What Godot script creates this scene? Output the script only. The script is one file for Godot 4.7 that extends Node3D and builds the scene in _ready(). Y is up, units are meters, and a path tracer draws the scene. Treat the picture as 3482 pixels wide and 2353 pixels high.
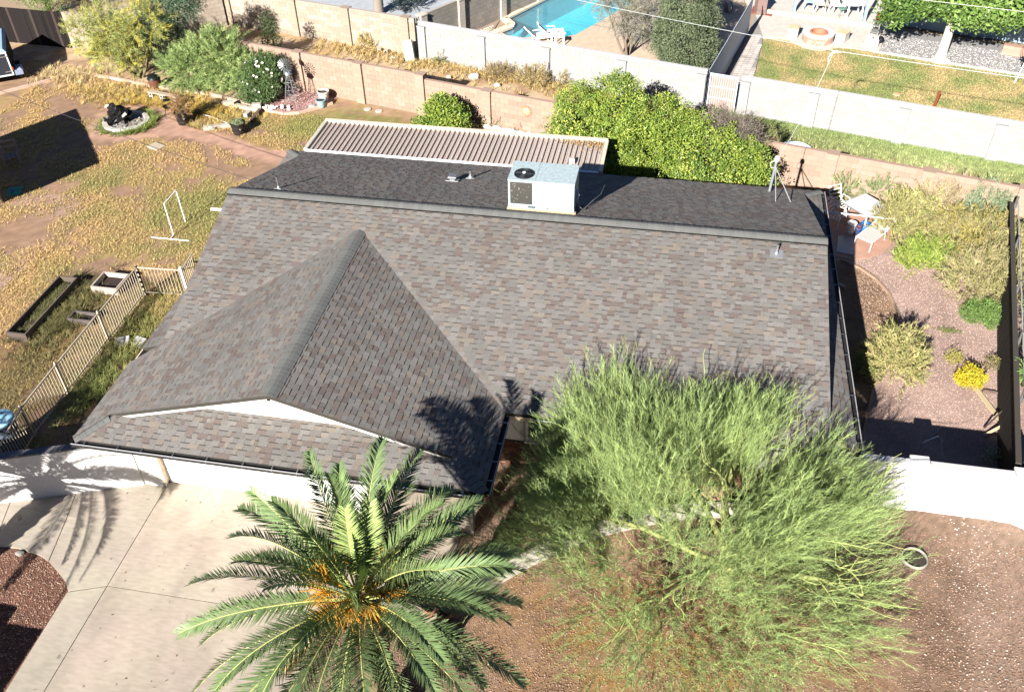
extends Node3D
# A single-storey house seen from above, with its yards, block walls and neighbours. x runs along the ridge, z towards the street, metres.

const EXPOSURE := 3.05
const SUN_DIR := Vector3(0.265, -0.46, -0.847)
const EYE := Vector3(8.272, 17.964, 21.258)

# ---------------------------------------------------------------- mesh collector
class MB:
	var v := PackedVector3Array()
	var n := PackedVector3Array()
	var c := PackedColorArray()
	func tri(a: Vector3, b: Vector3, d: Vector3, col: Color) -> void:  # counter-clockwise seen from outside
		var m := (b - a).cross(d - a).normalized()
		v.append(a); v.append(d); v.append(b)
		n.append(m); n.append(m); n.append(m)
		c.append(col); c.append(col); c.append(col)
	func quad(a: Vector3, b: Vector3, d: Vector3, e: Vector3, col: Color) -> void:
		tri(a, b, d, col)
		tri(a, d, e, col)
	func tri_n(a: Vector3, b: Vector3, d: Vector3, na: Vector3, nb: Vector3, nd: Vector3, col: Color) -> void:
		v.append(a); v.append(d); v.append(b)
		n.append(na); n.append(nd); n.append(nb)
		c.append(col); c.append(col); c.append(col)
	func hexa(p: Array, col: Color) -> void:  # p: 0-3 bottom ring, 4-7 top ring, both counter-clockwise seen from above
		quad(p[4], p[5], p[6], p[7], col)
		quad(p[3], p[2], p[1], p[0], col)
		for i in 4:
			var j := (i + 1) % 4
			quad(p[i], p[j], p[j + 4], p[i + 4], col)
	func box(t: Transform3D, s: Vector3, col: Color) -> void:
		var h := s * 0.5
		var p := []
		for y in [-h.y, h.y]:
			for q in [Vector2(-h.x, h.z), Vector2(h.x, h.z), Vector2(h.x, -h.z), Vector2(-h.x, -h.z)]:
				p.append(t * Vector3(q.x, y, q.y))
		hexa(p, col)
	func box_at(at: Vector3, s: Vector3, col: Color, turn := 0.0) -> void:
		box(Transform3D(Basis(Vector3.UP, turn), at), s, col)
	func bevel(t: Transform3D, s: Vector3, b: float, col: Color) -> void:  # a box whose top edges are chamfered
		var h := s * 0.5
		var rings := []
		for q in [[-h.y, 0.0], [h.y - b, 0.0], [h.y, b]]:
			var r := []
			for k in [Vector2(-1, 1), Vector2(1, 1), Vector2(1, -1), Vector2(-1, -1)]:
				r.append(t * Vector3(k.x * (h.x - q[1]), q[0], k.y * (h.z - q[1])))
			rings.append(r)
		for k in 2:
			for i in 4:
				var j := (i + 1) % 4
				quad(rings[k][i], rings[k][j], rings[k + 1][j], rings[k + 1][i], col)
		quad(rings[2][0], rings[2][1], rings[2][2], rings[2][3], col)
		quad(rings[0][3], rings[0][2], rings[0][1], rings[0][0], col)
	func beam(a: Vector3, b: Vector3, w: float, h: float, col: Color, up := Vector3.UP) -> void:
		var z := (b - a)
		var l := z.length()
		z = z / l
		if absf(z.dot(up)) > 0.99:
			up = Vector3.RIGHT
		var x := up.cross(z).normalized()
		box(Transform3D(Basis(x, z.cross(x), z), (a + b) * 0.5), Vector3(w, h, l), col)
	func tube(pts: Array, radii: Array, sides: int, col: Color, cap := true) -> void:
		var rings := []
		var norms := []
		var side := Vector3.ZERO
		for i in pts.size():
			var d: Vector3 = (pts[mini(i + 1, pts.size() - 1)] - pts[maxi(i - 1, 0)]).normalized()
			if side == Vector3.ZERO:
				side = d.cross(Vector3.UP if absf(d.y) < 0.9 else Vector3.RIGHT).normalized()
			side = (side - d * side.dot(d)).normalized()
			var up := d.cross(side)
			var r := []
			var m := []
			for k in sides:
				var a := TAU * k / sides
				var o := side * cos(a) + up * sin(a)
				r.append(pts[i] + o * radii[i])
				m.append(o)
			rings.append(r)
			norms.append(m)
		for i in pts.size() - 1:
			for k in sides:
				var j := (k + 1) % sides
				tri_n(rings[i][k], rings[i + 1][j], rings[i + 1][k], norms[i][k], norms[i + 1][j], norms[i + 1][k], col)
				tri_n(rings[i][k], rings[i][j], rings[i + 1][j], norms[i][k], norms[i][j], norms[i + 1][j], col)
		if cap:
			for e in [0, pts.size() - 1]:
				for k in range(1, sides - 1):
					tri(rings[e][0], rings[e][k], rings[e][k + 1], col)
	func lathe(at: Vector3, prof: Array, sides: int, col: Color, squash := Vector2.ONE) -> void:  # prof: Vector2(radius, height)
		for i in prof.size() - 1:
			var p: Vector2 = prof[i]
			var q: Vector2 = prof[i + 1]
			var t := (q - p)
			var sl := Vector2(t.y, -t.x).normalized()
			for k in sides:
				var a := TAU * k / sides
				var b := TAU * (k + 1) / sides
				var ca := Vector3(cos(a) * squash.x, 0, -sin(a) * squash.y)
				var cb := Vector3(cos(b) * squash.x, 0, -sin(b) * squash.y)
				var na := (ca * sl.x + Vector3(0, sl.y, 0)).normalized()
				var nb := (cb * sl.x + Vector3(0, sl.y, 0)).normalized()
				var p0 := at + ca * p.x + Vector3(0, p.y, 0)
				var p1 := at + cb * p.x + Vector3(0, p.y, 0)
				var p2 := at + cb * q.x + Vector3(0, q.y, 0)
				var p3 := at + ca * q.x + Vector3(0, q.y, 0)
				if p.x > 1e-5:
					tri_n(p0, p1, p2, na, nb, nb, col)
				if q.x > 1e-5:
					tri_n(p0, p2, p3, na, nb, na, col)
	func prism(poly: PackedVector2Array, y0: float, y1: float, col: Color) -> void:  # poly in x,z
		var idx := Geometry2D.triangulate_polygon(poly)
		for k in range(0, idx.size(), 3):
			var a := poly[idx[k]]
			var b := poly[idx[k + 1]]
			var d := poly[idx[k + 2]]
			if (b - a).cross(d - a) > 0:
				var s := b
				b = d
				d = s
			tri(Vector3(a.x, y1, a.y), Vector3(b.x, y1, b.y), Vector3(d.x, y1, d.y), col)
		var cw := Geometry2D.is_polygon_clockwise(poly)
		for i in poly.size():
			var a := poly[i]
			var b := poly[(i + 1) % poly.size()]
			if cw:
				quad(Vector3(b.x, y0, b.y), Vector3(a.x, y0, a.y), Vector3(a.x, y1, a.y), Vector3(b.x, y1, b.y), col)
			else:
				quad(Vector3(a.x, y0, a.y), Vector3(b.x, y0, b.y), Vector3(b.x, y1, b.y), Vector3(a.x, y1, a.y), col)
	func blob(at: Vector3, s: Vector3, seed_: int, rough: float, col: Color, rings := 7, sides := 10) -> void:
		var nz := FastNoiseLite.new()
		nz.seed = seed_
		nz.frequency = 0.9
		var grid := []
		for i in rings + 1:
			var row := []
			var la := -PI / 2 + PI * i / rings
			for k in sides:
				var lo := TAU * k / sides
				var d := Vector3(cos(la) * cos(lo), sin(la), -cos(la) * sin(lo))
				row.append(at + d * s * (1.0 + rough * nz.get_noise_3dv(d * 1.3)))
			grid.append(row)
		for i in rings:
			for k in sides:
				var j := (k + 1) % sides
				if i > 0:
					tri(grid[i][k], grid[i][j], grid[i + 1][j], col)
				if i < rings - 1:
					tri(grid[i][k], grid[i + 1][j], grid[i + 1][k], col)
	func size() -> int:
		return v.size()
	func mesh(m: Material) -> ArrayMesh:
		var a := []
		a.resize(Mesh.ARRAY_MAX)
		a[Mesh.ARRAY_VERTEX] = v
		a[Mesh.ARRAY_NORMAL] = n
		a[Mesh.ARRAY_COLOR] = c
		var o := ArrayMesh.new()
		o.add_surface_from_arrays(Mesh.PRIMITIVE_TRIANGLES, a)
		o.surface_set_material(0, m)
		return o

# ---------------------------------------------------------------- naming
var taken := {}
var rng := RandomNumberGenerator.new()
var M := {}

func numbered(called: String, key := "") -> String:
	var k := key + "/" + called
	if not taken.has(k):
		taken[k] = 0
		return called
	taken[k] += 1
	return "%s_%03d" % [called, taken[k]]

func tag(o: Node3D, label: String, category: String, group := "") -> Node3D:
	o.set_meta("label", label)
	o.set_meta("category", category)
	if group:
		o.set_meta("group", group)
	return o

func thing(called: String, label: String, category: String, at := Vector3.ZERO, turn := 0.0, group := "") -> Node3D:
	var o := Node3D.new()
	o.name = numbered(called)
	add_child(o, true)
	o.position = at
	o.rotation.y = turn
	return tag(o, label, category, group)

func part(called: String, mesh: Mesh, parent: Node, label := "") -> MeshInstance3D:
	var o := MeshInstance3D.new()
	o.name = numbered(called, str(parent.get_instance_id()))
	o.mesh = mesh
	parent.add_child(o, true)
	if label:
		o.set_meta("label", label)
	return o

func solo(called: String, mesh: Mesh, label: String, category: String, group := "") -> MeshInstance3D:
	var o := part(called, mesh, self)
	tag(o, label, category, group)
	return o

func struct(called: String, mesh: Mesh, parent: Node = null) -> MeshInstance3D:
	var o := part(called, mesh, self if parent == null else parent)
	if parent == null:
		o.set_meta("kind", "structure")
	return o

func dup(src: Node3D, label: String, at: Vector3, turn := 0.0) -> Node3D:
	var o: Node3D = src.duplicate()
	o.name = numbered(str(src.name).rstrip("0123456789").rstrip("_"))
	add_child(o, true)
	o.position = at
	o.rotation.y = turn
	o.set_meta("label", label)
	return o

func scatter(called: String, mesh: Mesh, parent: Node, xf: Array, cols: Array) -> MultiMeshInstance3D:
	var mm := MultiMesh.new()
	mm.transform_format = MultiMesh.TRANSFORM_3D
	mm.use_colors = true
	mm.mesh = mesh
	mm.instance_count = xf.size()
	var b := PackedFloat32Array()
	b.resize(xf.size() * 16)
	var i := 0
	for k in xf.size():
		var t: Transform3D = xf[k]
		var q: Color = cols[k]
		b[i] = t.basis.x.x; b[i + 1] = t.basis.y.x; b[i + 2] = t.basis.z.x; b[i + 3] = t.origin.x
		b[i + 4] = t.basis.x.y; b[i + 5] = t.basis.y.y; b[i + 6] = t.basis.z.y; b[i + 7] = t.origin.y
		b[i + 8] = t.basis.x.z; b[i + 9] = t.basis.y.z; b[i + 10] = t.basis.z.z; b[i + 11] = t.origin.z
		b[i + 12] = q.r; b[i + 13] = q.g; b[i + 14] = q.b; b[i + 15] = 1.0
		i += 16
	mm.buffer = b
	var o := MultiMeshInstance3D.new()
	o.name = numbered(called, str(parent.get_instance_id()))
	o.multimesh = mm
	parent.add_child(o, true)
	o.set_meta("kind", "stuff")
	return o

# ---------------------------------------------------------------- materials
func L(r: float, g: float, b: float) -> Color:  # linear base colour
	return Color(r, g, b)

func noise_tex(freq: float, octaves: int, lo: float, hi: float, size := 512, seed_ := 1, kind := FastNoiseLite.TYPE_SIMPLEX_SMOOTH) -> NoiseTexture2D:
	var f := FastNoiseLite.new()
	f.noise_type = kind
	f.frequency = freq
	f.fractal_octaves = octaves
	f.seed = seed_
	if kind == FastNoiseLite.TYPE_CELLULAR:
		f.cellular_return_type = FastNoiseLite.RETURN_CELL_VALUE
		f.fractal_type = FastNoiseLite.FRACTAL_NONE
	var t := NoiseTexture2D.new()
	t.width = size
	t.height = size
	t.seamless = true
	t.noise = f
	var g := Gradient.new()
	g.set_color(0, Color(lo, lo, lo))
	g.set_color(1, Color(hi, hi, hi))
	t.color_ramp = g
	return t

func mat(called: String, rough := 0.9, tex: Texture2D = null, tile := 1.0, metal := 0.0) -> StandardMaterial3D:
	var m := StandardMaterial3D.new()
	m.resource_name = called
	m.vertex_color_use_as_albedo = true
	m.roughness = rough
	m.metallic = metal
	m.metallic_specular = 0.35
	if tex:
		m.albedo_texture = tex
		m.uv1_triplanar = true
		m.uv1_world_triplanar = true
		m.uv1_scale = Vector3.ONE / tile
	M[called] = m
	return m

func make_materials() -> void:
	var grain := noise_tex(0.05, 4, 0.72, 1.0, 512, 3)
	var speck := noise_tex(0.12, 1, 0.62, 1.0, 512, 5, FastNoiseLite.TYPE_CELLULAR)
	var cloud := noise_tex(0.012, 5, 0.9, 1.0, 512, 7)
	var streak := noise_tex(0.02, 5, 0.84, 1.0, 512, 9)
	mat("plain", 0.85)
	mat("stucco", 0.95, grain, 0.8)
	mat("shingle", 0.95, speck, 0.25)
	mat("block", 0.95, grain, 0.5)
	mat("concrete", 0.9, cloud, 3.0)
	mat("drive", 0.9, drive_tex(), 9.0)
	mat("dirt", 1.0, grain, 0.7)
	mat("gravel", 1.0, speck, 0.45)
	mat("paint", 0.5, streak, 1.2)
	mat("metal", 0.35, streak, 0.6, 0.85)
	mat("galv", 0.45, grain, 0.5, 0.6)
	mat("plastic", 0.4)
	mat("dark", 0.6, grain, 0.4)
	mat("wood", 0.9, grain, 0.3)
	mat("bark", 0.95, grain, 0.2)
	mat("leaf", 0.55)
	M.leaf.backlight_enabled = true
	M.leaf.backlight = Color(0.35, 0.4, 0.2)
	mat("palm_leaf", 0.4)
	M.palm_leaf.backlight_enabled = true
	M.palm_leaf.backlight = Color(0.10, 0.13, 0.04)
	mat("shoot", 0.6)
	M.shoot.backlight_enabled = true
	M.shoot.backlight = Color(0.16, 0.2, 0.07)
	mat("gloss_leaf", 0.35)
	M.gloss_leaf.backlight_enabled = true
	M.gloss_leaf.backlight = Color(0.3, 0.4, 0.12)
	mat("grass", 0.8)
	M.grass.backlight_enabled = true
	M.grass.backlight = Color(0.3, 0.3, 0.2)
	mat("pool_plaster", 0.8, cloud, 4.0)
	var w := StandardMaterial3D.new()
	w.resource_name = "water"
	w.albedo_color = Color(0.75, 0.95, 1.0, 0.12)
	w.transparency = BaseMaterial3D.TRANSPARENCY_ALPHA
	w.roughness = 0.03
	w.normal_enabled = true
	var nt := noise_tex(0.02, 3, 0.0, 1.0, 512, 31)
	nt.color_ramp = null
	nt.as_normal_map = true
	nt.bump_strength = 3.0
	w.normal_texture = nt
	w.normal_scale = 0.25
	w.uv1_triplanar = true
	w.uv1_world_triplanar = true
	w.uv1_scale = Vector3.ONE / 3.0
	M.water = w
	var g := StandardMaterial3D.new()
	g.resource_name = "window_glass"
	g.albedo_color = Color(0.55, 0.72, 0.70, 0.35)
	g.transparency = BaseMaterial3D.TRANSPARENCY_ALPHA
	g.roughness = 0.04
	M.glass = g

func drive_tex() -> ImageTexture:  # concrete: broom marks, faint tyre tracks, drips and stains, 9 m square
	var r := RandomNumberGenerator.new()
	r.seed = 41
	var s := 640
	var im := Image.create(s, s, false, Image.FORMAT_RGB8)
	var a := FastNoiseLite.new()
	a.frequency = 0.008
	a.fractal_octaves = 5
	a.seed = 4
	var b := FastNoiseLite.new()
	b.frequency = 0.09
	b.fractal_octaves = 2
	b.seed = 6
	var drips := []
	for i in 46:
		drips.append([Vector2(r.randf() * s, r.randf() * s), r.randf_range(0.7, 4.2), r.randf_range(0.12, 0.45)])
	for y in s:
		for x in s:
			var v := 0.93 + 0.10 * a.get_noise_2d(x, y * 0.55) + 0.05 * b.get_noise_2d(x * 0.4, y * 1.5)
			for t in [0.22, 0.40, 0.62, 0.79]:
				var d := absf(x / float(s) - t - 0.01 * a.get_noise_2d(y * 0.7, t * 900.0))
				if d < 0.02:
					v -= 0.05 * (1.0 - d / 0.02) * (0.6 + a.get_noise_2d(x * 1.3, y * 0.8))
			im.set_pixel(x, y, Color(v, v * (0.995 + 0.02 * a.get_noise_2d(x + 999, y)), v * 0.985))
	for q in drips:
		var c: Vector2 = q[0]
		var rr: float = q[1]
		for yy in range(int(c.y - rr * 2), int(c.y + rr * 2) + 1):
			for xx in range(int(c.x - rr * 2), int(c.x + rr * 2) + 1):
				if xx < 0 or yy < 0 or xx >= s or yy >= s:
					continue
				var k := 1.0 - Vector2(xx - c.x, (yy - c.y) * 0.7).length() / rr + 0.5 * b.get_noise_2d(xx * 3.0, yy * 3.0)
				if k > 0.0:
					var o := im.get_pixel(xx, yy)
					var f := 1.0 - (q[2] as float) * minf(1.0, k * 1.6)
					im.set_pixel(xx, yy, Color(o.r * f, o.g * f, o.b * f))
	return ImageTexture.create_from_image(im)

func jit(col: Color, a: float) -> Color:
	var f := 1.0 + rng.randf_range(-a, a)
	return Color(col.r * f, col.g * f, col.b * f)

func _ready() -> void:
	rng.seed = 77
	var cam := Camera3D.new()
	cam.name = "camera"
	cam.fov = 41.654
	cam.near = 0.1
	cam.far = 600.0
	cam.position = EYE
	cam.rotation_degrees = Vector3(-40.62, 11.173, -1.255)
	add_child(cam)
	cam.current = true
	var env := Environment.new()
	env.background_mode = Environment.BG_SKY
	var sm := ProceduralSkyMaterial.new()
	sm.sky_top_color = Color(0.36, 0.48, 0.70)
	sm.sky_horizon_color = Color(0.62, 0.74, 0.86)
	sm.sky_curve = 0.12
	sm.ground_bottom_color = Color(0.30, 0.26, 0.22)
	sm.ground_horizon_color = Color(0.62, 0.70, 0.76)
	sm.sun_angle_max = 20.0
	sm.energy_multiplier = 0.18
	var sky := Sky.new()
	sky.sky_material = sm
	env.sky = sky
	env.ambient_light_source = Environment.AMBIENT_SOURCE_SKY
	env.tonemap_mode = Environment.TONE_MAPPER_LINEAR
	env.tonemap_exposure = EXPOSURE
	env.sdfgi_enabled = true
	env.ssao_enabled = true
	env.ssil_enabled = true
	var we := WorldEnvironment.new()
	we.name = "world_environment"
	we.environment = env
	add_child(we)
	var sun := DirectionalLight3D.new()
	sun.name = "sun"
	sun.light_energy = 1.6
	sun.light_color = Color(1.0, 0.975, 0.94)
	sun.light_angular_distance = 0.5
	sun.shadow_enabled = true
	sun.look_at_from_position(Vector3.ZERO, SUN_DIR, Vector3.UP)
	add_child(sun)
	make_materials()
	build_ground()
	build_house()
	build_roof_things()
	build_walls()
	build_front()
	build_left_yard()
	build_back_yard()
	build_right_yard()
	build_neighbours()
	build_wires()
	build_plants()

# ---------------------------------------------------------------- the house
const XL := -4.25
const XR := 12.67
const HR := 4.243
const HE := 2.434
const ZB := -5.67
const ZE := 5.952
const HW := 3.95
const WL := -4.89
const WR := 5.05
const ZF := 8.507
const ZG := 7.80
const SKX := 13.25
const EXPO := 0.143
const WIDTHS := [0.10, 0.14, 0.18, 0.23, 0.29]
const TONES := [Vector3(0.219, 0.210, 0.199), Vector3(0.245, 0.232, 0.221), Vector3(0.233, 0.203, 0.179), Vector3(0.183, 0.151, 0.138), Vector3(0.198, 0.187, 0.178), Vector3(0.260, 0.228, 0.197), Vector3(0.198, 0.169, 0.154)]
const TONE_PICK := [0, 0, 1, 1, 4, 4, 0, 2, 3, 4, 5, 6, 1, 2, 0, 3]

var house: Node3D
var shingle_jobs := []
var shingle_mesh := {}

func tone(i: int) -> Color:
	var t: Vector3 = TONES[i]
	return Color(t.x, t.y, t.z)

func weather(p: Vector3) -> float:  # slow fading and streaks down the slopes
	return 1.0 + 0.10 * n_mid.get_noise_2d(p.x * 0.9, p.z * 0.25) + 0.10 * n_big.get_noise_2d(p.x * 1.3, p.z * 1.3)

class Slope:
	var o: Vector3
	var u: Vector3
	var s: Vector3
	var nrm: Vector3
	var node: Node3D
	var mb: MB
	func at(a: float, b: float, h := 0.0) -> Vector3:
		return o + u * a + s * b + nrm * h

func make_slope(o: Vector3, u: Vector3, s: Vector3, poly: PackedVector2Array) -> void:  # poly in metres along the eave and up the slope
	var sl := Slope.new()
	sl.o = o
	sl.u = u
	sl.s = s.normalized()
	sl.nrm = u.cross(sl.s).normalized()
	if sl.nrm.y < 0:
		sl.nrm = -sl.nrm
	sl.mb = MB.new()
	var deck := MB.new()
	var idx := Geometry2D.triangulate_polygon(poly)
	var col := L(0.10, 0.09, 0.085)
	var flip := sl.u.cross(sl.s).y < 0
	for k in range(0, idx.size(), 3):
		var a := sl.at(poly[idx[k]].x, poly[idx[k]].y)
		var b := sl.at(poly[idx[k + 1]].x, poly[idx[k + 1]].y)
		var d := sl.at(poly[idx[k + 2]].x, poly[idx[k + 2]].y)
		if (b - a).cross(d - a).y < 0:
			var q := b
			b = d
			d = q
		deck.tri(a, b, d, col)
		var dn := Vector3(0, -0.1, 0)
		deck.tri(a + dn, d + dn, b + dn, L(0.55, 0.48, 0.38))
	for i in poly.size():
		var a := sl.at(poly[i].x, poly[i].y)
		var b := sl.at(poly[(i + 1) % poly.size()].x, poly[(i + 1) % poly.size()].y)
		var dn := Vector3(0, -0.1, 0)
		deck.quad(a + dn, b + dn, b, a, L(0.06, 0.055, 0.05))
	sl.node = part("roof_slope", deck.mesh(M.shingle), house)
	var lo := Vector2(1e9, 1e9)
	var hi := -lo
	for p in poly:
		lo = lo.min(p)
		hi = hi.max(p)
	var k := 0
	var b0 := 0.0
	while b0 < hi.y:
		var b1 := minf(b0 + EXPO, hi.y)
		var a := lo.x - rng.randf() * 0.3
		var tooth := k % 2 == 0
		while a < hi.x:
			var wi := rng.randi() % WIDTHS.size()
			if not tooth and wi == 4:
				wi = 2
			var w: float = WIDTHS[wi]
			var ti: int = TONE_PICK[rng.randi() % TONE_PICK.size()]
			if not tooth and ti in [1, 5] and rng.randf() < 0.6:
				ti = 4
			var rect := PackedVector2Array([Vector2(a, b0), Vector2(a + w, b0), Vector2(a + w, b1), Vector2(a, b1)])
			var inside := 0
			for q in rect:
				if Geometry2D.is_point_in_polygon(q, poly):
					inside += 1
			if inside == 4 and b1 - b0 > EXPO - 0.001:
				var mid := sl.at(a + w * 0.5, b0 + EXPO * 0.5)
				shingle_jobs.append([mid.distance_squared_to(EYE), sl, a, b0, wi, ti, tooth])
			else:
				for piece in Geometry2D.intersect_polygons(rect, poly):
					var ix := Geometry2D.triangulate_polygon(piece)
					for m in range(0, ix.size(), 3):
						var pts := []
						for e in 3:
							var q: Vector2 = piece[ix[m + e]]
							pts.append(sl.at(q.x, q.y, 0.004 + 0.006 * (1.0 - (q.y - b0) / EXPO)))
						if (pts[1] - pts[0]).cross(pts[2] - pts[0]).dot(sl.nrm) < 0:
							pts.reverse()
						sl.mb.tri(pts[0], pts[1], pts[2], tone(ti))
			a += w
			tooth = not tooth
		b0 += EXPO
		k += 1
	slopes.append(sl)

var slopes := []

func shingle_into(mb: MB, t: Transform3D, w: float, ti: int, tooth: bool, fade := 1.0) -> void:  # local x along the eave, y up the slope, z out of the roof
	var h1 := 0.017 if tooth else 0.008
	var h0 := 0.004
	var col := tone(ti) * fade
	var e := EXPO
	var x := w * 0.5
	var y0 := -e * 0.5
	var y1 := e * 0.5
	var a := t * Vector3(-x, y0, h1)
	var b := t * Vector3(x, y0, h1)
	var top_h := h0 + 0.002
	if tooth:
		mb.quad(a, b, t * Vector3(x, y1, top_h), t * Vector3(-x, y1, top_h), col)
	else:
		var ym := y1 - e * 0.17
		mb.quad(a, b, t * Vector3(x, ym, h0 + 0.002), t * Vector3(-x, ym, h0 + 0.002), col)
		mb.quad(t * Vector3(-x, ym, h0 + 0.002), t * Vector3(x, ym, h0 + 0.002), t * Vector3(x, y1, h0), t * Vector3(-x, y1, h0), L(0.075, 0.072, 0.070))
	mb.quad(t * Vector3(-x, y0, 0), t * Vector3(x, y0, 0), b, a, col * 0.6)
	if tooth:
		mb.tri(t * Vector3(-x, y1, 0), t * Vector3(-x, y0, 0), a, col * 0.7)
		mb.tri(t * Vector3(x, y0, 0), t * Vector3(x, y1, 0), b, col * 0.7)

func finish_shingles() -> void:
	shingle_jobs.sort_custom(func(p, q): return p[0] < q[0])
	for i in shingle_jobs.size():
		var j: Array = shingle_jobs[i]
		var sl: Slope = j[1]
		var w: float = WIDTHS[j[4]]
		var z := sl.nrm
		var x := sl.s.cross(z).normalized()
		var t := Transform3D(Basis(x, sl.s, z), sl.at(j[2] + w * 0.5, j[3] + EXPO * 0.5))
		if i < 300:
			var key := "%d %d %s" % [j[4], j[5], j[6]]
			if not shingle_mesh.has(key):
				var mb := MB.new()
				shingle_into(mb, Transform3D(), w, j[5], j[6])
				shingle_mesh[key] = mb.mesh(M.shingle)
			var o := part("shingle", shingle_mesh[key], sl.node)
			o.transform = t
		else:
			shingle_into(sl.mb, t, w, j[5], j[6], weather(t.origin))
	for sl in slopes:
		if sl.mb.size():
			part("shingles", sl.mb.mesh(M.shingle), sl.node).set_meta("kind", "stuff")

func ridge_caps(a: Vector3, b: Vector3, left: Vector3, right: Vector3, w: float, lift: float, called: String) -> void:  # left and right: the downhill directions either side
	var holder := MB.new()
	var d := (b - a)
	var l := d.length()
	d /= l
	# the vent strip or cap board under the cap shingles
	for q in [left, right]:
		var p0: Vector3 = a + q * w + Vector3(0, lift, 0)
		var p1: Vector3 = b + q * w + Vector3(0, lift, 0)
		holder.quad(p0 - Vector3(0, lift + 0.02, 0), p1 - Vector3(0, lift + 0.02, 0), p1, p0, L(0.015, 0.014, 0.013))
	var h := part(called, holder.mesh(M.shingle), house)
	var kinds := []
	for k in 5:
		var mb := MB.new()
		var col: Color = L(0.185, 0.190, 0.184) * [1.0, 1.08, 0.94, 1.03, 0.98][k]
		var e := 0.147
		var s := [Vector3(0, 0, 0.006), Vector3(0, 0, 0.006)]
		for i in 2:
			var q: Vector3 = [left, right][i]
			# local frame: built in world axes around the origin
			var p0 := Vector3(0, 0.012, 0)
			var p1 := d * e + Vector3(0, 0.003, 0)
			var m0 := q * w * 0.45 + Vector3(0, 0.020, 0)
			var m1 := m0 + d * e - Vector3(0, 0.008, 0)
			var e0 := q * w + Vector3(0, 0.010, 0)
			var e1 := e0 + d * e - Vector3(0, 0.008, 0)
			mb.quad(p0, m0, m1, p1, col)
			mb.quad(m0, e0, e1, m1, col)
			mb.quad(p0 - Vector3(0, 0.012, 0), m0 - Vector3(0, 0.012, 0), m0, p0, col * 0.6)
			mb.quad(m0 - Vector3(0, 0.012, 0), e0 - Vector3(0, 0.012, 0), e0, m0, col * 0.6)
			mb.quad(e0 - Vector3(0, 0.03, 0), e1 - Vector3(0, 0.03, 0), e1, e0, col * 0.6)
		kinds.append(mb.mesh(M.shingle))
	var n := int(l / 0.143)
	for i in n:
		var o := part("cap_shingle", kinds[rng.randi() % 5], h)
		o.position = a + d * (i * l / n) + Vector3(0, lift, 0)

func gutter(a: Vector3, b: Vector3, out: Vector3, hang: float) -> void:  # an open trough outside the eave line a-b
	var mb := MB.new()
	var dark := L(0.025, 0.024, 0.026)
	var w := 0.115
	var dn := Vector3(0, -0.10, 0)
	var o0 := out * 0.02
	var o1 := out * (0.02 + w)
	var up := Vector3.UP
	mb.beam(a + o0 + dn * 0.5, b + o0 + dn * 0.5, 0.006, 0.10, dark)
	mb.beam(a + (o0 + o1) * 0.5 + dn, b + (o0 + o1) * 0.5 + dn, w, 0.006, dark)
	mb.beam(a + o1 + dn * 0.5, b + o1 + dn * 0.5, 0.006, 0.10, dark)
	mb.beam(a + o1 + Vector3(0, 0.004, 0), b + o1 + Vector3(0, 0.004, 0), 0.022, 0.014, L(0.30, 0.30, 0.32))
	for e in [a, b]:
		mb.beam(e + o0 + dn * 0.5, e + o1 + dn * 0.5, 0.006, 0.10, dark)
	var g := part("gutter", mb.mesh(M.plastic), house)
	var hm := MB.new()
	hm.beam(o0 - out * 0.03 + Vector3(0, 0.016, 0), o1 + Vector3(0, 0.022, 0), 0.022, 0.006, L(0.42, 0.42, 0.44))
	hm.beam(o1 + Vector3(0, 0.02, 0), o1 + Vector3(0, -0.03, 0) + out * 0.012, 0.022, 0.006, L(0.42, 0.42, 0.44))
	var hs := hm.mesh(M.metal)
	var l := (b - a).length()
	var n := int(l / hang)
	for i in n:
		part("gutter_hanger", hs, g).position = a.lerp(b, (i + 0.5 + rng.randf_range(-0.2, 0.2)) / n)

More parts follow.
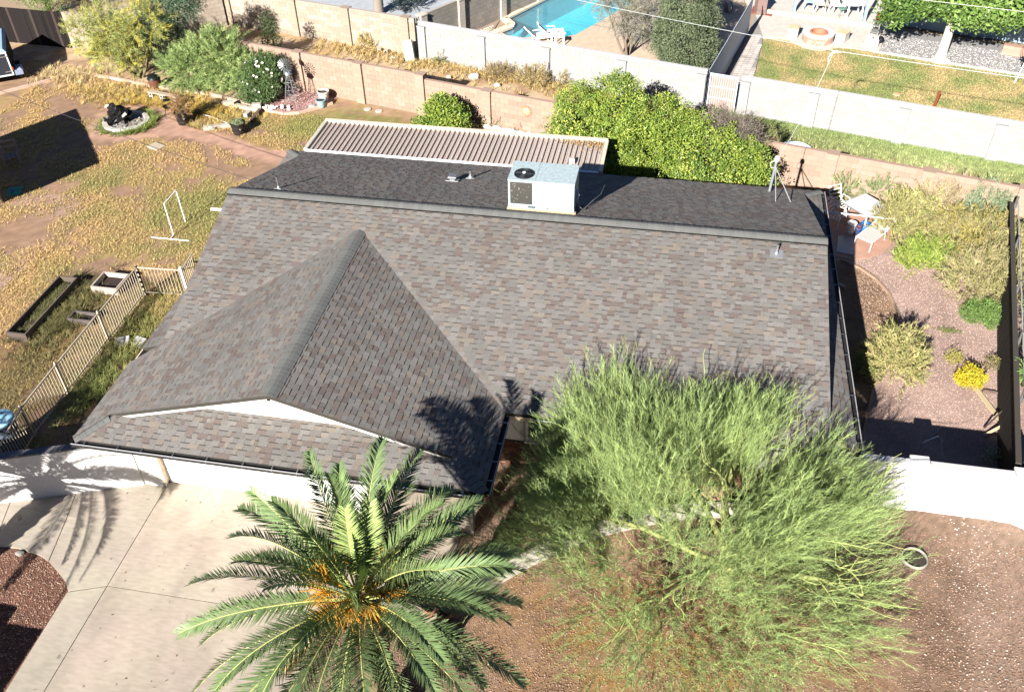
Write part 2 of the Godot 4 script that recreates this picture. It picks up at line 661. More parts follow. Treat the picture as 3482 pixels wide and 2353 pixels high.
func build_house() -> void:
	house = thing("house", "single storey white house with mottled grey brown shingle roof and white garage", "house")
	var pm := (HR - HE) / ZE
	var pb := (HR - HE) / -ZB
	var pw := (HW - HE) / WR
	var white := L(0.80, 0.78, 0.74)
	var cream := L(0.72, 0.60, 0.44)
	# walls: closed solid bodies
	var mb := MB.new()
	mb.prism(PackedVector2Array([Vector2(-4.25, -5.05), Vector2(-4.25, 7.68), Vector2(-3.62, 7.68), Vector2(-3.62, 7.46), Vector2(1.42, 7.46), Vector2(1.42, 7.68), Vector2(1.92, 7.68), Vector2(1.92, 5.4), Vector2(12.63, 5.4), Vector2(12.63, -5.05)]), 0.0, 2.44, white)
	part("wall", mb.mesh(M.stucco), house)
	# gable walls, their own boards at the front
	for x in [-4.2, 12.57]:
		mb = MB.new()
		var y0 := 2.44
		var p := [Vector3(x, y0, 4.9), Vector3(x, y0, -4.6), Vector3(x, HR - 0.13, 0)]
		var t := Vector3(0.08, 0, 0)
		mb.tri(p[0] - t, p[2] - t, p[1] - t, white)
		mb.tri(p[0] + t, p[1] + t, p[2] + t, white)
		mb.quad(p[0] - t, p[0] + t, p[2] + t, p[2] - t, white)
		mb.quad(p[1] + t, p[1] - t, p[2] - t, p[2] + t, white)
		part("gable_wall", mb.mesh(M.stucco), house)
	mb = MB.new()
	mb.tri(Vector3(-4.2, 2.5, 7.31), Vector3(4.3, 2.5, 7.31), Vector3(0, HW - 0.12, 7.31), white * 0.8)
	mb.tri(Vector3(4.3, 2.5, 7.21), Vector3(-4.2, 2.5, 7.21), Vector3(0, HW - 0.12, 7.21), white * 0.8)
	var gw := part("front_gable", mb.mesh(M.stucco), house)
	var x := -4.0
	while x < 4.1:
		var x1 := x + 0.195
		var b := MB.new()
		var ya := HW - 0.13 - pw * absf(x)
		var yb := HW - 0.13 - pw * absf(x1)
		b.hexa([Vector3(x, 2.55, 7.335), Vector3(x1, 2.55, 7.335), Vector3(x1, 2.55, 7.315), Vector3(x, 2.55, 7.315), Vector3(x, ya, 7.335), Vector3(x1, yb, 7.335), Vector3(x1, yb, 7.315), Vector3(x, ya, 7.315)], jit(white, 0.02))
		part("siding_board", b.mesh(M.paint), gw)
		x += 0.203
	# roof slopes
	var zv := func(ax: float) -> float: return (HR - HW + pw * ax) / pm   # the valley with the main slope
	var sm := Vector3(0, pm, -1).normalized()
	var cm := sqrt(1.0 + pm * pm)
	var hi_s := ZE * cm
	# main front slope, right of the wing (u = x, s up from the eave)
	var f := func(px: float, pz: float) -> Vector2: return Vector2(px, (ZE - pz) * cm)
	var z0: float = zv.call(0.0)
	make_slope(Vector3(0, HE, ZE), Vector3.RIGHT, sm, PackedVector2Array([f.call(WR, ZE), f.call(XR, ZE), f.call(XR, 0), f.call(XL, 0), f.call(XL, zv.call(-XL)), f.call(0, z0), f.call(WR, ZE)].slice(0, 6)))
	# rear slope
	var cb := sqrt(1.0 + pb * pb)
	var r := func(px: float, pz: float) -> Vector2: return Vector2(px, (pz - ZB) * cb)
	make_slope(Vector3(0, HE, ZB), Vector3.RIGHT, Vector3(0, pb, 1), PackedVector2Array([r.call(WL, ZB), r.call(SKX, ZB), r.call(XR, ZB + 0.58), r.call(XR, 0), r.call(XL, 0), r.call(XL, ZB + 0.64)]))
	# wing, left and right slopes (u = z)
	var cw := sqrt(1.0 + pw * pw)
	var g := func(ax: float, pz: float) -> Vector2: return Vector2(pz, (WR - ax) * cw)
	make_slope(Vector3(WR, HE, 0), Vector3.BACK, Vector3(-1, pw, 0), PackedVector2Array([g.call(0, z0), g.call(0, ZG), g.call(4.34, ZG), g.call(WR, ZF), g.call(WR, ZE)]))
	make_slope(Vector3(-WR, HE, 0), Vector3.BACK, Vector3(1, pw, 0), PackedVector2Array([g.call(0, z0), g.call(0, ZG), g.call(4.25, ZG), g.call(-WL, ZF), g.call(-WL, zv.call(-WL)), g.call(4.25, zv.call(4.25))]))
	# front skirt below the wing's gable
	var k := func(px: float, pz: float) -> Vector2: return Vector2(px, (ZF - pz) * cm)
	make_slope(Vector3(0, HE, ZF), Vector3.RIGHT, sm, PackedVector2Array([k.call(WL, ZF), k.call(WR, ZF), k.call(3.86, 7.345), k.call(-3.72, 7.345)]))
	# side skirts under the main gables
	var ps := 0.3
	var cs := sqrt(1.0 + ps * ps)
	make_slope(Vector3(SKX, HE, 0), Vector3.BACK, Vector3(-1, ps, 0), PackedVector2Array([Vector2(ZB, 0), Vector2(ZE, 0), Vector2(ZE - 0.62, 0.62 * cs), Vector2(ZB + 0.62, 0.62 * cs)]))
	make_slope(Vector3(WL, HE, 0), Vector3.BACK, Vector3(1, ps, 0), PackedVector2Array([Vector2(ZB, 0), Vector2(5.16, 0), Vector2(5.16, 0.66 * cs), Vector2(ZB + 0.66, 0.66 * cs)]))
	finish_shingles()
	var dn := Vector3(0, -pm, 1).normalized()
	var db := Vector3(0, -pb, -1).normalized()
	ridge_caps(Vector3(XL, HR + 0.006, 0), Vector3(XR, HR + 0.006, 0), dn, db, 0.20, 0.05, "ridge_cap")
	var dr := Vector3(1, -pw, 0).normalized()
	var dl := Vector3(-1, -pw, 0).normalized()
	ridge_caps(Vector3(0, HW + 0.006, ZG), Vector3(0, HW + 0.006, z0 + 0.1), dl, dr, 0.22, 0.012, "ridge_cap")
	for h in [[Vector3(WL, HE + 0.02, ZF), Vector3(-4.27, HE + 0.215, 7.86)], [Vector3(WR, HE + 0.02, ZF), Vector3(4.36, HE + 0.215, 7.84)], [Vector3(SKX, HE + 0.02, ZB), Vector3(XR + 0.02, HE + 0.19, ZB + 0.58)], [Vector3(WL, HE + 0.02, ZB), Vector3(XL - 0.02, HE + 0.2, ZB + 0.64)]]:
		var sx := signf(h[0].x)
		var sz := signf(h[0].z)
		ridge_caps(h[0], h[1], Vector3(0.45 * sx, -0.2, -0.45 * sz).normalized(), Vector3(-0.45 * sx, -0.2, 0.45 * sz).normalized(), 0.15, 0.008, "hip_cap")
	# fascia and rake boards
	mb = MB.new()
	var fy := HE - 0.13
	for e in [[Vector3(WL, fy, ZF - 0.02), Vector3(WR, fy, ZF - 0.02)], [Vector3(WR - 0.02, fy, ZE), Vector3(WR - 0.02, fy, ZF)], [Vector3(WR, fy, ZE - 0.02), Vector3(SKX, fy, ZE - 0.02)], [Vector3(WL + 0.02, fy, ZB), Vector3(WL + 0.02, fy, ZF)], [Vector3(SKX - 0.02, fy, ZB), Vector3(SKX - 0.02, fy, ZE)], [Vector3(WL, fy, ZB + 0.02), Vector3(SKX, fy, ZB + 0.02)]]:
		mb.beam(e[0], e[1], 0.03, 0.2, cream)
	part("fascia_board", mb.mesh(M.paint), house)
	for q in [[Vector3(-4.3, HW - 0.085 - pw * 4.3, ZG - 0.02), Vector3(0.03, HW - 0.085, ZG - 0.02)], [Vector3(-0.03, HW - 0.085, ZG - 0.02), Vector3(4.5, HW - 0.085 - pw * 4.5, ZG - 0.02)]]:
		mb = MB.new()
		mb.beam(q[0], q[1], 0.035, 0.15, L(0.82, 0.80, 0.76))
		part("rake_board", mb.mesh(M.paint), house)
	for sx in [XL + 0.02, XR - 0.02]:
		for q in [[Vector3(sx, HR - 0.1, 0.02), Vector3(sx, HR - 0.1 - pm * 5.1, 5.1)], [Vector3(sx, HR - 0.1, -0.02), Vector3(sx, HR - 0.1 - pb * 5.0, -5.0)]]:
			mb = MB.new()
			mb.beam(q[0], q[1], 0.03, 0.16, L(0.45, 0.38, 0.31))
			part("rake_board", mb.mesh(M.paint), house)
	# soffits
	mb = MB.new()
	mb.box_at(Vector3(0.08, 2.235, 8.08), Vector3(9.8, 0.02, 0.8), cream)
	mb.box_at(Vector3(8.8, 2.235, 5.67), Vector3(8.6, 0.02, 0.5), cream)
	part("soffit", mb.mesh(M.paint), house)
	# gutters
	gutter(Vector3(WL, HE - 0.01, ZF), Vector3(WR, HE - 0.01, ZF), Vector3.BACK, 0.72)
	gutter(Vector3(WR, HE - 0.01, ZE + 0.1), Vector3(WR, HE - 0.01, ZF), Vector3.RIGHT, 0.55)
	gutter(Vector3(WR + 0.7, HE - 0.01, ZE), Vector3(SKX, HE - 0.01, ZE), Vector3.BACK, 0.8)
	gutter(Vector3(SKX, HE - 0.01, ZB), Vector3(SKX, HE - 0.01, ZE), Vector3.RIGHT, 0.75)
	# garage door in four sections, jambs
	var door := Node3D.new()
	door.name = "garage_door"
	house.add_child(door)
	for i in 4:
		mb = MB.new()
		mb.bevel(Transform3D(Basis(Vector3.RIGHT, PI / 2), Vector3(-1.1, 0.03 + 0.28 + i * 0.552, 7.50)), Vector3(4.96, 0.05, 0.545), 0.012, L(0.86, 0.86, 0.86))
		for j in 8:
			mb.bevel(Transform3D(Basis(Vector3.RIGHT, PI / 2), Vector3(-1.1 - 2.15 + j * 0.614, 0.31 + i * 0.552, 7.53)), Vector3(0.5, 0.02, 0.36), 0.008, L(0.86, 0.86, 0.86))
		part("door_section", mb.mesh(M.paint), door)
	mb = MB.new()
	mb.box_at(Vector3(-3.6, 1.2, 7.6), Vector3(0.06, 2.1, 0.2), cream)
	mb.box_at(Vector3(1.40, 1.2, 7.6), Vector3(0.06, 2.1, 0.2), cream)
	mb.box_at(Vector3(-1.1, 2.24, 7.6), Vector3(5.06, 0.06, 0.2), cream)
	part("door_frame", mb.mesh(M.paint), house)
	# porch: corner post, beam and front door in the recess
	mb = MB.new()
	mb.box_at(Vector3(4.46, 1.12, 7.72), Vector3(0.2, 2.24, 0.2), L(0.55, 0.47, 0.38))
	part("porch_post", mb.mesh(M.stucco), house)
	mb = MB.new()
	mb.beam(Vector3(1.92, 2.2, 7.72), Vector3(4.58, 2.2, 7.72), 0.14, 0.16, cream)
	mb.beam(Vector3(4.5, 2.2, 5.4), Vector3(4.5, 2.2, 7.7), 0.14, 0.16, cream)
	part("porch_beam", mb.mesh(M.paint), house)
	mb = MB.new()
	mb.box_at(Vector3(3.0, 1.03, 5.43), Vector3(0.92, 2.06, 0.06), L(0.25, 0.10, 0.06))
	for q in [Vector2(-0.22, 0.5), Vector2(0.22, 0.5), Vector2(-0.22, 1.45), Vector2(0.22, 1.45)]:
		mb.box_at(Vector3(3.0 + q.x, q.y, 5.465), Vector3(0.32, 0.75, 0.02), L(0.22, 0.085, 0.05))
	part("front_door", mb.mesh(M.paint), house)
	# windows on the front wall, right of the wing
	for q in [[5.5, 7.58, 3, 1.07, 1.98], [9.2, 10.4, 2, 1.07, 1.98]]:
		var fr := MB.new()
		var x0: float = q[0]
		var x1: float = q[1]
		var wh := L(0.84, 0.84, 0.83)
		fr.box_at(Vector3((x0 + x1) / 2, q[3], 5.44), Vector3(x1 - x0, 0.05, 0.07), wh)
		fr.box_at(Vector3((x0 + x1) / 2, q[4], 5.44), Vector3(x1 - x0, 0.05, 0.07), wh)
		var cuts := [x0, x0 + (x1 - x0) * 0.27, x0 + (x1 - x0) * 0.76, x1] if q[2] == 3 else [x0, (x0 + x1) / 2, x1]
		for cx in cuts:
			fr.box_at(Vector3(cx, (q[3] + q[4]) / 2, 5.442), Vector3(0.05, q[4] - q[3] + 0.05, 0.075), wh)
		fr.box_at(Vector3((x0 + x1) / 2, q[3] - 0.05, 5.47), Vector3(x1 - x0 + 0.14, 0.05, 0.15), wh)
		var w := part("window", fr.mesh(M.paint), house)
		for i in cuts.size() - 1:
			var pn := MB.new()
			pn.box_at(Vector3((cuts[i] + cuts[i + 1]) / 2, (q[3] + q[4]) / 2, 5.425), Vector3(cuts[i + 1] - cuts[i] - 0.05, q[4] - q[3] - 0.05, 0.008), Color.WHITE)
			part("pane", pn.mesh(M.glass), w)
			var bk := MB.new()
			bk.box_at(Vector3((cuts[i] + cuts[i + 1]) / 2, (q[3] + q[4]) / 2, 5.408), Vector3(cuts[i + 1] - cuts[i] - 0.05, q[4] - q[3] - 0.05, 0.012), L(0.10, 0.26, 0.25) if i == 1 else L(0.05, 0.07, 0.07))  # backing colour stands in for the dark room behind the glass; middle one teal
			part("dark_backing", bk.mesh(M.plain), w)
	mb = MB.new()
	mb.box_at(Vector3(5.08, 1.45, 5.425), Vector3(0.62, 0.93, 0.05), L(0.72, 0.73, 0.74))
	mb.box_at(Vector3(5.08, 1.45, 5.452), Vector3(0.5, 0.8, 0.012), L(0.74, 0.75, 0.76))
	part("wall_panel", mb.mesh(M.paint), house)
	# brick wainscot: the bricks that show are pieces
	mb = MB.new()
	mb.box_at(Vector3(8.6, 0.48, 5.425), Vector3(8.0, 0.96, 0.05), L(0.30, 0.26, 0.23))
	var wn := part("wainscot", mb.mesh(M.block), house)
	var bricks := []
	for t in 4:
		mb = MB.new()
		mb.box_at(Vector3.ZERO, Vector3(0.19, 0.062, 0.045), [L(0.16, 0.075, 0.05), L(0.20, 0.095, 0.06), L(0.13, 0.06, 0.045), L(0.24, 0.13, 0.085)][t])
		bricks.append(mb.mesh(M.block))
	mb = MB.new()
	for row in 13:
		for i in 40:
			var px := 4.72 + i * 0.2 + (0.1 if row % 2 else 0.0)
			var at := Vector3(px, 0.04 + row * 0.073, 5.452 + rng.randf_range(-0.002, 0.003))
			if i < 22:
				part("brick", bricks[rng.randi() % 4], wn).position = at
			else:
				mb.box_at(at, Vector3(0.19, 0.062, 0.045), L(0.18, 0.085, 0.058))
	part("bricks", mb.mesh(M.block), wn).set_meta("kind", "stuff")

# ---------------------------------------------------------------- ground
var n_big := FastNoiseLite.new()
var n_mid := FastNoiseLite.new()
var n_fine := FastNoiseLite.new()

func in_poly(p: Vector2, poly: Array) -> bool:
	return Geometry2D.is_point_in_polygon(p, PackedVector2Array(poly))

func edge_d(p: Vector2, poly: Array) -> float:  # signed distance, positive inside
	var d := 1e9
	for i in poly.size():
		var q := Geometry2D.get_closest_point_to_segment(p, poly[i], poly[(i + 1) % poly.size()])
		d = minf(d, p.distance_to(q))
	return d if in_poly(p, poly) else -d

func sheet(called: String, x0: float, x1: float, z0: float, z1: float, step: float, y: float, m: Material, f: Callable, inside = null, bump := 0.0) -> MeshInstance3D:
	var nx := int((x1 - x0) / step)
	var nz := int((z1 - z0) / step)
	var v := PackedVector3Array()
	var n := PackedVector3Array()
	var c := PackedColorArray()
	var ix := PackedInt32Array()
	for j in nz + 1:
		for i in nx + 1:
			var px := x0 + i * step
			var pz := z0 + j * step
			v.append(Vector3(px, y + (bump * n_mid.get_noise_2d(px, pz) if bump > 0.0 else 0.0), pz))
			c.append(f.call(px, pz))
	for j in nz + 1:
		for i in nx + 1:
			var a := v[j * (nx + 1) + maxi(i - 1, 0)].y - v[j * (nx + 1) + mini(i + 1, nx)].y
			var b := v[maxi(j - 1, 0) * (nx + 1) + i].y - v[mini(j + 1, nz) * (nx + 1) + i].y
			n.append(Vector3(a, 2.0 * step, b).normalized())
	for j in nz:
		for i in nx:
			if inside != null and not inside.call(x0 + (i + 0.5) * step, z0 + (j + 0.5) * step):
				continue
			var a := j * (nx + 1) + i
			var d := a + nx + 1
			ix.append_array(PackedInt32Array([a, a + 1, d, a + 1, d + 1, d]))
	var arr := []
	arr.resize(Mesh.ARRAY_MAX)
	arr[Mesh.ARRAY_VERTEX] = v
	arr[Mesh.ARRAY_NORMAL] = n
	arr[Mesh.ARRAY_COLOR] = c
	arr[Mesh.ARRAY_INDEX] = ix
	var mesh := ArrayMesh.new()
	mesh.add_surface_from_arrays(Mesh.PRIMITIVE_TRIANGLES, arr)
	mesh.surface_set_material(0, m)
	return struct(called, mesh)

const PATH := [Vector2(-16.3, -10.5), Vector2(-15.9, -9.6), Vector2(-14.4, -9.55), Vector2(-12.4, -10.4), Vector2(-10.2, -9.9), Vector2(-8.6, -9.1), Vector2(-7.0, -8.7), Vector2(-6.2, -8.9), Vector2(-6.6, -9.7), Vector2(-8.2, -9.95), Vector2(-10.2, -10.75), Vector2(-12.0, -11.2), Vector2(-13.1, -12.06), Vector2(-14.0, -12.75), Vector2(-15.6, -12.7), Vector2(-16.6, -12.2)]
const BED := [Vector2(-9.9, -15.6), Vector2(-9.6, -13.4), Vector2(-8.97, -13.05), Vector2(-8.31, -12.91), Vector2(-7.7, -13.08), Vector2(-7.3, -13.6), Vector2(-6.65, -14.28), Vector2(-6.5, -15.2)]
const ARC := [Vector2(13.2, -5.4), Vector2(14.37, -5.45), Vector2(14.95, -5.05), Vector2(15.4, -4.5), Vector2(15.72, -3.75), Vector2(15.85, -2.7), Vector2(15.7, -1.4), Vector2(15.2, -0.2), Vector2(14.7, 1.0), Vector2(14.2, 3.0), Vector2(13.2, 5.0)]

const POOL := [Vector2(-0.80, -23.32), Vector2(-0.25, -24.05), Vector2(-0.22, -24.35), Vector2(-0.74, -25.1), Vector2(0.92, -28.3), Vector2(2.9, -32.0), Vector2(7.4, -31.8), Vector2(5.7, -28.6), Vector2(3.92, -25.06), Vector2(3.05, -23.45), Vector2(2.55, -23.15), Vector2(1.7, -23.25), Vector2(1.15, -22.9), Vector2(0.34, -22.65), Vector2(-0.3, -22.85)]

func mixc(a: Color, b: Color, t: float) -> Color:
	return a.lerp(b, clampf(t, 0.0, 1.0))

func yard_col(x: float, z: float) -> Color:
	var p := Vector2(x, z)
	var big := n_big.get_noise_2d(x, z)
	var mid := n_mid.get_noise_2d(x, z)
	var fine := n_fine.get_noise_2d(x, z)
	var straw := L(0.40, 0.27, 0.12)
	var tan_c := L(0.34, 0.215, 0.125)
	var green := L(0.20, 0.19, 0.07)
	var c := mixc(straw, tan_c, 0.5 + mid * 1.6)
	c = mixc(c, green, lawn_green(x, z))
	c = mixc(c, L(0.30, 0.19, 0.125), smoothstep(0.05, 0.35, -lawn_dense(x, z) + 0.55))
	# pink dirt path and fire pit circle
	var d := edge_d(p, PATH) + fine * 0.25
	c = mixc(c, L(0.44, 0.27, 0.20), smoothstep(-0.12, 0.15, d))
	# rear beds: brown mulch and soil
	if z < -13.2 + 0.05 * x or (x < -14.0 and z < -14.0):
		c = mixc(c, L(0.36, 0.24, 0.16), 0.5 + mid)
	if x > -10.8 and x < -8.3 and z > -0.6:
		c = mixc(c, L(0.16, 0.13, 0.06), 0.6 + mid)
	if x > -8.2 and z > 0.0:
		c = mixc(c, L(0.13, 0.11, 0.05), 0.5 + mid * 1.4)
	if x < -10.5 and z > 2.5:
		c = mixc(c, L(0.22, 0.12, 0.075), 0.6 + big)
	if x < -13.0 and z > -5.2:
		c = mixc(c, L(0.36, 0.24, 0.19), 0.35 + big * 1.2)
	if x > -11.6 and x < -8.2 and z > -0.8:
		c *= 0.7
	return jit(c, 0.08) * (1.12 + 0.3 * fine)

func lawn_dense(x: float, z: float) -> float:
	var d := 0.62 + n_mid.get_noise_2d(x + 9.0, z) * 1.2 + n_big.get_noise_2d(x * 1.6, z * 1.6 + 20.0) * 1.1
	d += 0.5 * exp(-(pow((x + 9.0) / 3.0, 2) + pow((z + 4.0) / 2.6, 2)))
	return d - (0.35 if x < -13.0 and z < -9.0 else 0.0)

func lawn_green(x: float, z: float) -> float:
	var g := 0.12 + n_big.get_noise_2d(x + 40.0, z) * 0.9 + n_mid.get_noise_2d(x, z + 60.0) * 0.5
	g += 0.75 * exp(-(pow((x + 9.2) / 2.6, 2) + pow((z + 4.0) / 2.2, 2)))
	g += 0.7 * exp(-(pow((x + 4.6) / 3.2, 2) + pow((z + 12.8) / 1.3, 2)))
	g += 0.4 * exp(-(pow((x + 6.5) / 2.5, 2) + pow((z + 10.5) / 1.2, 2)))
	return clampf(g, 0.0, 0.9)

func right_col(x: float, z: float) -> Color:
	var d := edge_d(Vector2(x, z), ARC) + n_fine.get_noise_2d(x, z) * 0.06
	var pink := L(0.43, 0.305, 0.26) * (1.0 + 0.25 * n_mid.get_noise_2d(x, z))
	var dirt := mixc(L(0.31, 0.205, 0.12), L(0.22, 0.135, 0.08), 0.5 + 1.5 * n_mid.get_noise_2d(x, z))
	return jit(mixc(pink, dirt, smoothstep(-0.04, 0.04, d)), 0.10)

func front_col(x: float, z: float) -> Color:
	var c := L(0.265, 0.180, 0.130)
	var f := n_mid.get_noise_2d(x, z)
	c *= 1.0 + 0.3 * f
	# fallen blossom under the tree
	var y := exp(-(pow((x - 9.4) / 4.2, 2) + pow((z - 10.3) / 2.6, 2))) * (0.9 + 0.9 * n_mid.get_noise_2d(x * 1.5, z * 1.5))
	c = mixc(c, L(0.36, 0.20, 0.06), y * 0.8)
	var e := smoothstep(16.1, 16.9, x + 0.18 * (z - 5.4) * 1.0 + 0.25 * f)
	c = mixc(c, L(0.38, 0.27, 0.205), e * 0.7)
	return jit(c, 0.2)

func stones(called: String, count: int, where: Callable, cols: Array, s0: float, s1: float) -> void:
	var mb := MB.new()
	mb.blob(Vector3.ZERO, Vector3(1, 0.6, 1), 4, 0.5, Color.WHITE, 3, 5)
	var xf := []
	var cc := []
	for i in count:
		var p: Vector3 = where.call()
		if p.y < -5.0:
			continue
		var s := rng.randf_range(s0, s1)
		xf.append(Transform3D(Basis.from_euler(Vector3(rng.randf() * 0.6, rng.randf() * TAU, rng.randf() * 0.6)).scaled(Vector3(s, s * 0.9, s * rng.randf_range(0.6, 1.0))), p))
		cc.append(jit(cols[rng.randi() % cols.size()], 0.25))
	scatter(called, mb.mesh(M.plain), self, xf, cc)

func build_ground() -> void:
	for q in [[n_big, 0.13, 2, 11], [n_mid, 0.55, 3, 12], [n_fine, 2.2, 3, 13]]:
		q[0].frequency = q[1]
		q[0].fractal_octaves = q[2]
		q[0].seed = q[3]
	var mb := MB.new()
	var gc := L(0.40, 0.30, 0.21)
	for q in [Rect2(-400, -400, 800, 366), Rect2(-400, -22.3, 800, 422), Rect2(-400, -34.0, 398.5, 11.7), Rect2(8.0, -34.0, 392, 11.7)]:
		mb.quad(Vector3(q.position.x, -0.05, q.end.y), Vector3(q.end.x, -0.05, q.end.y), Vector3(q.end.x, -0.05, q.position.y), Vector3(q.position.x, -0.05, q.position.y), gc)
	for half in [[Vector2(-1.5, -34.0), Vector2(2.0, -34.0), Vector2(2.0, -22.3), Vector2(-1.5, -22.3)], [Vector2(2.0, -34.0), Vector2(8.0, -34.0), Vector2(8.0, -22.3), Vector2(2.0, -22.3)]]:  # the pool's hole
		for q in Geometry2D.clip_polygons(PackedVector2Array(half), PackedVector2Array(POOL)):
			mb.prism(q, -0.3, -0.05, gc)
	struct("ground", mb.mesh(M.dirt))
	sheet("backyard_ground", -40, 20.4, -18.0, 9.2, 0.16, -0.012, M.dirt, yard_col, func(x, z): return x < 13.1 or z < -6.8, 0.03)
	sheet("side_yard_gravel", 12.6, 19.8, -7.6, 5.3, 0.12, 0.0, M.gravel, right_col, null, 0.01)
	sheet("front_gravel", 1.4, 24.0, 5.2, 18.0, 0.10, 0.004, M.gravel, front_col, func(x, z): return x > 4.2 or z > 10.45 or x < 1.8, 0.012)
	sheet("planter_gravel", -16, -4.2, 9.6, 18.0, 0.10, -0.006, M.gravel, func(x, z): return jit(L(0.20, 0.105, 0.075), 0.22) * (1.0 + 0.3 * n_mid.get_noise_2d(x, z)))
	# alley between the two block walls: tan soil to the left, green weeds to the right
	var ad := Vector2(32.7, 8.2).normalized()
	var an := Vector2(-ad.y, ad.x)
	sheet("alley_ground", -26, 30, -27, -6.5, 0.22, -0.004, M.dirt, func(x, z): return jit(mixc(mixc(L(0.55, 0.42, 0.28), L(0.46, 0.30, 0.15), 0.4 + n_mid.get_noise_2d(x, z) * 1.5), L(0.20, 0.20, 0.07), smoothstep(10.0, 14.0, x) * 0.6), 0.1), func(x, z):
		var s := (Vector2(x, z) - Vector2(-10.85, -21.47)).dot(an)
		return s > -0.3 and s < (7.5 if x < -9.0 else 4.9))
	# driveway slabs
	var drive := Node3D.new()
	drive.name = "driveway"
	drive.set_meta("kind", "structure")
	add_child(drive)
	var pinkish := L(0.405, 0.352, 0.298)
	var greyish := L(0.395, 0.355, 0.30)
	var slabs := [
		[[Vector2(-3.61, 7.47), Vector2(1.70, 7.47), Vector2(1.70, 10.735), Vector2(-3.575, 10.725)], pinkish * 1.05],
		[[Vector2(-3.575, 10.745), Vector2(1.70, 10.755), Vector2(1.64, 18.0), Vector2(-3.50, 18.0)], pinkish],
		[[Vector2(-3.63, 7.70), Vector2(-3.595, 10.725), Vector2(-4.42, 11.02), Vector2(-4.62, 10.80), Vector2(-4.95, 10.57), Vector2(-5.33, 10.34), Vector2(-5.6, 9.12), Vector2(-5.82, 8.28), Vector2(-4.25, 7.70)], greyish],
		[[Vector2(-5.84, 8.29), Vector2(-5.62, 9.13), Vector2(-5.36, 10.32), Vector2(-5.68, 10.2), Vector2(-6.31, 10.10), Vector2(-6.82, 10.14), Vector2(-7.1, 9.6), Vector2(-7.33, 8.85)], greyish * 0.97],
		[[Vector2(-7.35, 8.86), Vector2(-7.12, 9.6), Vector2(-6.84, 10.15), Vector2(-8.0, 10.35), Vector2(-12.0, 11.6), Vector2(-12.0, 10.55)], greyish * 1.02],
		[[Vector2(-4.42, 11.06), Vector2(-3.595, 10.76), Vector2(-3.52, 18.0), Vector2(-4.28, 18.0), Vector2(-4.40, 12.3)], greyish * 1.03],
	]
	for q in slabs:
		mb = MB.new()
		mb.prism(PackedVector2Array(q[0]), -0.1, 0.03, q[1])
		part("slab", mb.mesh(M.drive), drive)
	# walk from the porch
	var walk := Node3D.new()
	walk.name = "walkway"
	walk.set_meta("kind", "structure")
	add_child(walk)
	for q in [[Vector2(1.93, 5.5), Vector2(4.5, 5.5), Vector2(4.5, 7.68), Vector2(1.93, 7.68)], [Vector2(1.72, 7.69), Vector2(4.24, 7.69), Vector2(4.24, 8.92), Vector2(1.72, 8.92)], [Vector2(1.72, 8.94), Vector2(4.24, 8.94), Vector2(4.25, 10.45), Vector2(1.72, 10.62)]]:
		mb = MB.new()
		mb.prism(PackedVector2Array(q), -0.1, 0.035, L(0.38, 0.335, 0.27))
		part("slab", mb.mesh(M.drive), walk)
	var bit := MB.new()
	bit.tri(Vector3(-0.5, 0.1, 0), Vector3(0.2, 0.0, 0.18), Vector3(0.6, 0.12, 0.0), Color.WHITE)
	bit.tri(Vector3(-0.5, 0.1, 0), Vector3(0.6, 0.12, 0.0), Vector3(0.1, 0.0, -0.16), Color.WHITE)
	var bx := []
	var bc := []
	for i in 420:
		var p := Vector3(rng.randf_range(-7.0, 4.2), 0.042, rng.randf_range(7.8, 13.6))
		if i > 150:
			p = Vector3(3.0 + rng.randfn() * 1.6, 0.042, 10.0 + rng.randfn() * 1.6)
		var s := rng.randf_range(0.02, 0.075)
		bx.append(Transform3D(Basis(Vector3.UP, rng.randf() * TAU).scaled(Vector3(s, s, s)), p))
		bc.append([L(0.10, 0.07, 0.05), L(0.22, 0.16, 0.08), L(0.05, 0.04, 0.035), L(0.34, 0.26, 0.1)][rng.randi() % 4])
	tag(scatter("leaf_litter", bit.mesh(M.leaf), self, bx, bc), "scattered dry leaf bits and twigs on the concrete driveway and walk", "leaves")
	stones("gravel_stones", 60000, func():
		var x := rng.randf_range(2.0, 17.6)
		var z := rng.randf_range(6.0, 14.5)
		if x < 4.3 and z < 10.7:
			return Vector3(0, -9, 0)
		return Vector3(x, 0.012, z), [L(0.26, 0.165, 0.125), L(0.34, 0.23, 0.175), L(0.14, 0.09, 0.065), L(0.30, 0.22, 0.17), L(0.28, 0.165, 0.095), L(0.17, 0.10, 0.075), L(0.22, 0.13, 0.095)], 0.006, 0.020)
	stones("white_stones", 700, func():
		var z := rng.randf_range(5.3, 14.0)
		return Vector3(16.6 - 0.17 * (z - 5.4) + rng.randfn(0.0, 0.45), 0.015, z), [L(0.40, 0.33, 0.28), L(0.5, 0.45, 0.40), L(0.34, 0.25, 0.2)], 0.012, 0.026)
	stones("planter_stones", 9000, func(): return Vector3(rng.randf_range(-7.4, -4.45), 0.0, rng.randf_range(10.2, 14.0)), [L(0.20, 0.10, 0.07), L(0.27, 0.15, 0.10), L(0.11, 0.06, 0.05), L(0.36, 0.26, 0.2)], 0.006, 0.020)
	stones("side_yard_stones", 16000, func(): return Vector3(rng.randf_range(14.6, 18.8), 0.008, rng.randf_range(-6.0, 3.0)), [L(0.43, 0.30, 0.255), L(0.50, 0.37, 0.32), L(0.30, 0.20, 0.165), L(0.48, 0.40, 0.34)], 0.006, 0.014)

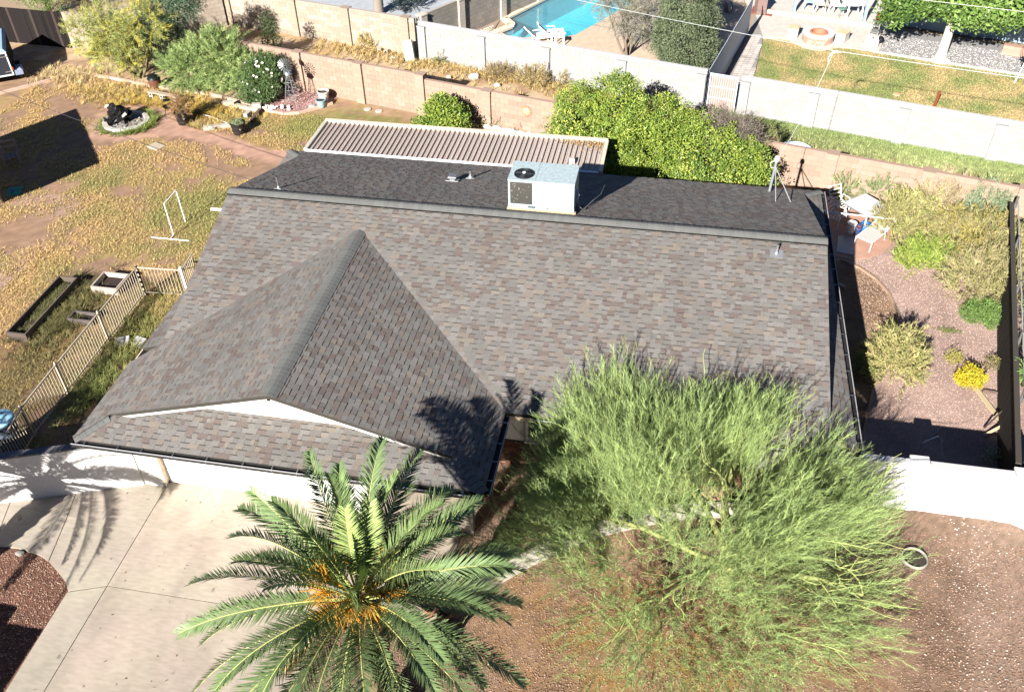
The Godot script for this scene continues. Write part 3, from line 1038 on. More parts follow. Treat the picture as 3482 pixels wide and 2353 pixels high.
# ---------------------------------------------------------------- things on and behind the roof
func pipe(called: String, label: String, at: Vector3, h: float, r: float, plate: float) -> void:
	var o := thing(called, label, "vent pipe", at)
	var mb := MB.new()
	mb.tube([Vector3(0, -0.05, 0), Vector3(0, h, 0)], [r, r], 12, L(0.55, 0.56, 0.57), false)
	mb.tube([Vector3(0, h, 0), Vector3(0, h - 0.02, 0)], [r * 0.8, r * 0.8], 12, L(0.05, 0.05, 0.05))
	mb.tube([Vector3(0, h * 0.45, 0), Vector3(0, h * 0.45 + 0.02, 0)], [r * 1.15, r * 1.15], 12, L(0.5, 0.5, 0.5))
	part("pipe", mb.mesh(M.metal), o)
	mb = MB.new()
	var p := -0.319 if at.z < 0.0 else 0.304
	var t := Transform3D(Basis(Vector3.RIGHT, atan(p)), Vector3(0, 0.014, 0.02))
	mb.box(t, Vector3(plate, 0.012, plate * 0.8), L(0.42, 0.44, 0.47))
	mb.lathe(Vector3.ZERO, [Vector2(r * 2.2, -0.02), Vector2(r * 1.9, 0.03), Vector2(r * 1.1, 0.09)], 12, L(0.4, 0.42, 0.45))
	part("flashing", mb.mesh(M.galv), o)

func build_roof_things() -> void:
	pipe("vent_pipe", "tall thin metal vent pipe on the rear slope, at the ridge's left end", Vector3(-3.01, 4.05, -0.62), 0.40, 0.028, 0.2)
	pipe("vent_pipe", "short stout vent pipe halfway down the rear slope, left of the air conditioner", Vector3(2.1, 3.06, -3.74), 0.28, 0.045, 0.26)
	pipe("vent_pipe", "vent pipe on a pale flashing plate, front slope near the ridge's right end", Vector3(11.36, 4.065, 0.56), 0.30, 0.032, 0.34)
	# low box vent
	var bv := thing("box_vent", "low square metal vent with a flat cap, on the rear slope beside the stout pipe", "roof vent", Vector3(1.65, 3.24, -3.2))
	var mb := MB.new()
	mb.box_at(Vector3(0, 0.05, 0), Vector3(0.16, 0.16, 0.16), L(0.4, 0.42, 0.44))
	part("throat", mb.mesh(M.galv), bv)
	mb = MB.new()
	mb.bevel(Transform3D(Basis(), Vector3(0, 0.15, 0)), Vector3(0.27, 0.05, 0.25), 0.02, L(0.62, 0.6, 0.62))
	part("cap", mb.mesh(M.metal), bv)
	mb = MB.new()
	mb.box(Transform3D(Basis(Vector3.RIGHT, -0.309), Vector3(0, 0.012, 0)), Vector3(0.4, 0.012, 0.34), L(0.4, 0.43, 0.46))
	part("flashing", mb.mesh(M.galv), bv)
	# packaged air conditioner on its sleepers
	var ac := thing("rooftop_air_conditioner", "pale blue grey packaged air conditioner standing on the rear slope just behind the ridge", "air conditioner", Vector3(4.90, 4.10, -0.98), 0.0)
	var pale := L(0.37, 0.46, 0.49)
	var w := 1.86
	var d := 1.05
	mb = MB.new()
	mb.bevel(Transform3D(Basis(), Vector3(0, 0.565, 0)), Vector3(w, 0.77, d), 0.012, pale)
	part("casing", mb.mesh(M.paint), ac)
	mb = MB.new()
	mb.bevel(Transform3D(Basis(), Vector3(0, 0.957, 0)), Vector3(w + 0.03, 0.02, d + 0.03), 0.006, pale)
	mb.box_at(Vector3(-0.17, 0.969, 0), Vector3(0.012, 0.006, d), pale * 0.8)
	part("top_panel", mb.mesh(M.paint), ac)
	mb = MB.new()
	mb.box_at(Vector3(0, 0.125, 0), Vector3(w + 0.02, 0.11, d + 0.02), L(0.31, 0.38, 0.43))
	for q in [-0.83, -0.77, 0.74, 0.80]:
		mb.tube([Vector3(q, 0.13, d / 2), Vector3(q, 0.13, d / 2 + 0.014)], [0.016, 0.016], 8, L(0.06, 0.07, 0.08))
	mb.tube([Vector3(0.18, 0.125, d / 2), Vector3(0.18, 0.125, d / 2 + 0.02)], [0.022, 0.022], 8, L(0.10, 0.11, 0.12))
	mb.box_at(Vector3(-0.26, 0.135, d / 2 + 0.011), Vector3(0.21, 0.04, 0.006), L(0.02, 0.02, 0.025))
	part("base_rail", mb.mesh(M.paint), ac)
	for q in [[0.10, 0.33, "access_panel"], [0.57, 0.60, "access_panel"]]:
		mb = MB.new()
		mb.bevel(Transform3D(Basis(Vector3.RIGHT, PI / 2), Vector3(q[0], 0.56 + (0.02 if q[1] > 0.5 else -0.03), d / 2 + 0.004)), Vector3(q[1] - 0.02, 0.012, 0.48 if q[1] < 0.5 else 0.36), 0.006, pale * 1.04)
		part(q[2], mb.mesh(M.paint), ac)
	# condenser coil behind its fins: brown grey, with pale bent patches
	mb = MB.new()
	mb.box_at(Vector3(-0.56, 0.555, d / 2 + 0.003), Vector3(0.63, 0.69, 0.006), L(0.14, 0.135, 0.12))
	for i in 42:
		mb.box_at(Vector3(-0.865 + i * 0.0149, 0.555, d / 2 + 0.009), Vector3(0.004, 0.68, 0.008), L(0.26, 0.25, 0.225))
	for i in 26:
		mb.box(Transform3D(Basis(Vector3.BACK, rng.randf() * 1.0), Vector3(-0.56 + rng.randf_range(-0.29, 0.29), 0.555 + rng.randf_range(-0.32, 0.32), d / 2 + 0.014)), Vector3(rng.randf_range(0.006, 0.03), rng.randf_range(0.01, 0.035), 0.004), L(0.6, 0.6, 0.56))
	part("condenser_coil", mb.mesh(M.galv), ac)
	# fan: well, blades, guard
	var fc := Vector3(-0.53, 0.0, 0.17)
	mb = MB.new()
	mb.lathe(fc + Vector3(0, 0.970, 0), [Vector2(0.285, 0.0), Vector2(0.285, 0.016), Vector2(0.262, 0.016), Vector2(0.258, 0.001), Vector2(0.0, 0.001)], 32, L(0.012, 0.013, 0.016))
	part("fan_well", mb.mesh(M.dark), ac)
	mb = MB.new()
	for k in 4:
		var a := TAU * k / 4.0 + 0.3
		var u := Vector3(cos(a), 0, sin(a))
		var t := Vector3(-sin(a), 0, cos(a))
		var c0 := fc + Vector3(0, 0.985, 0)
		mb.quad(c0 + u * 0.05 - t * 0.04, c0 + u * 0.23 - t * 0.10 - Vector3(0, 0.008, 0), c0 + u * 0.24 + t * 0.05 + Vector3(0, 0.004, 0), c0 + u * 0.05 + t * 0.04, L(0.10, 0.12, 0.13))
	part("fan_blades", mb.mesh(M.galv), ac)
	mb = MB.new()
	for r in [0.09, 0.14, 0.19, 0.24, 0.28]:
		var ring := []
		var rr := []
		for k in 33:
			ring.append(fc + Vector3(cos(TAU * k / 32.0) * r, 1.012 - r * r * 0.25, sin(TAU * k / 32.0) * r))
			rr.append(0.0035)
		mb.tube(ring, rr, 4, L(0.10, 0.12, 0.13), false)
	for k in 8:
		var a := TAU * k / 8.0
		mb.tube([fc + Vector3(cos(a) * 0.04, 1.012, sin(a) * 0.04), fc + Vector3(cos(a) * 0.285, 0.99, sin(a) * 0.285)], [0.004, 0.004], 4, L(0.10, 0.12, 0.13), false)
	part("fan_guard", mb.mesh(M.galv), ac)
	mb = MB.new()
	mb.lathe(fc + Vector3(0, 1.008, 0), [Vector2(0.052, 0.0), Vector2(0.05, 0.02), Vector2(0.0, 0.024)], 6, L(0.70, 0.72, 0.72))
	part("fan_hub", mb.mesh(M.paint), ac)
	mb = MB.new()
	mb.beam(Vector3(-w / 2 - 0.04, 0.035, d / 2 + 0.0), Vector3(w / 2 + 0.06, 0.035, d / 2 + 0.0), 0.09, 0.07, L(0.52, 0.40, 0.26))
	mb.beam(Vector3(-w / 2 - 0.02, -0.06, -d / 2 + 0.05), Vector3(w / 2 + 0.02, -0.06, -d / 2 + 0.05), 0.12, 0.26, L(0.50, 0.38, 0.25))
	mb.beam(Vector3(-w / 2 - 0.06, 0.0, d / 2 + 0.09), Vector3(w / 2 + 0.10, 0.0, d / 2 + 0.09), 0.06, 0.03, L(0.62, 0.55, 0.40))
	part("sleeper", mb.mesh(M.wood), ac)
	mb = MB.new()
	mb.box_at(Vector3(w / 2 + 0.03, 0.36, 0.05), Vector3(0.07, 0.22, 0.16), L(0.48, 0.54, 0.58))
	mb.beam(Vector3(w / 2 + 0.06, 0.2, 0.2), Vector3(w / 2 + 0.10, 0.46, 0.18), 0.02, 0.02, L(0.62, 0.65, 0.68))
	part("disconnect_box", mb.mesh(M.paint), ac)
	mb = MB.new()
	mb.tube([Vector3(w / 2 + 0.06, 0.25, 0.1), Vector3(w / 2 + 0.1, 0.02, 0.1), Vector3(w / 2 + 0.22, -0.08, 0.1), Vector3(1.35, -0.28, -0.75), Vector3(1.5, -0.5, -1.5), Vector3(1.5, -1.05, -3.0)], [0.016, 0.016, 0.016, 0.016, 0.016, 0.016], 6, L(0.50, 0.51, 0.53))
	part("conduit", mb.mesh(M.galv), ac)
	# service mast braced by two legs, at the rear right of the roof
	var ms := thing("service_mast", "grey electric service mast with two brace legs at the rear right of the roof", "service mast", Vector3(11.63, 2.62, -5.1))
	mb = MB.new()
	mb.tube([Vector3(-0.05, -0.1, 0.02), Vector3(0, 1.12, 0)], [0.045, 0.045], 10, L(0.50, 0.53, 0.56))
	part("mast", mb.mesh(M.galv), ms)
	mb = MB.new()
	mb.lathe(Vector3(0, 1.08, 0), [Vector2(0.06, 0.0), Vector2(0.085, 0.06), Vector2(0.07, 0.16), Vector2(0.0, 0.2)], 12, L(0.66, 0.64, 0.68))
	part("weatherhead", mb.mesh(M.plastic), ms)
	for q in [Vector3(0.04, 0.41, 1.30), Vector3(0.50, 0.38, 1.20)]:
		mb = MB.new()
		mb.tube([Vector3(0, 0.9, 0), q, q + Vector3(0.05, -0.01, 0.03)], [0.018, 0.018, 0.018], 7, L(0.66, 0.67, 0.68))
		part("brace_leg", mb.mesh(M.galv), ms)
	mb = MB.new()
	mb.tube([Vector3(0.02, 1.15, -0.05), Vector3(-0.16, 1.0, -0.05), Vector3(-0.14, 0.86, 0), Vector3(-0.02, 0.84, 0.0)], [0.009, 0.009, 0.009, 0.009], 5, L(0.7, 0.7, 0.7))
	mb.tube([Vector3(0.03, 1.1, -0.04), Vector3(0.12, 0.98, -0.1), Vector3(0.08, 0.8, -0.04)], [0.009, 0.009, 0.009], 5, L(0.05, 0.05, 0.05))
	part("drip_loop", mb.mesh(M.plastic), ms)
	# white pipe sticking out under the left rake
	mb = MB.new()
	mb.tube([Vector3(-4.3, 2.55, -1.52), Vector3(-5.95, 2.50, -1.50)], [0.045, 0.045], 10, L(0.82, 0.82, 0.82))
	solo("white_pipe", mb.mesh(M.plastic), "white plastic pipe sticking out sideways past the left edge of the roof", "pipe")
	# metal patio cover behind the rear eave
	var pc := thing("patio_cover", "tan ribbed metal patio cover attached along the rear eave of the house", "patio cover", Vector3(0.75, 2.45, -6.85))
	var tan_c := L(0.47, 0.40, 0.36)
	var x0 := -5.02
	var x1 := 5.28
	var zn := 1.12
	var zf := -1.08
	var slope := 0.02
	var n := 57
	var pwid := (x1 - x0) / n
	mb = MB.new()
	var pr := [Vector2(0.0, 0.0), Vector2(pwid * 0.20, 0.0), Vector2(pwid * 0.24, 0.012), Vector2(pwid * 0.30, 0.012), Vector2(pwid * 0.34, 0.0), Vector2(pwid * 0.66, 0.0), Vector2(pwid * 0.70, 0.062), Vector2(pwid * 0.88, 0.062), Vector2(pwid * 0.92, 0.0), Vector2(pwid, 0.0)]
	for i in pr.size() - 1:
		var a: Vector2 = pr[i]
		var b: Vector2 = pr[i + 1]
		mb.quad(Vector3(a.x, a.y, zn), Vector3(b.x, b.y, zn), Vector3(b.x, b.y - slope, zf), Vector3(a.x, a.y - slope, zf), tan_c)
		mb.quad(Vector3(a.x, a.y - 0.012, zf), Vector3(b.x, b.y - 0.012, zf), Vector3(b.x, b.y, zf), Vector3(a.x, a.y, zf), tan_c * 0.9)
	var pan := mb.mesh(M.paint)
	mb = MB.new()
	for i in pr.size() - 1:
		var a: Vector2 = pr[i]
		var b: Vector2 = pr[i + 1]
		mb.quad(Vector3(a.x, a.y, zn), Vector3(b.x, b.y, zn), Vector3(b.x, b.y - slope, zf), Vector3(a.x, a.y - slope, zf), tan_c * 1.06)
	var pan2 := mb.mesh(M.paint)
	for i in n:
		part("roof_panel", pan if rng.randf() < 0.6 else pan2, pc).position = Vector3(x0 + i * pwid, 0, 0)
	mb = MB.new()
	mb.beam(Vector3(x0 - 0.1, 0.0, zf - 0.06), Vector3(x1 + 0.1, 0.0, zf - 0.06), 0.15, 0.15, L(0.68, 0.60, 0.47))
	part("front_beam", mb.mesh(M.paint), pc)
	for x in [x0 - 0.06, x1 + 0.06]:
		mb = MB.new()
		mb.beam(Vector3(x, 0.02, zn), Vector3(x, 0.0, zf), 0.13, 0.13, L(0.50, 0.48, 0.40) if x < 0 else L(0.66, 0.58, 0.46))
		part("side_beam", mb.mesh(M.paint), pc)
	mb = MB.new()
	mb.beam(Vector3(x0, 0.035, zn + 0.03), Vector3(x1, 0.035, zn + 0.03), 0.12, 0.03, L(0.78, 0.82, 0.85))
	part("flashing", mb.mesh(M.paint), pc)
	for x in [-4.9, -1.6, 1.8, 5.2]:
		mb = MB.new()
		mb.beam(Vector3(x, -2.45, zf + 0.05), Vector3(x, -0.05, zf + 0.05), 0.09, 0.09, L(0.6, 0.54, 0.44), Vector3.FORWARD)
		part("post", mb.mesh(M.paint), pc)
	mb = MB.new()
	mb.bevel(Transform3D(Basis(), Vector3(0.0, 0.11, 0)), Vector3(0.2, 0.2, 0.16), 0.015, L(0.50, 0.40, 0.38))
	part("vent_hood", mb.mesh(M.paint), pc).position = Vector3(4.32, 0, 0.62)
	mb = MB.new()
	mb.tri(Vector3(-0.025, 0, 0.0), Vector3(0.0, 0.004, 0.012), Vector3(0.03, 0.006, 0), Color.WHITE)
	mb.tri(Vector3(-0.025, 0, 0.0), Vector3(0.03, 0.006, 0), Vector3(0.0, 0.012, -0.014), Color.WHITE)
	var xf := []
	var cc := []
	for i in 620:
		var x := 6.05 - absf(rng.randfn(0.0, 0.75))
		var z := -7.85 + absf(rng.randfn(0.0, 0.28)) * (0.4 + (x - 3.8) * 0.4)
		if x < 3.6 or z > -5.9:
			continue
		xf.append(Transform3D(Basis.from_euler(Vector3(rng.randf_range(-0.5, 0.5), rng.randf() * TAU, rng.randf_range(-0.5, 0.5))).scaled(Vector3.ONE * rng.randf_range(0.7, 1.5)), Vector3(x, 2.475 + rng.randf() * 0.02, z)))
		cc.append([L(0.42, 0.28, 0.10), L(0.24, 0.12, 0.04), L(0.5, 0.36, 0.17), L(0.10, 0.05, 0.02)][rng.randi() % 4])
	var fl := scatter("fallen_leaves", mb.mesh(M.leaf), self, xf, cc)
	tag(fl, "drift of dry orange brown leaves on the right end of the ribbed patio cover", "leaves")

# ---------------------------------------------------------------- block walls
# jobs keep every block; the ones nearest the camera become pieces, the rest one part
func block_wall(called: String, label: String, runs: Array, cols: Array, t: float, pieces: int, pil: Array, capcol: Color) -> Node3D:
	var at: Vector2 = runs[0][0]
	var w := thing(called, label, "wall", Vector3(at.x, 0, at.y))
	var org := Vector3(at.x, 0, at.y)
	var jobs := []
	var meshes := []
	for c in cols:
		var mb := MB.new()
		mb.box(Transform3D(), Vector3(0.390, 0.190, t), c)
		meshes.append(mb.mesh(M.block))
	var core := MB.new()
	var cap := MB.new()
	for r in runs:  # [from, to, height, base]
		var a := Vector3(r[0].x, 0, r[0].y)
		var b := Vector3(r[1].x, 0, r[1].y)
		var d := (b - a)
		var l := d.length()
		d /= l
		var z := d.cross(Vector3.UP)
		var bs := Basis(d, Vector3.UP, z)
		var rows := int(round(r[2] / 0.2))
		core.box(Transform3D(bs, (a + b) * 0.5 + Vector3(0, rows * 0.1, 0) - org), Vector3(l, rows * 0.2, t - 0.018), cols[0] * 0.72)
		core.box(Transform3D(bs, (a + b) * 0.5 + Vector3(0, -0.1, 0) - org), Vector3(l, 0.2, t - 0.014), cols[0] * 0.7)
		cap.box(Transform3D(bs, (a + b) * 0.5 + Vector3(0, rows * 0.2 + 0.014, 0) - org), Vector3(l, 0.03, t + 0.012), capcol)
		for row in rows:
			var s := -0.2 if row % 2 else 0.0
			while s < l:
				var s0 := maxf(s, 0.0)
				var s1 := minf(s + 0.4, l)
				if s1 - s0 > 0.05:
					var p := a + d * (s0 + s1) * 0.5 + Vector3(0, row * 0.2 + 0.1, 0)
					jobs.append([p.distance_squared_to(EYE), p - org, bs, (s1 - s0) / 0.4, rng.randi() % cols.size()])
				s += 0.4
	part("mortar_core", core.mesh(M.block), w)
	jobs.sort_custom(func(p, q): return p[0] < q[0])
	var rest := MB.new()
	for i in jobs.size():
		var j: Array = jobs[i]
		var tr := Transform3D(j[2], j[1] + (j[2] as Basis).z * rng.randf_range(-0.002, 0.002))
		if i < pieces and j[3] > 0.99:
			part("block", meshes[j[4]], w).transform = tr
		else:
			rest.box(tr, Vector3(0.4 * j[3] - 0.010, 0.190, t), jit(cols[j[4]], 0.05) * (0.90 if tr.origin.y < 0.2 else 1.0))
	part("blocks", rest.mesh(M.block), w).set_meta("kind", "stuff")
	part("cap_course", cap.mesh(M.block), w)
	for q in pil:  # [place, height, turn, colour]
		var mb := MB.new()
		var hgt: float = q[1]
		var rows := int(hgt / 0.2)
		for row in rows:
			mb.box(Transform3D(Basis(Vector3.UP, q[2]), Vector3(0, row * 0.2 + 0.1, 0)), Vector3(0.40, 0.19, 0.36), jit(q[3], 0.05))
		mb.box(Transform3D(Basis(Vector3.UP, q[2]), Vector3(0, rows * 0.1, 0)), Vector3(0.385, rows * 0.2, 0.345), q[3] * 0.85)
		mb.box(Transform3D(Basis(Vector3.UP, q[2]), Vector3(0, rows * 0.2 + 0.025, 0)), Vector3(0.44, 0.05, 0.40), q[3])
		part("pilaster", mb.mesh(M.block), w).position = Vector3(q[0].x, 0, q[0].y) - org
	return w

func pilasters(a: Vector2, b: Vector2, spots: Array, h: float, col: Color) -> Array:
	var d := (b - a).normalized()
	var out := []
	for s in spots:
		out.append([a + d * (s as float), h, -d.angle(), col])
	return out

func build_walls() -> void:
	# salmon block wall along the back of the yard
	var pa := Vector2(-11.5, -16.13)
	var pm := Vector2(-2.25, -13.86)
	var pb := Vector2(22.5, -7.87)
	var salmon := [L(0.380, 0.276, 0.216), L(0.402, 0.298, 0.234), L(0.363, 0.254, 0.195), L(0.390, 0.282, 0.213)]
	var dl := pm.distance_to(pa)
	var pils := pilasters(pa, pm, [0.05, dl - 6.3, dl - 3.15, dl - 0.1], 1.9, L(0.41, 0.295, 0.23)) + pilasters(pm, pb, [3.0, 6.2, 9.4, 12.5, 16.9, 20.2, 23.3], 1.65, L(0.41, 0.295, 0.23))
	block_wall("salmon_block_wall", "salmon pink block wall with pilasters along the back of the house's yard", [[pa, pm, 1.85, 0.0], [pm, pb, 1.62, 0.0]], salmon, 0.15, 300, pils, L(0.42, 0.29, 0.23))
	# white block wall of the rear neighbours, right of the utility box
	var wa := Vector2(-3.95, -19.56)
	var wb := Vector2(9.55, -16.0)
	var wc := Vector2(10.95, -15.62)
	var wd := Vector2(27.0, -11.45)
	var white := [L(0.373, 0.370, 0.361), L(0.348, 0.348, 0.341), L(0.392, 0.387, 0.373), L(0.361, 0.358, 0.350)]
	var grey := L(0.350, 0.356, 0.359)
	block_wall("white_block_wall", "long white block wall with grey pilasters in front of the swimming pool", [[wa, wb, 1.72, 0.0]], white, 0.15, 170, pilasters(wa, wb, [0.2, 3.35, 6.6, 10.2, 13.75], 1.75, grey), L(0.55, 0.55, 0.56))
	block_wall("white_block_wall", "bright white block wall in front of the right neighbour's lawn, beyond the gate", [[wc, wd, 1.72, 0.0]], white, 0.15, 250, pilasters(wc, wd, [0.2, 3.0, 6.5, 10.0, 13.2], 1.75, grey), L(0.58, 0.57, 0.57))
	# beige stretch further left
	var ba := Vector2(-15.0, -22.45)
	var bb := Vector2(-4.2, -19.85)
	var beige := [L(0.398, 0.333, 0.262), L(0.413, 0.348, 0.278), L(0.367, 0.301, 0.239), L(0.427, 0.378, 0.318)]
	block_wall("beige_block_wall", "beige block wall behind the alley, left of the pale green utility box", [[ba, bb, 1.8, 0.0]], beige, 0.15, 110, pilasters(ba, bb, [0.1, 4.2, 7.3, 10.6], 1.85, L(0.383, 0.307, 0.240)), L(0.46, 0.38, 0.33))
	# far left wall closing the yard
	var la := Vector2(-21.6, -18.3)
	var lb := Vector2(-20.4, -18.25)
	var lc := Vector2(-15.1, -22.2)
	block_wall("left_block_wall", "tan block wall at the far left end of the yard, behind the wispy weeds", [[la, lb, 1.8, 0.0], [lb, lc, 1.8, 0.0]], beige, 0.15, 60, [], L(0.40, 0.33, 0.29))
	# shaded far left wall painted as near-black boards, paler ones for sunlit slits
	var df := thing("shaded_wall_boards", "near black boards standing in for the shaded wall, far left corner behind the trailer", "fence", Vector3(-30.0, 0, -18.9))
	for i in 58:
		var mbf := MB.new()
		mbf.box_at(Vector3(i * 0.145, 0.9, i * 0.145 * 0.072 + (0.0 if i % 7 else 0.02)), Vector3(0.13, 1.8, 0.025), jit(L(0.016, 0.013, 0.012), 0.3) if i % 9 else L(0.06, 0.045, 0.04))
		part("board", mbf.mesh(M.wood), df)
	# grey wall running away between the two rear neighbours
	block_wall("grey_block_wall", "grey block wall in shade running back beside the swimming pool yard", [[Vector2(-4.15, -20.1), Vector2(2.6, -31.4), 1.75, 0.0]], [L(0.36, 0.33, 0.29), L(0.38, 0.35, 0.31), L(0.34, 0.31, 0.28)], 0.15, 40, pilasters(Vector2(-4.15, -20.1), Vector2(2.6, -31.4), [0.3, 2.9, 6.0, 9.0], 1.8, L(0.62, 0.56, 0.48)), L(0.44, 0.40, 0.35))
	# gate between the two white walls
	var g := thing("steel_gate", "pale blue steel gate with brown mesh between the two white block walls", "gate", Vector3(10.25, 0, -15.81), -0.255)
	var blue := L(0.55, 0.62, 0.72)
	var mb := MB.new()
	for x in [-0.58, 0.58]:
		mb.box_at(Vector3(x, 0.86, 0), Vector3(0.05, 1.72, 0.05), blue)
	for y in [0.12, 0.66, 1.15, 1.62, 1.70]:
		mb.box_at(Vector3(0, y, 0), Vector3(1.11, 0.035, 0.04), blue)
	part("frame", mb.mesh(M.paint), g)
	for i in 11:
		mb = MB.new()
		mb.box_at(Vector3(-0.48 + i * 0.096, 0.9, 0.012), Vector3(0.014, 1.55, 0.014), L(0.72, 0.66, 0.64))
		part("bar", mb.mesh(M.paint), g)
	mb = MB.new()
	mb.box_at(Vector3(0, 0.87, -0.03), Vector3(1.08, 1.48, 0.008), L(0.36, 0.26, 0.23))
	part("mesh_panel", mb.mesh(M.block), g)
	# blue picket screen running back from the gate
	var f := thing("blue_fence", "pale blue metal picket fence running back from the gate beside the dense olive bush", "fence", Vector3(9.62, 0, -16.25))
	var fd := Vector3(11.6 - 9.62, 0, -25.2 + 16.25)
	var fl := fd.length()
	fd /= fl
	var fb := Basis(fd.cross(Vector3.UP) * -1.0, Vector3.UP, fd)
	mb = MB.new()
	mb.box(Transform3D(fb, fd * fl * 0.5 + Vector3(0, 1.62, 0)), Vector3(0.04, 0.05, fl), L(0.5, 0.58, 0.7))
	mb.box(Transform3D(fb, fd * fl * 0.5 + Vector3(0, 0.3, 0)), Vector3(0.04, 0.05, fl), L(0.5, 0.58, 0.7))
	part("rail", mb.mesh(M.paint), f)
	mb = MB.new()
	mb.box(Transform3D(fb, Vector3(0, 0.86, 0)), Vector3(0.02, 1.72, 0.085), L(0.50, 0.58, 0.70))
	var pk := mb.mesh(M.paint)
	for i in 92:
		part("picket", pk, f).position = fd * (i * fl / 92.0)
	# white stucco yard walls either side of the house front
	var st := thing("stucco_wall", "white stucco yard wall left of the garage, marked by palm shadows", "wall", Vector3(-4.25, 0, 7.62))
	var sd := Vector3(-3.14, 0, 1.12).normalized()
	mb = MB.new()
	mb.box(Transform3D(Basis(Vector3.UP, -atan2(sd.z, sd.x) + PI), sd * 4.5 + Vector3(0, 0.78, 0)), Vector3(9.0, 1.56, 0.2), L(0.82, 0.81, 0.80))
	part("panel", mb.mesh(M.stucco), st)
	for i in 22:
		mb = MB.new()
		mb.box(Transform3D(Basis(Vector3.UP, -atan2(sd.z, sd.x) + PI), sd * (0.21 + i * 0.41) + Vector3(0, 1.585 + rng.randf_range(-0.006, 0.006), 0)), Vector3(0.40, 0.05, 0.2 + rng.randf_range(0.0, 0.02)), jit(L(0.20, 0.20, 0.21), 0.15))
		part("cap_block", mb.mesh(M.block), st)
	st = thing("stucco_wall", "white stucco yard wall on the right, running from the house to the street corner", "wall", Vector3(12.6, 0, 5.2))
	mb = MB.new()
	mb.box_at(Vector3(2.5, 0.8, 0), Vector3(5.0, 1.6, 0.16), L(0.84, 0.835, 0.82))
	part("panel", mb.mesh(M.stucco), st)
	mb = MB.new()
	mb.box_at(Vector3(2.5, 1.615, 0.0), Vector3(5.0, 0.03, 0.18), L(0.62, 0.62, 0.62))
	part("cap_course", mb.mesh(M.block), st)
	for x in [2.33, 4.68]:
		mb = MB.new()
		mb.box_at(Vector3(x, 0.82, -0.02), Vector3(0.40, 1.64, 0.24), L(0.83, 0.825, 0.81))
		mb.bevel(Transform3D(Basis(), Vector3(x, 1.68, -0.02)), Vector3(0.44, 0.08, 0.28), 0.02, L(0.68, 0.69, 0.69))
		part("pilaster", mb.mesh(M.stucco), st)
	mb = MB.new()
	mb.box(Transform3D(Basis(Vector3.UP, -0.45), Vector3(5.9, 0.75, 0.5)), Vector3(2.2, 1.5, 0.2), L(0.80, 0.80, 0.80))
	part("return_panel", mb.mesh(M.stucco), st)
	# dark side fence on the right boundary, with posts, a rope and a board rail
	var sf := thing("side_fence", "dark weathered board fence along the right boundary, behind the shaded gravel", "fence", Vector3(17.25, 0, 4.9))
	var d0 := Vector3(17.25, 0, 4.9)
	var d1 := Vector3(19.75, 0, -7.4)
	var sl := (d1 - d0)
	var sn := sl.length()
	sl /= sn
	var sb := Basis(sl.cross(Vector3.UP) * -1.0, Vector3.UP, sl)
	mb = MB.new()
	mb.box(Transform3D(sb, Vector3(0, 0.8, 0)), Vector3(0.022, 1.6, 0.138), L(0.030, 0.024, 0.021))
	var bd := mb.mesh(M.wood)
	mb = MB.new()
	mb.box(Transform3D(sb, Vector3(0, 0.79, 0)), Vector3(0.022, 1.58, 0.138), L(0.022, 0.018, 0.016))
	var bd2 := mb.mesh(M.wood)
	for i in 90:
		part("board", bd if i % 3 else bd2, sf).position = sl * (i * sn / 90.0) + Vector3(0, rng.randf_range(-0.01, 0.01), 0)
	mb = MB.new()
	mb.beam(sl * 0.05 + Vector3(-0.05, 1.63, 0), sl * (sn - 0.1) + Vector3(-0.05, 1.63, 0), 0.13, 0.05, L(0.07, 0.06, 0.052))
	part("top_rail", mb.mesh(M.wood), sf)
	for i in 6:
		mb = MB.new()
		mb.tube([Vector3.ZERO, Vector3(0, 1.72, 0)], [0.045, 0.045], 8, L(0.3, 0.3, 0.3))
		part("post", mb.mesh(M.galv), sf).position = sl * (0.2 + i * 2.5) + Vector3(0.14, 0, 0)
	mb = MB.new()
	var rope := []
	var rr := []
	for i in 26:
		rope.append(d0 + sl * (sn * i / 25.0) + Vector3(0.14, 1.70 - 0.05 * sin(PI * fmod(i * 0.5, 1.0)), 0))
		rr.append(0.022)
	mb.tube(rope, rr, 6, L(0.45, 0.43, 0.40))
	solo("rope", mb.mesh(M.wood), "pale rope strung along the top of the dark side fence on the right", "rope")

# ---------------------------------------------------------------- plant kit
func leaf_cluster(leaves: int, r: float, ll: float, lw: float, fold := 0.3, droop := 0.0) -> MB:  # broad leaves spread in a ball of radius r
	var mb := MB.new()
	for i in leaves:
		var d := Vector3(rng.randfn(), rng.randfn() * 0.8 + 0.25, rng.randfn()).normalized()
		var at := d * r * pow(rng.randf(), 0.5)
		var dir := (d + Vector3(rng.randfn() * 0.4, rng.randfn() * 0.4 - droop, rng.randfn() * 0.4)).normalized()
		var side := dir.cross(Vector3(rng.randfn() * 0.5, 1, rng.randfn() * 0.5)).normalized()
		var up := side.cross(dir)
		var s := rng.randf_range(0.75, 1.2)
		var a := at
		var b := at + dir * ll * s
		var m := at + dir * ll * 0.45 * s
		var v := rng.randf_range(0.82, 1.15)
		var col := Color(v, v, v)
		var e := up * lw * fold
		mb.tri(a, m + side * lw * 0.5 * s + e, m, col)
		mb.tri(m, m + side * lw * 0.5 * s + e, b, col)
		mb.tri(a, m, m - side * lw * 0.5 * s + e, col)
		mb.tri(m, b, m - side * lw * 0.5 * s + e, col)
	return mb

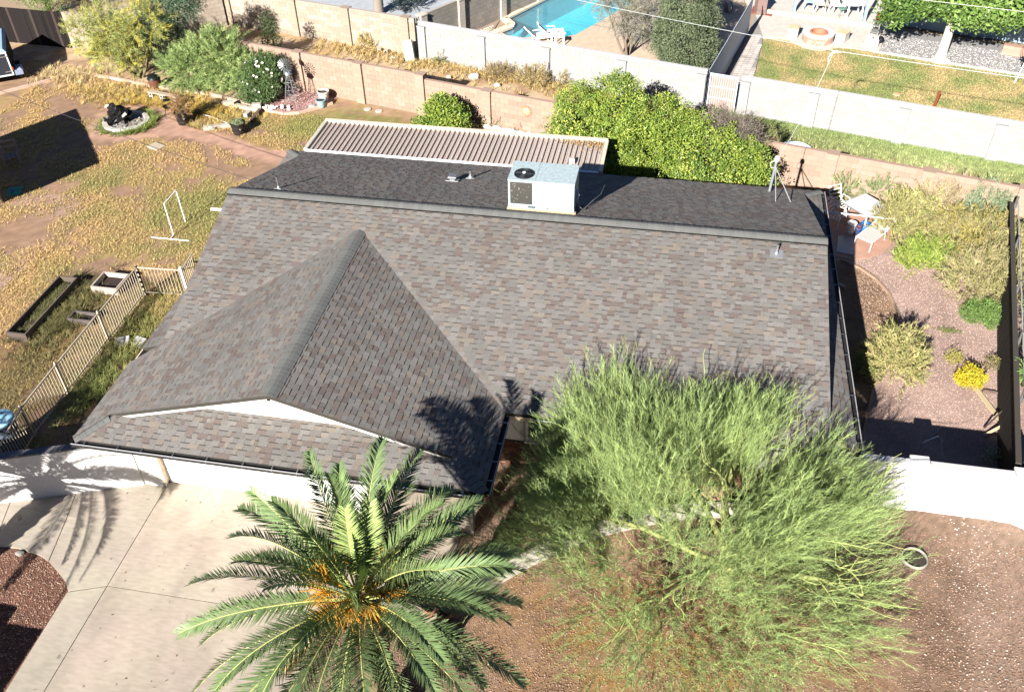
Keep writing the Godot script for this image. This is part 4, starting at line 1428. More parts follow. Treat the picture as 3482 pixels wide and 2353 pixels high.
func spray(len_: float, twigs: int, tl: float, w: float, spread: float) -> MB:  # a feathery shoot along +y
	var mb := MB.new()
	var bend := Vector3(rng.randf_range(-0.2, 0.2), 0, rng.randf_range(-0.2, 0.2))
	var stem := func(t: float) -> Vector3: return Vector3(0, len_ * t, 0) + bend * len_ * t * t
	for i in 4:
		var a: Vector3 = stem.call(i / 4.0)
		var b: Vector3 = stem.call((i + 1) / 4.0)
		var s := Vector3(w * 0.8, 0, 0) if i % 2 else Vector3(0, 0, w * 0.8)
		mb.quad(a - s, a + s, b + s * 0.7, b - s * 0.7, Color(0.95, 1.0, 0.8))
	for i in twigs:
		var t := (i + rng.randf()) / twigs
		var a: Vector3 = stem.call(0.12 + 0.88 * t)
		var az := rng.randf() * TAU
		var d := Vector3(cos(az) * spread, 1.0 + rng.randfn() * 0.3, sin(az) * spread).normalized()
		var b := a + d * tl * rng.randf_range(0.6, 1.2)
		var s := d.cross(Vector3(rng.randfn(), rng.randfn(), rng.randfn())).normalized() * w
		var v := rng.randf_range(0.75, 1.25)
		mb.tri(a - s, a + s, b, Color(v, v, v))
		var b2 := a + (b - a) * 0.55
		var d2 := (d + Vector3(rng.randfn(), rng.randfn(), rng.randfn()) * 0.6).normalized()
		mb.tri(b2, b2 + s * 1.6, b2 + d2 * tl * 0.5, Color(v, v, v) * 1.08)
	return mb

func tuft(blades: int, h: float, w: float, lean: float) -> MB:
	var mb := MB.new()
	for i in blades:
		var az := rng.randf() * TAU
		var o := Vector3(cos(az), 0, sin(az))
		var s := Vector3(-o.z, 0, o.x) * w * 0.5
		var a := o * rng.randf() * h * 0.35
		var m := a + o * lean * h * rng.randf_range(0.3, 1.0) + Vector3(0, h * rng.randf_range(0.45, 0.7), 0)
		var b := m + o * lean * h * rng.randf_range(0.3, 1.3) + Vector3(0, h * rng.randf_range(0.05, 0.4), 0)
		var v := rng.randf_range(0.75, 1.2)
		mb.quad(a - s, a + s, m + s * 0.8, m - s * 0.8, Color(v, v, v))
		mb.tri(m - s * 0.8, m + s * 0.8, b, Color(v, v, v))
	return mb

# points on and in a heap of ellipsoids [centre, radii]; density sits near the outside
func heap(lumps: Array, count: int, depth: float, floor_y := 0.03, gaps := -9.0) -> Array:
	var w := []
	var tot := 0.0
	for l in lumps:
		var r: Vector3 = l[1]
		tot += pow(r.x * r.z, 0.8) * pow(r.y, 0.6)
		w.append(tot)
	var out := []
	var tries := 0
	while out.size() < count and tries < count * 6:
		tries += 1
		var k := rng.randf() * tot
		var i := 0
		while w[i] < k:
			i += 1
		var d := Vector3(rng.randfn(), rng.randfn(), rng.randfn()).normalized()
		var f := 1.0 - depth * rng.randf() * rng.randf() * 1.4
		f *= 1.0 + 0.26 * n_mid.get_noise_3dv((lumps[i][0] as Vector3) + d * 3.0) + 0.10 * n_fine.get_noise_3dv(d * 2.0 + lumps[i][0])
		var p: Vector3 = lumps[i][0] + d * (lumps[i][1] as Vector3) * f
		if p.y < floor_y or n_mid.get_noise_3dv(p * 1.5) + 0.5 * n_fine.get_noise_3dv(p * 0.8) < gaps:
			continue
		var deep := false
		for j in lumps.size():
			if j != i and ((p - lumps[j][0]) / (lumps[j][1] as Vector3)).length() < 0.72:
				deep = true
				break
		if not deep:
			out.append([p, (d / (lumps[i][1] as Vector3)).normalized(), i])
	return out

func aim(d: Vector3, roll: float) -> Basis:  # +y along d
	var y := d.normalized()
	var x := y.cross(Vector3(0.31, 0.2, 0.93)).normalized()
	return Basis(x, y, x.cross(y)) * Basis(Vector3.UP, roll)

func crown(parent: Node, called: String, kinds: Array, pts: Array, cols: Array, s0: float, s1: float, jitter: float, tilt: float, lift := 0.0, var_ := 0.22) -> void:
	var groups := []
	for k in kinds:
		groups.append([[], []])
	var gnum := 0
	for q in pts:
		var g: Array = groups[rng.randi() % kinds.size()]
		var d: Vector3 = (q[1] + Vector3(rng.randfn(), rng.randfn(), rng.randfn()) * tilt + Vector3(0, lift, 0)).normalized()
		var s := rng.randf_range(s0, s1)
		var c: Color = cols[(q[2] * 7 + rng.randi() % 3) % cols.size()]
		g[0].append(Transform3D(aim(d, rng.randf() * TAU).scaled(Vector3(s, s, s)), q[0] + Vector3(rng.randfn(), rng.randfn(), rng.randfn()) * jitter))
		g[1].append(jit(c, var_))
	for k in kinds.size():
		if groups[k][0].size():
			scatter(called, kinds[k], parent, groups[k][0], groups[k][1])

func limb(mb: MB, a: Vector3, b: Vector3, r0: float, r1: float, sag: float, col: Color, sides := 7) -> Array:
	var pts := []
	var rr := []
	var wob := Vector3(rng.randfn(), rng.randfn() * 0.5, rng.randfn()) * a.distance_to(b) * 0.06
	for i in 7:
		var t := i / 6.0
		pts.append(a.lerp(b, t) + Vector3(0, sag * sin(PI * t), 0) + wob * sin(PI * t * 1.7))
		rr.append(lerpf(r0, r1, t))
	mb.tube(pts, rr, sides, col)
	return pts

# ---------------------------------------------------------------- palms
func frond(parent: Node, az: float, elev: float, len_: float, droop: float, base: Vector3, green: Color, twist: float) -> void:
	var mb := MB.new()
	var n := 26
	var p := base
	var dir := Vector3(cos(az) * cos(elev), sin(elev), -sin(az) * cos(elev))
	var pts := []
	var rr := []
	var ups := []
	var dirs := []
	var side0 := Vector3(-sin(az), 0, -cos(az)).rotated(dir, twist)
	for i in n + 1:
		var t := i / float(n)
		pts.append(p)
		rr.append(lerpf(0.026, 0.004, pow(t, 0.7)))
		dirs.append(dir)
		ups.append(side0.cross(dir).normalized() * -1.0 if side0.cross(dir).y < 0 else side0.cross(dir).normalized())
		p += dir * len_ / n
		dir = (dir + Vector3(0, -droop * (0.25 + 1.4 * t * t) / n, 0) + side0 * twist * 0.10 * t / n * 6.0).normalized()
	mb.tube(pts, rr, 5, L(0.42, 0.44, 0.15), false)
	var pairs := 100
	for i in pairs:
		var t := 0.13 + 0.87 * i / pairs
		var k := t * n
		var i0 := mini(int(k), n - 1)
		var a: Vector3 = (pts[i0] as Vector3).lerp(pts[i0 + 1], k - i0)
		var d: Vector3 = dirs[i0]
		var up: Vector3 = ups[i0]
		var sd := d.cross(up).normalized()
		var ll := rng.randf_range(0.30, 0.38) * sin(PI * clampf(0.12 + 0.80 * t, 0.0, 1.0)) + 0.07
		if t < 0.22:
			ll *= 0.55
		for s in [-1.0, 1.0]:
			var out: Vector3 = (sd * s * 0.86 + d * (0.62 + 0.5 * t) + up * (0.42 + rng.randf_range(-0.12, 0.16)) + Vector3(rng.randfn(), rng.randfn(), rng.randfn()) * 0.10).normalized()
			var w := out.cross(up).normalized() * 0.0115
			var v := rng.randf_range(0.8, 1.18)
			var col := Color(green.r * v, green.g * v, green.b * v)
			var m := a + out * ll * 0.4
			var tip := a + out * ll + Vector3(0, -0.05 * ll, 0)
			mb.tri(a - w * 0.5, a + w * 0.5, m + w, col)
			mb.tri(a - w * 0.5, m + w, m - w, col)
			mb.tri(m - w, m + w, tip, col)
	part("frond", mb.mesh(M.palm_leaf), parent)

func palm(label: String, at: Vector3, h: float, scale: float, seed_: int, fruit: bool, fullness := 1.0) -> Node3D:
	rng.seed = seed_
	var o := thing("date_palm", label, "palm tree", at)
	var mb := MB.new()
	mb.tube([Vector3.ZERO, Vector3(0, h * 0.5, 0.02), Vector3(0, h, 0)], [0.36 * scale, 0.30 * scale, 0.33 * scale], 14, L(0.20, 0.14, 0.09))
	for i in 90:
		var y := h * (0.06 + 0.92 * i / 90.0)
		var a := i * 2.4
		var d := Vector3(cos(a), 0, sin(a))
		mb.box(Transform3D(Basis(d.cross(Vector3.UP).normalized(), (Vector3.UP + d * 0.5).normalized(), d), d * 0.32 * scale + Vector3(0, y, 0)), Vector3(0.17, 0.16, 0.06), jit(L(0.24, 0.165, 0.10), 0.3))
	part("trunk", mb.mesh(M.bark), o)
	var top := Vector3(0, h + 0.1, 0)
	var rings := [[6, 1.15, 0.2, 1.35, 1.0], [10, 0.86, 0.24, 2.2, 1.5], [13, 0.60, 0.24, 2.95, 1.9], [16, 0.32, 0.26, 3.2, 1.8], [15, 0.0, 0.26, 3.05, 1.4], [9, -0.5, 0.25, 2.2, 0.6]]
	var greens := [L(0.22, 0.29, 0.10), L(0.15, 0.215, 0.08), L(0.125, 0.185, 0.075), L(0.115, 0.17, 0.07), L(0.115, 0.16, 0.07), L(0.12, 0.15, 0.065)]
	var g := 0
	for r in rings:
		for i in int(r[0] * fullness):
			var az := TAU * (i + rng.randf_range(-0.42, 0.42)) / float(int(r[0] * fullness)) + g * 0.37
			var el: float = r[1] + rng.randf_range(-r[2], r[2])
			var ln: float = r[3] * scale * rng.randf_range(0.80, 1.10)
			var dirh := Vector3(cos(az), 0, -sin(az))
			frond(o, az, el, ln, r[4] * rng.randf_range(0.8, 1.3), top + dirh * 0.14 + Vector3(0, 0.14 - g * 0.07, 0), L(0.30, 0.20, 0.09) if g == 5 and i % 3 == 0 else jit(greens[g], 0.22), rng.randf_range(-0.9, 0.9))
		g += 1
	if fruit:
		for i in 11:
			var az := i * 0.571 + 0.3
			var d := Vector3(cos(az), 0.75, -sin(az)).normalized()
			mb = MB.new()
			var base := top + d * 0.15
			var hub := base + d * 0.5
			mb.tube([base, hub], [0.022, 0.014], 5, L(0.50, 0.27, 0.04))
			for k in 34:
				var e := (d + Vector3(rng.randfn(), rng.randfn() * 0.7 - 0.25, rng.randfn()) * 0.55).normalized()
				var tip := hub + e * rng.randf_range(0.28, 0.5)
				mb.tube([hub + (base - hub) * rng.randf() * 0.3, hub.lerp(tip, 0.6) + Vector3(0, 0.02, 0), tip - Vector3(0, 0.05, 0)], [0.006, 0.006, 0.004], 3, jit(L(0.62, 0.30, 0.035), 0.25), false)
			part("fruit_stalk", mb.mesh(M.leaf), o)
	return o

# ---------------------------------------------------------------- all plants
func bush(called: String, label: String, cat: String, at: Vector3, lumps: Array, kinds: Array, count: int, cols: Array, s0: float, s1: float, depth: float, tilt: float, lift: float, stems: int, stem_col: Color, part_name := "foliage", group := "", gaps := -0.22) -> Node3D:
	var o := thing(called, label, cat, at, 0.0, group)
	if stems > 0:
		var mb := MB.new()
		for i in stems:
			var l: Array = lumps[i % lumps.size()]
			var a := Vector3(rng.randfn() * 0.08, -0.05, rng.randfn() * 0.08)
			var c: Vector3 = l[0] + Vector3(rng.randfn() * 0.3, 0.1, rng.randfn() * 0.3) * (l[1] as Vector3)
			limb(mb, a, c, 0.03 + 0.012 * c.length(), 0.012, 0.05, stem_col, 5)
		part("stem", mb.mesh(M.bark), o)
	crown(o, part_name, kinds, heap(lumps, count, depth, 0.03, gaps), cols, s0, s1, 0.03, tilt, lift)
	return o

func build_plants() -> void:
	rng.seed = 501
	var citrus := []
	for i in 3:
		citrus.append(leaf_cluster(11, 0.15, 0.10, 0.05, 0.25, 0.15).mesh(M.gloss_leaf))
	var small := []
	for i in 3:
		small.append(leaf_cluster(16, 0.13, 0.06, 0.026, 0.2).mesh(M.leaf))
	var narrow := []
	for i in 3:
		narrow.append(leaf_cluster(14, 0.13, 0.105, 0.026, 0.2).mesh(M.leaf))
	var big := []
	for i in 3:
		big.append(leaf_cluster(7, 0.16, 0.17, 0.10, 0.2, 0.3).mesh(M.gloss_leaf))
	var fea := []
	for i in 4:
		fea.append(spray(0.42, 34, 0.13, 0.0065, 0.9).mesh(M.leaf))
	var weed := []
	for i in 4:
		weed.append(spray(0.40, 22, 0.12, 0.008, 0.7).mesh(M.leaf))
	var bare := []
	for i in 3:
		bare.append(spray(0.38, 18, 0.16, 0.0045, 1.0).mesh(M.bark))
	var lime := [L(0.25, 0.31, 0.055), L(0.18, 0.25, 0.045), L(0.12, 0.19, 0.035), L(0.36, 0.40, 0.09), L(0.09, 0.15, 0.03)]
	# citrus trees behind the house, a tall hedge of them
	var ct := [
		["large bright green citrus tree, leftmost of the row behind the patio cover", Vector3(5.4, 0, -11.0), [[Vector3(0, 1.75, 0), Vector3(1.75, 1.45, 1.5)], [Vector3(-0.7, 1.3, 0.9), Vector3(1.2, 1.1, 1.0)], [Vector3(0.7, 2.3, -0.6), Vector3(1.1, 1.0, 1.0)]], 2500],
		["bright green citrus tree in the middle of the row, above the air conditioner's right", Vector3(7.7, 0, -9.7), [[Vector3(0, 1.7, 0), Vector3(1.6, 1.4, 1.7)], [Vector3(0.2, 2.1, -0.9), Vector3(1.1, 0.9, 0.9)], [Vector3(-0.6, 1.1, 1.3), Vector3(1.2, 1.05, 1.0)]], 2400],
		["bright green citrus tree holding the grey dead shrub, right part of the row", Vector3(9.75, 0, -9.3), [[Vector3(0, 1.6, 0), Vector3(1.45, 1.35, 1.5)], [Vector3(-0.2, 1.3, 1.4), Vector3(1.2, 1.0, 0.9)], [Vector3(-0.7, 1.9, -0.9), Vector3(0.7, 0.8, 0.8)]], 1900],
		["bright green citrus tree at the right end of the row, beside the service mast", Vector3(11.1, 0, -8.3), [[Vector3(0, 1.35, 0), Vector3(0.95, 1.25, 1.4)], [Vector3(-0.3, 1.1, 1.0), Vector3(0.9, 1.0, 0.8)]], 1100],
		["low dark green citrus tree tucked close behind the right end of the patio cover", Vector3(6.75, 0, -8.3), [[Vector3(0, 1.0, 0), Vector3(0.8, 0.85, 0.8)]], 500],
	]
	for q in ct:
		bush("citrus_tree", q[0], "citrus tree", q[1], q[2], citrus, int(q[3] * 1.15), lime, 0.7, 1.25, 0.6, 0.6, 0.15, 5, L(0.14, 0.10, 0.07), "crown", "citrus trees behind the house", -0.12)
	bush("citrus_bush", "round yellow green citrus bush by the salmon wall, alone behind the patio cover", "citrus bush", Vector3(-0.95, 0, -12.1), [[Vector3(0, 0.75, 0), Vector3(1.0, 0.85, 0.85)], [Vector3(-0.5, 0.5, 0.3), Vector3(0.8, 0.6, 0.6)], [Vector3(-0.1, 1.2, 0), Vector3(0.55, 0.5, 0.5)]], citrus, 1000, lime, 0.9, 1.4, 0.5, 0.5, 0.15, 4, L(0.14, 0.1, 0.07))
	bush("citrus_sapling", "small leafy green shrub at the left end of the patio cover", "shrub", Vector3(-4.75, 0, -8.55), [[Vector3(0, 0.7, 0), Vector3(0.28, 0.65, 0.3)]], citrus, 110, [L(0.12, 0.22, 0.04), L(0.17, 0.26, 0.05)], 0.8, 1.2, 0.5, 0.5, 0.2, 2, L(0.14, 0.1, 0.07))
	bush("dead_shrub", "grey brown leafless shrub standing among the citrus trees", "shrub", Vector3(10.35, 0, -9.9), [[Vector3(0, 2.15, 0), Vector3(0.8, 0.75, 0.75)], [Vector3(0.2, 1.6, 0.3), Vector3(0.8, 0.8, 0.7)]], bare, 760, [L(0.25, 0.21, 0.18), L(0.20, 0.165, 0.14), L(0.30, 0.26, 0.22)], 1.0, 1.6, 0.8, 0.4, 0.5, 6, L(0.2, 0.16, 0.13), "twigs")
	bush("wild_shrub", "grey green wispy shrub at the right end of the citrus row, against the white wall", "shrub", Vector3(11.4, 0, -11.0), [[Vector3(0, 0.9, 0), Vector3(0.8, 0.9, 0.6)]], weed, 360, [L(0.20, 0.22, 0.09), L(0.22, 0.18, 0.10)], 0.8, 1.4, 0.7, 0.4, 0.7, 4, L(0.2, 0.16, 0.1))
	# left end of the yard
	bush("blossom_tree", "wispy yellow flowering tree at the top left of the yard", "tree", Vector3(-16.6, 0, -15.6), [[Vector3(-0.4, 2.2, -0.3), Vector3(1.9, 0.85, 1.3)], [Vector3(-1.4, 1.5, -0.4), Vector3(1.3, 0.7, 0.9)], [Vector3(0.8, 2.6, -0.2), Vector3(1.1, 0.7, 0.9)], [Vector3(-0.6, 1.1, 0.3), Vector3(1.1, 0.5, 0.8)], [Vector3(-2.4, 2.0, -0.5), Vector3(0.9, 0.5, 0.7)]], fea, 1150, [L(0.42, 0.41, 0.12), L(0.36, 0.38, 0.13), L(0.28, 0.32, 0.12), L(0.48, 0.43, 0.08)], 0.8, 1.5, 0.95, 0.6, 0.3, 8, L(0.20, 0.17, 0.09), "crown", "", -0.05)
	bush("dark_tree", "dark green small leaved tree between the yellow blossom tree and the feathery shrub", "tree", Vector3(-15.4, 0, -16.6), [[Vector3(0.1, 2.5, -0.2), Vector3(1.15, 1.15, 0.9)], [Vector3(1.1, 3.1, -0.5), Vector3(0.9, 0.7, 0.7)], [Vector3(-0.5, 1.8, 0.2), Vector3(0.8, 0.7, 0.7)]], narrow, 900, [L(0.055, 0.105, 0.06), L(0.08, 0.135, 0.08), L(0.12, 0.18, 0.11)], 0.9, 1.6, 0.6, 0.6, 0.1, 6, L(0.13, 0.10, 0.07), "crown")
	bush("feathery_shrub", "wide feathery light green shrub at the back left, beside the white flowering bush", "shrub", Vector3(-12.3, 0, -15.2), [[Vector3(0, 1.1, 0), Vector3(1.9, 1.0, 0.95)], [Vector3(-1.2, 0.9, 0.5), Vector3(1.2, 0.8, 0.8)], [Vector3(1.2, 0.9, 0.4), Vector3(1.2, 0.8, 0.7)], [Vector3(0.1, 1.8, -0.3), Vector3(1.2, 0.6, 0.7)]], fea, 2100, [L(0.30, 0.39, 0.14), L(0.22, 0.31, 0.11), L(0.37, 0.44, 0.18), L(0.18, 0.26, 0.09)], 0.8, 1.4, 0.9, 0.5, 0.3, 7, L(0.18, 0.14, 0.09), "foliage", "", -0.10)
	var ole := bush("oleander_bush", "dark green bush dotted with white flowers, beside the garden windmill", "bush", Vector3(-9.7, 0, -14.2), [[Vector3(0, 0.95, 0), Vector3(1.0, 0.95, 0.8)], [Vector3(0.3, 1.5, -0.2), Vector3(0.7, 0.5, 0.6)], [Vector3(-0.3, 0.5, 0.4), Vector3(0.9, 0.5, 0.6)]], narrow, 1000, [L(0.075, 0.125, 0.04), L(0.10, 0.16, 0.055), L(0.055, 0.095, 0.035)], 0.9, 1.4, 0.6, 0.5, 0.3, 6, L(0.12, 0.1, 0.07))
	var fm := MB.new()
	for k in 5:
		var a := TAU * k / 5
		fm.tri(Vector3.ZERO, Vector3(cos(a - 0.5), 0.25, sin(a - 0.5)) * 0.04, Vector3(cos(a + 0.5), 0.25, sin(a + 0.5)) * 0.04, Color.WHITE)
	var fx := []
	var fc := []
	for q in heap([[Vector3(0, 0.95, 0.05), Vector3(1.05, 1.0, 0.85)], [Vector3(0.3, 1.5, -0.15), Vector3(0.72, 0.53, 0.62)]], 90, 0.05):
		fx.append(Transform3D(aim(q[1], rng.randf()).scaled(Vector3.ONE * rng.randf_range(0.9, 1.6)), q[0]))
		fc.append(L(0.8, 0.78, 0.72))
	scatter("flowers", fm.mesh(M.leaf), ole, fx, fc)
	bush("wall_weeds", "olive green weeds growing at the foot of the far left block wall", "weeds", Vector3(-18.9, 0, -18.1), [[Vector3(0, 0.45, 0), Vector3(1.1, 0.55, 0.6)], [Vector3(1.0, 0.35, 0.3), Vector3(0.9, 0.4, 0.5)]], weed, 460, [L(0.22, 0.22, 0.09), L(0.16, 0.17, 0.07), L(0.28, 0.25, 0.11)], 0.7, 1.3, 0.7, 0.4, 0.7, 0, L(0.1, 0.1, 0.1))
	bush("corner_tree", "bright green leafy tree beyond the far left wall, at the picture's top left corner", "tree", Vector3(-25.3, 0, -22.2), [[Vector3(0, 1.7, 0), Vector3(1.7, 1.4, 1.3)]], small, 900, [L(0.15, 0.23, 0.06), L(0.2, 0.27, 0.08)], 1.0, 1.6, 0.6, 0.5, 0.2, 4, L(0.13, 0.1, 0.07))
	bush("wall_shrub", "dark leafy shrub against the beige wall, above the garden windmill", "shrub", Vector3(-10.9, 0, -18.2), [[Vector3(0, 0.7, 0), Vector3(0.75, 0.7, 0.5)], [Vector3(-0.1, 1.5, -0.3), Vector3(0.35, 0.7, 0.3)]], narrow, 260, [L(0.05, 0.07, 0.035), L(0.07, 0.10, 0.04)], 0.9, 1.3, 0.6, 0.5, 0.2, 4, L(0.1, 0.08, 0.06))
	# alley weeds
	for q in [["dry tan tuft against the beige wall in the alley", Vector3(-6.9, 0, -20.2), Vector3(0.5, 0.35, 0.35), L(0.42, 0.32, 0.11), 90], ["low brown dry brush in the alley below the pool's white wall, left clump", Vector3(0.5, 0, -17.9), Vector3(1.2, 0.32, 0.4), L(0.28, 0.21, 0.11), 260], ["taller dry brush in the alley, just left of the citrus row", Vector3(2.2, 0, -17.3), Vector3(1.3, 0.5, 0.5), L(0.36, 0.28, 0.14), 340], ["thin green weed at the alley wall right of the utility box", Vector3(-2.9, 0, -19.0), Vector3(0.2, 0.3, 0.2), L(0.20, 0.22, 0.08), 30]]:
		bush("alley_brush", q[0], "weeds", q[1], [[Vector3(0, q[2].y * 0.5, 0), q[2]]], weed, q[4], [q[3], q[3] * 0.8, q[3] * 1.2], 0.5, 1.0, 0.8, 0.5, 0.8, 0, L(0, 0, 0))
	# right yard weeds: each clump its own
	var straw := L(0.30, 0.26, 0.13)
	var wds := [
		["tall straw coloured weeds nearest the brick patio", Vector3(16.7, 0, -7.6), Vector3(0.75, 0.75, 0.8), [L(0.32, 0.32, 0.12), straw], 420],
		["tall grey brown weeds against the salmon wall, behind the straw clump", Vector3(17.9, 0, -9.1), Vector3(0.9, 0.8, 0.6), [L(0.32, 0.26, 0.17), L(0.38, 0.31, 0.18)], 430],
		["blue green weeds against the salmon wall near the right edge", Vector3(19.5, 0, -8.6), Vector3(0.9, 0.75, 0.7), [L(0.20, 0.26, 0.16), L(0.25, 0.3, 0.18)], 430],
		["broad straw and yellow weed clump in the middle of the right bed", Vector3(18.6, 0, -6.5), Vector3(1.2, 0.75, 1.1), [straw, L(0.32, 0.27, 0.09), L(0.24, 0.24, 0.10)], 720],
		["dry pale weed clump spilling towards the gravel, below the yellow one", Vector3(18.7, 0, -4.6), Vector3(0.95, 0.65, 0.95), [straw, L(0.34, 0.30, 0.16), L(0.27, 0.26, 0.11)], 520],
		["dark olive weeds along the shaded right fence", Vector3(19.9, 0, -6.0), Vector3(0.55, 0.7, 1.1), [L(0.25, 0.25, 0.12), L(0.36, 0.31, 0.16)], 380],
		["bright green low weeds at the left foot of the right bed", Vector3(17.1, 0, -5.75), Vector3(0.55, 0.28, 0.5), [L(0.22, 0.30, 0.06), L(0.28, 0.33, 0.08)], 240],
	]
	for q in wds:
		bush("tall_weeds", q[0], "weeds", q[1], [[Vector3(0, q[2].y * 0.42, 0), q[2] * Vector3(1.1, 1.05, 1.1)], [Vector3(-0.45, q[2].y * 0.35, 0.35), q[2] * 0.7], [Vector3(0.4, q[2].y * 0.55, -0.3), q[2] * 0.75], [Vector3(0.1, q[2].y * 0.8, 0.1), q[2] * 0.5]], weed, int(q[4] * 1.35), q[3], 0.7, 1.7, 0.9, 0.45, 0.9, 0, L(0, 0, 0), "stalks", "weeds in the right hand bed")
	bush("ground_cover", "dense green ground cover mound at the lower end of the right bed", "ground cover", Vector3(18.45, 0, -2.95), [[Vector3(0, 0.14, 0), Vector3(0.65, 0.28, 0.55)]], small, 420, [L(0.12, 0.2, 0.05), L(0.16, 0.25, 0.07)], 0.8, 1.2, 0.6, 0.5, 0.4, 0, L(0, 0, 0))
	bush("green_weeds", "thin grey green weed growing through the table beside the salmon wall", "weeds", Vector3(15.9, 0, -9.3), [[Vector3(0, 0.55, 0), Vector3(0.5, 0.55, 0.3)]], weed, 130, [L(0.24, 0.29, 0.14)], 0.7, 1.1, 0.8, 0.4, 0.9, 0, L(0, 0, 0))
	bush("green_weeds", "slender grey green weed left of the tilted table, against the salmon wall", "weeds", Vector3(14.75, 0, -9.2), [[Vector3(0, 0.5, 0), Vector3(0.28, 0.5, 0.25)]], weed, 60, [L(0.24, 0.29, 0.14)], 0.7, 1.1, 0.8, 0.4, 0.9, 0, L(0, 0, 0))
	bush("spiky_shrub", "dry straw shrub with a dark crest standing on the brown soil beside the house", "shrub", Vector3(15.5, 0, -0.1), [[Vector3(0, 0.35, 0), Vector3(0.65, 0.45, 0.8)], [Vector3(0.1, 0.6, -0.6), Vector3(0.4, 0.4, 0.4)]], weed, 560, [L(0.36, 0.33, 0.14), L(0.28, 0.28, 0.11), L(0.42, 0.36, 0.17)], 0.8, 1.5, 0.9, 0.4, 0.6, 0, L(0, 0, 0), "stalks")
	bush("dirt_weeds", "low green weeds on the shaded soil close to the house, left of the straw shrub", "weeds", Vector3(14.55, 0, 0.1), [[Vector3(0, 0.14, 0), Vector3(0.4, 0.25, 0.7)]], small, 150, [L(0.16, 0.2, 0.06), L(0.24, 0.22, 0.08)], 0.8, 1.2, 0.6, 0.5, 0.4, 0, L(0, 0, 0))
	bush("yellow_shrub", "small round yellow flowering shrub on the pink gravel, near the leaning board", "shrub", Vector3(17.42, 0, 0.22), [[Vector3(0, 0.2, 0), Vector3(0.33, 0.27, 0.33)]], small, 200, [L(0.50, 0.40, 0.02), L(0.42, 0.38, 0.04)], 0.8, 1.1, 0.6, 0.4, 0.4, 0, L(0, 0, 0))
	bush("sprig", "small yellowish tuft on the gravel above the yellow shrub", "plant", Vector3(17.15, 0, -0.75), [[Vector3(0, 0.12, 0), Vector3(0.2, 0.16, 0.2)]], small, 46, [L(0.3, 0.28, 0.06)], 0.6, 0.9, 0.6, 0.4, 0.5, 0, L(0, 0, 0))
	bush("sprig", "small dark tuft on the gravel close to the right fence", "plant", Vector3(18.2, 0, -0.6), [[Vector3(0, 0.12, 0), Vector3(0.18, 0.16, 0.24)]], small, 50, [L(0.16, 0.15, 0.06), L(0.26, 0.23, 0.08)], 0.6, 0.9, 0.6, 0.4, 0.5, 0, L(0, 0, 0))
	bush("fence_shrub", "glossy green shrub with white blossom reaching over the dark side fence at the right edge", "shrub", Vector3(19.1, 0, 0.2), [[Vector3(0.1, 1.5, 0.0), Vector3(0.55, 0.8, 1.0)], [Vector3(0.35, 1.6, -1.6), Vector3(0.5, 0.8, 1.1)], [Vector3(-0.55, 1.6, 1.2), Vector3(0.5, 0.5, 0.6)]], narrow, 760, [L(0.12, 0.2, 0.06), L(0.16, 0.25, 0.07)], 0.9, 1.3, 0.6, 0.5, 0.3, 6, L(0.12, 0.1, 0.07))
	var wf := thing("white_blossom", "cluster of white blossom on the shrub at the right edge", "flowers", Vector3(19.25, 0, -1.6))
	var wx := []
	var wc := []
	for q in heap([[Vector3(0, 2.3, 0), Vector3(0.3, 0.22, 0.3)], [Vector3(0.1, 1.9, 1.3), Vector3(0.2, 0.15, 0.2)]], 70, 0.4):
		wx.append(Transform3D(aim(q[1], rng.randf()).scaled(Vector3.ONE * rng.randf_range(0.9, 1.5)), q[0]))
		wc.append(L(0.7, 0.69, 0.64))
	scatter("petals", fm.mesh(M.leaf), wf, wx, wc)
	# neighbours
	bush("olive_bush", "big dense grey green bush behind the white wall, left of the blue fence", "bush", Vector3(8.5, 0, -20.6), [[Vector3(0, 1.5, 0), Vector3(1.45, 1.55, 1.9)], [Vector3(-0.1, 2.6, -1.2), Vector3(1.3, 1.1, 1.6)], [Vector3(0.3, 0.9, 0.7), Vector3(1.2, 0.9, 1.2)]], small, 3600, [L(0.115, 0.145, 0.08), L(0.09, 0.12, 0.065), L(0.15, 0.18, 0.10), L(0.075, 0.10, 0.06)], 1.2, 1.9, 0.5, 0.5, 0.2, 6, L(0.13, 0.11, 0.09))
	bush("desert_tree", "half bare grey desert tree leaning over the pool deck", "tree", Vector3(5.85, 0, -21.2), [[Vector3(-0.5, 2.2, -0.3), Vector3(1.0, 0.8, 0.9)], [Vector3(0.7, 1.9, -0.2), Vector3(0.8, 0.9, 0.9)], [Vector3(-0.9, 2.7, -1.0), Vector3(1.0, 0.7, 0.8)]], bare, 700, [L(0.34, 0.31, 0.27), L(0.40, 0.37, 0.33), L(0.26, 0.27, 0.17)], 1.0, 1.7, 0.9, 0.5, 0.1, 7, L(0.22, 0.18, 0.14), "crown")
	var mul := thing("mulberry_tree", "tree with a whitewashed trunk and large green leaves at the top right", "tree", Vector3(20.35, 0, -22.75))
	var mb := MB.new()
	mb.tube([Vector3(0, -0.1, 0), Vector3(0, 0.12, 0), Vector3(0.03, 0.5, -0.05), Vector3(0.1, 1.6, -0.2), Vector3(0.12, 1.9, -0.25)], [0.50, 0.30, 0.22, 0.20, 0.26], 12, L(0.66, 0.61, 0.54))
	for k in 5:
		var a := k * 1.25 + 0.4
		mb.tube([Vector3(cos(a) * 0.15, 0.18, sin(a) * 0.15), Vector3(cos(a) * 0.5, 0.02, sin(a) * 0.45)], [0.09, 0.04], 6, L(0.62, 0.54, 0.45))
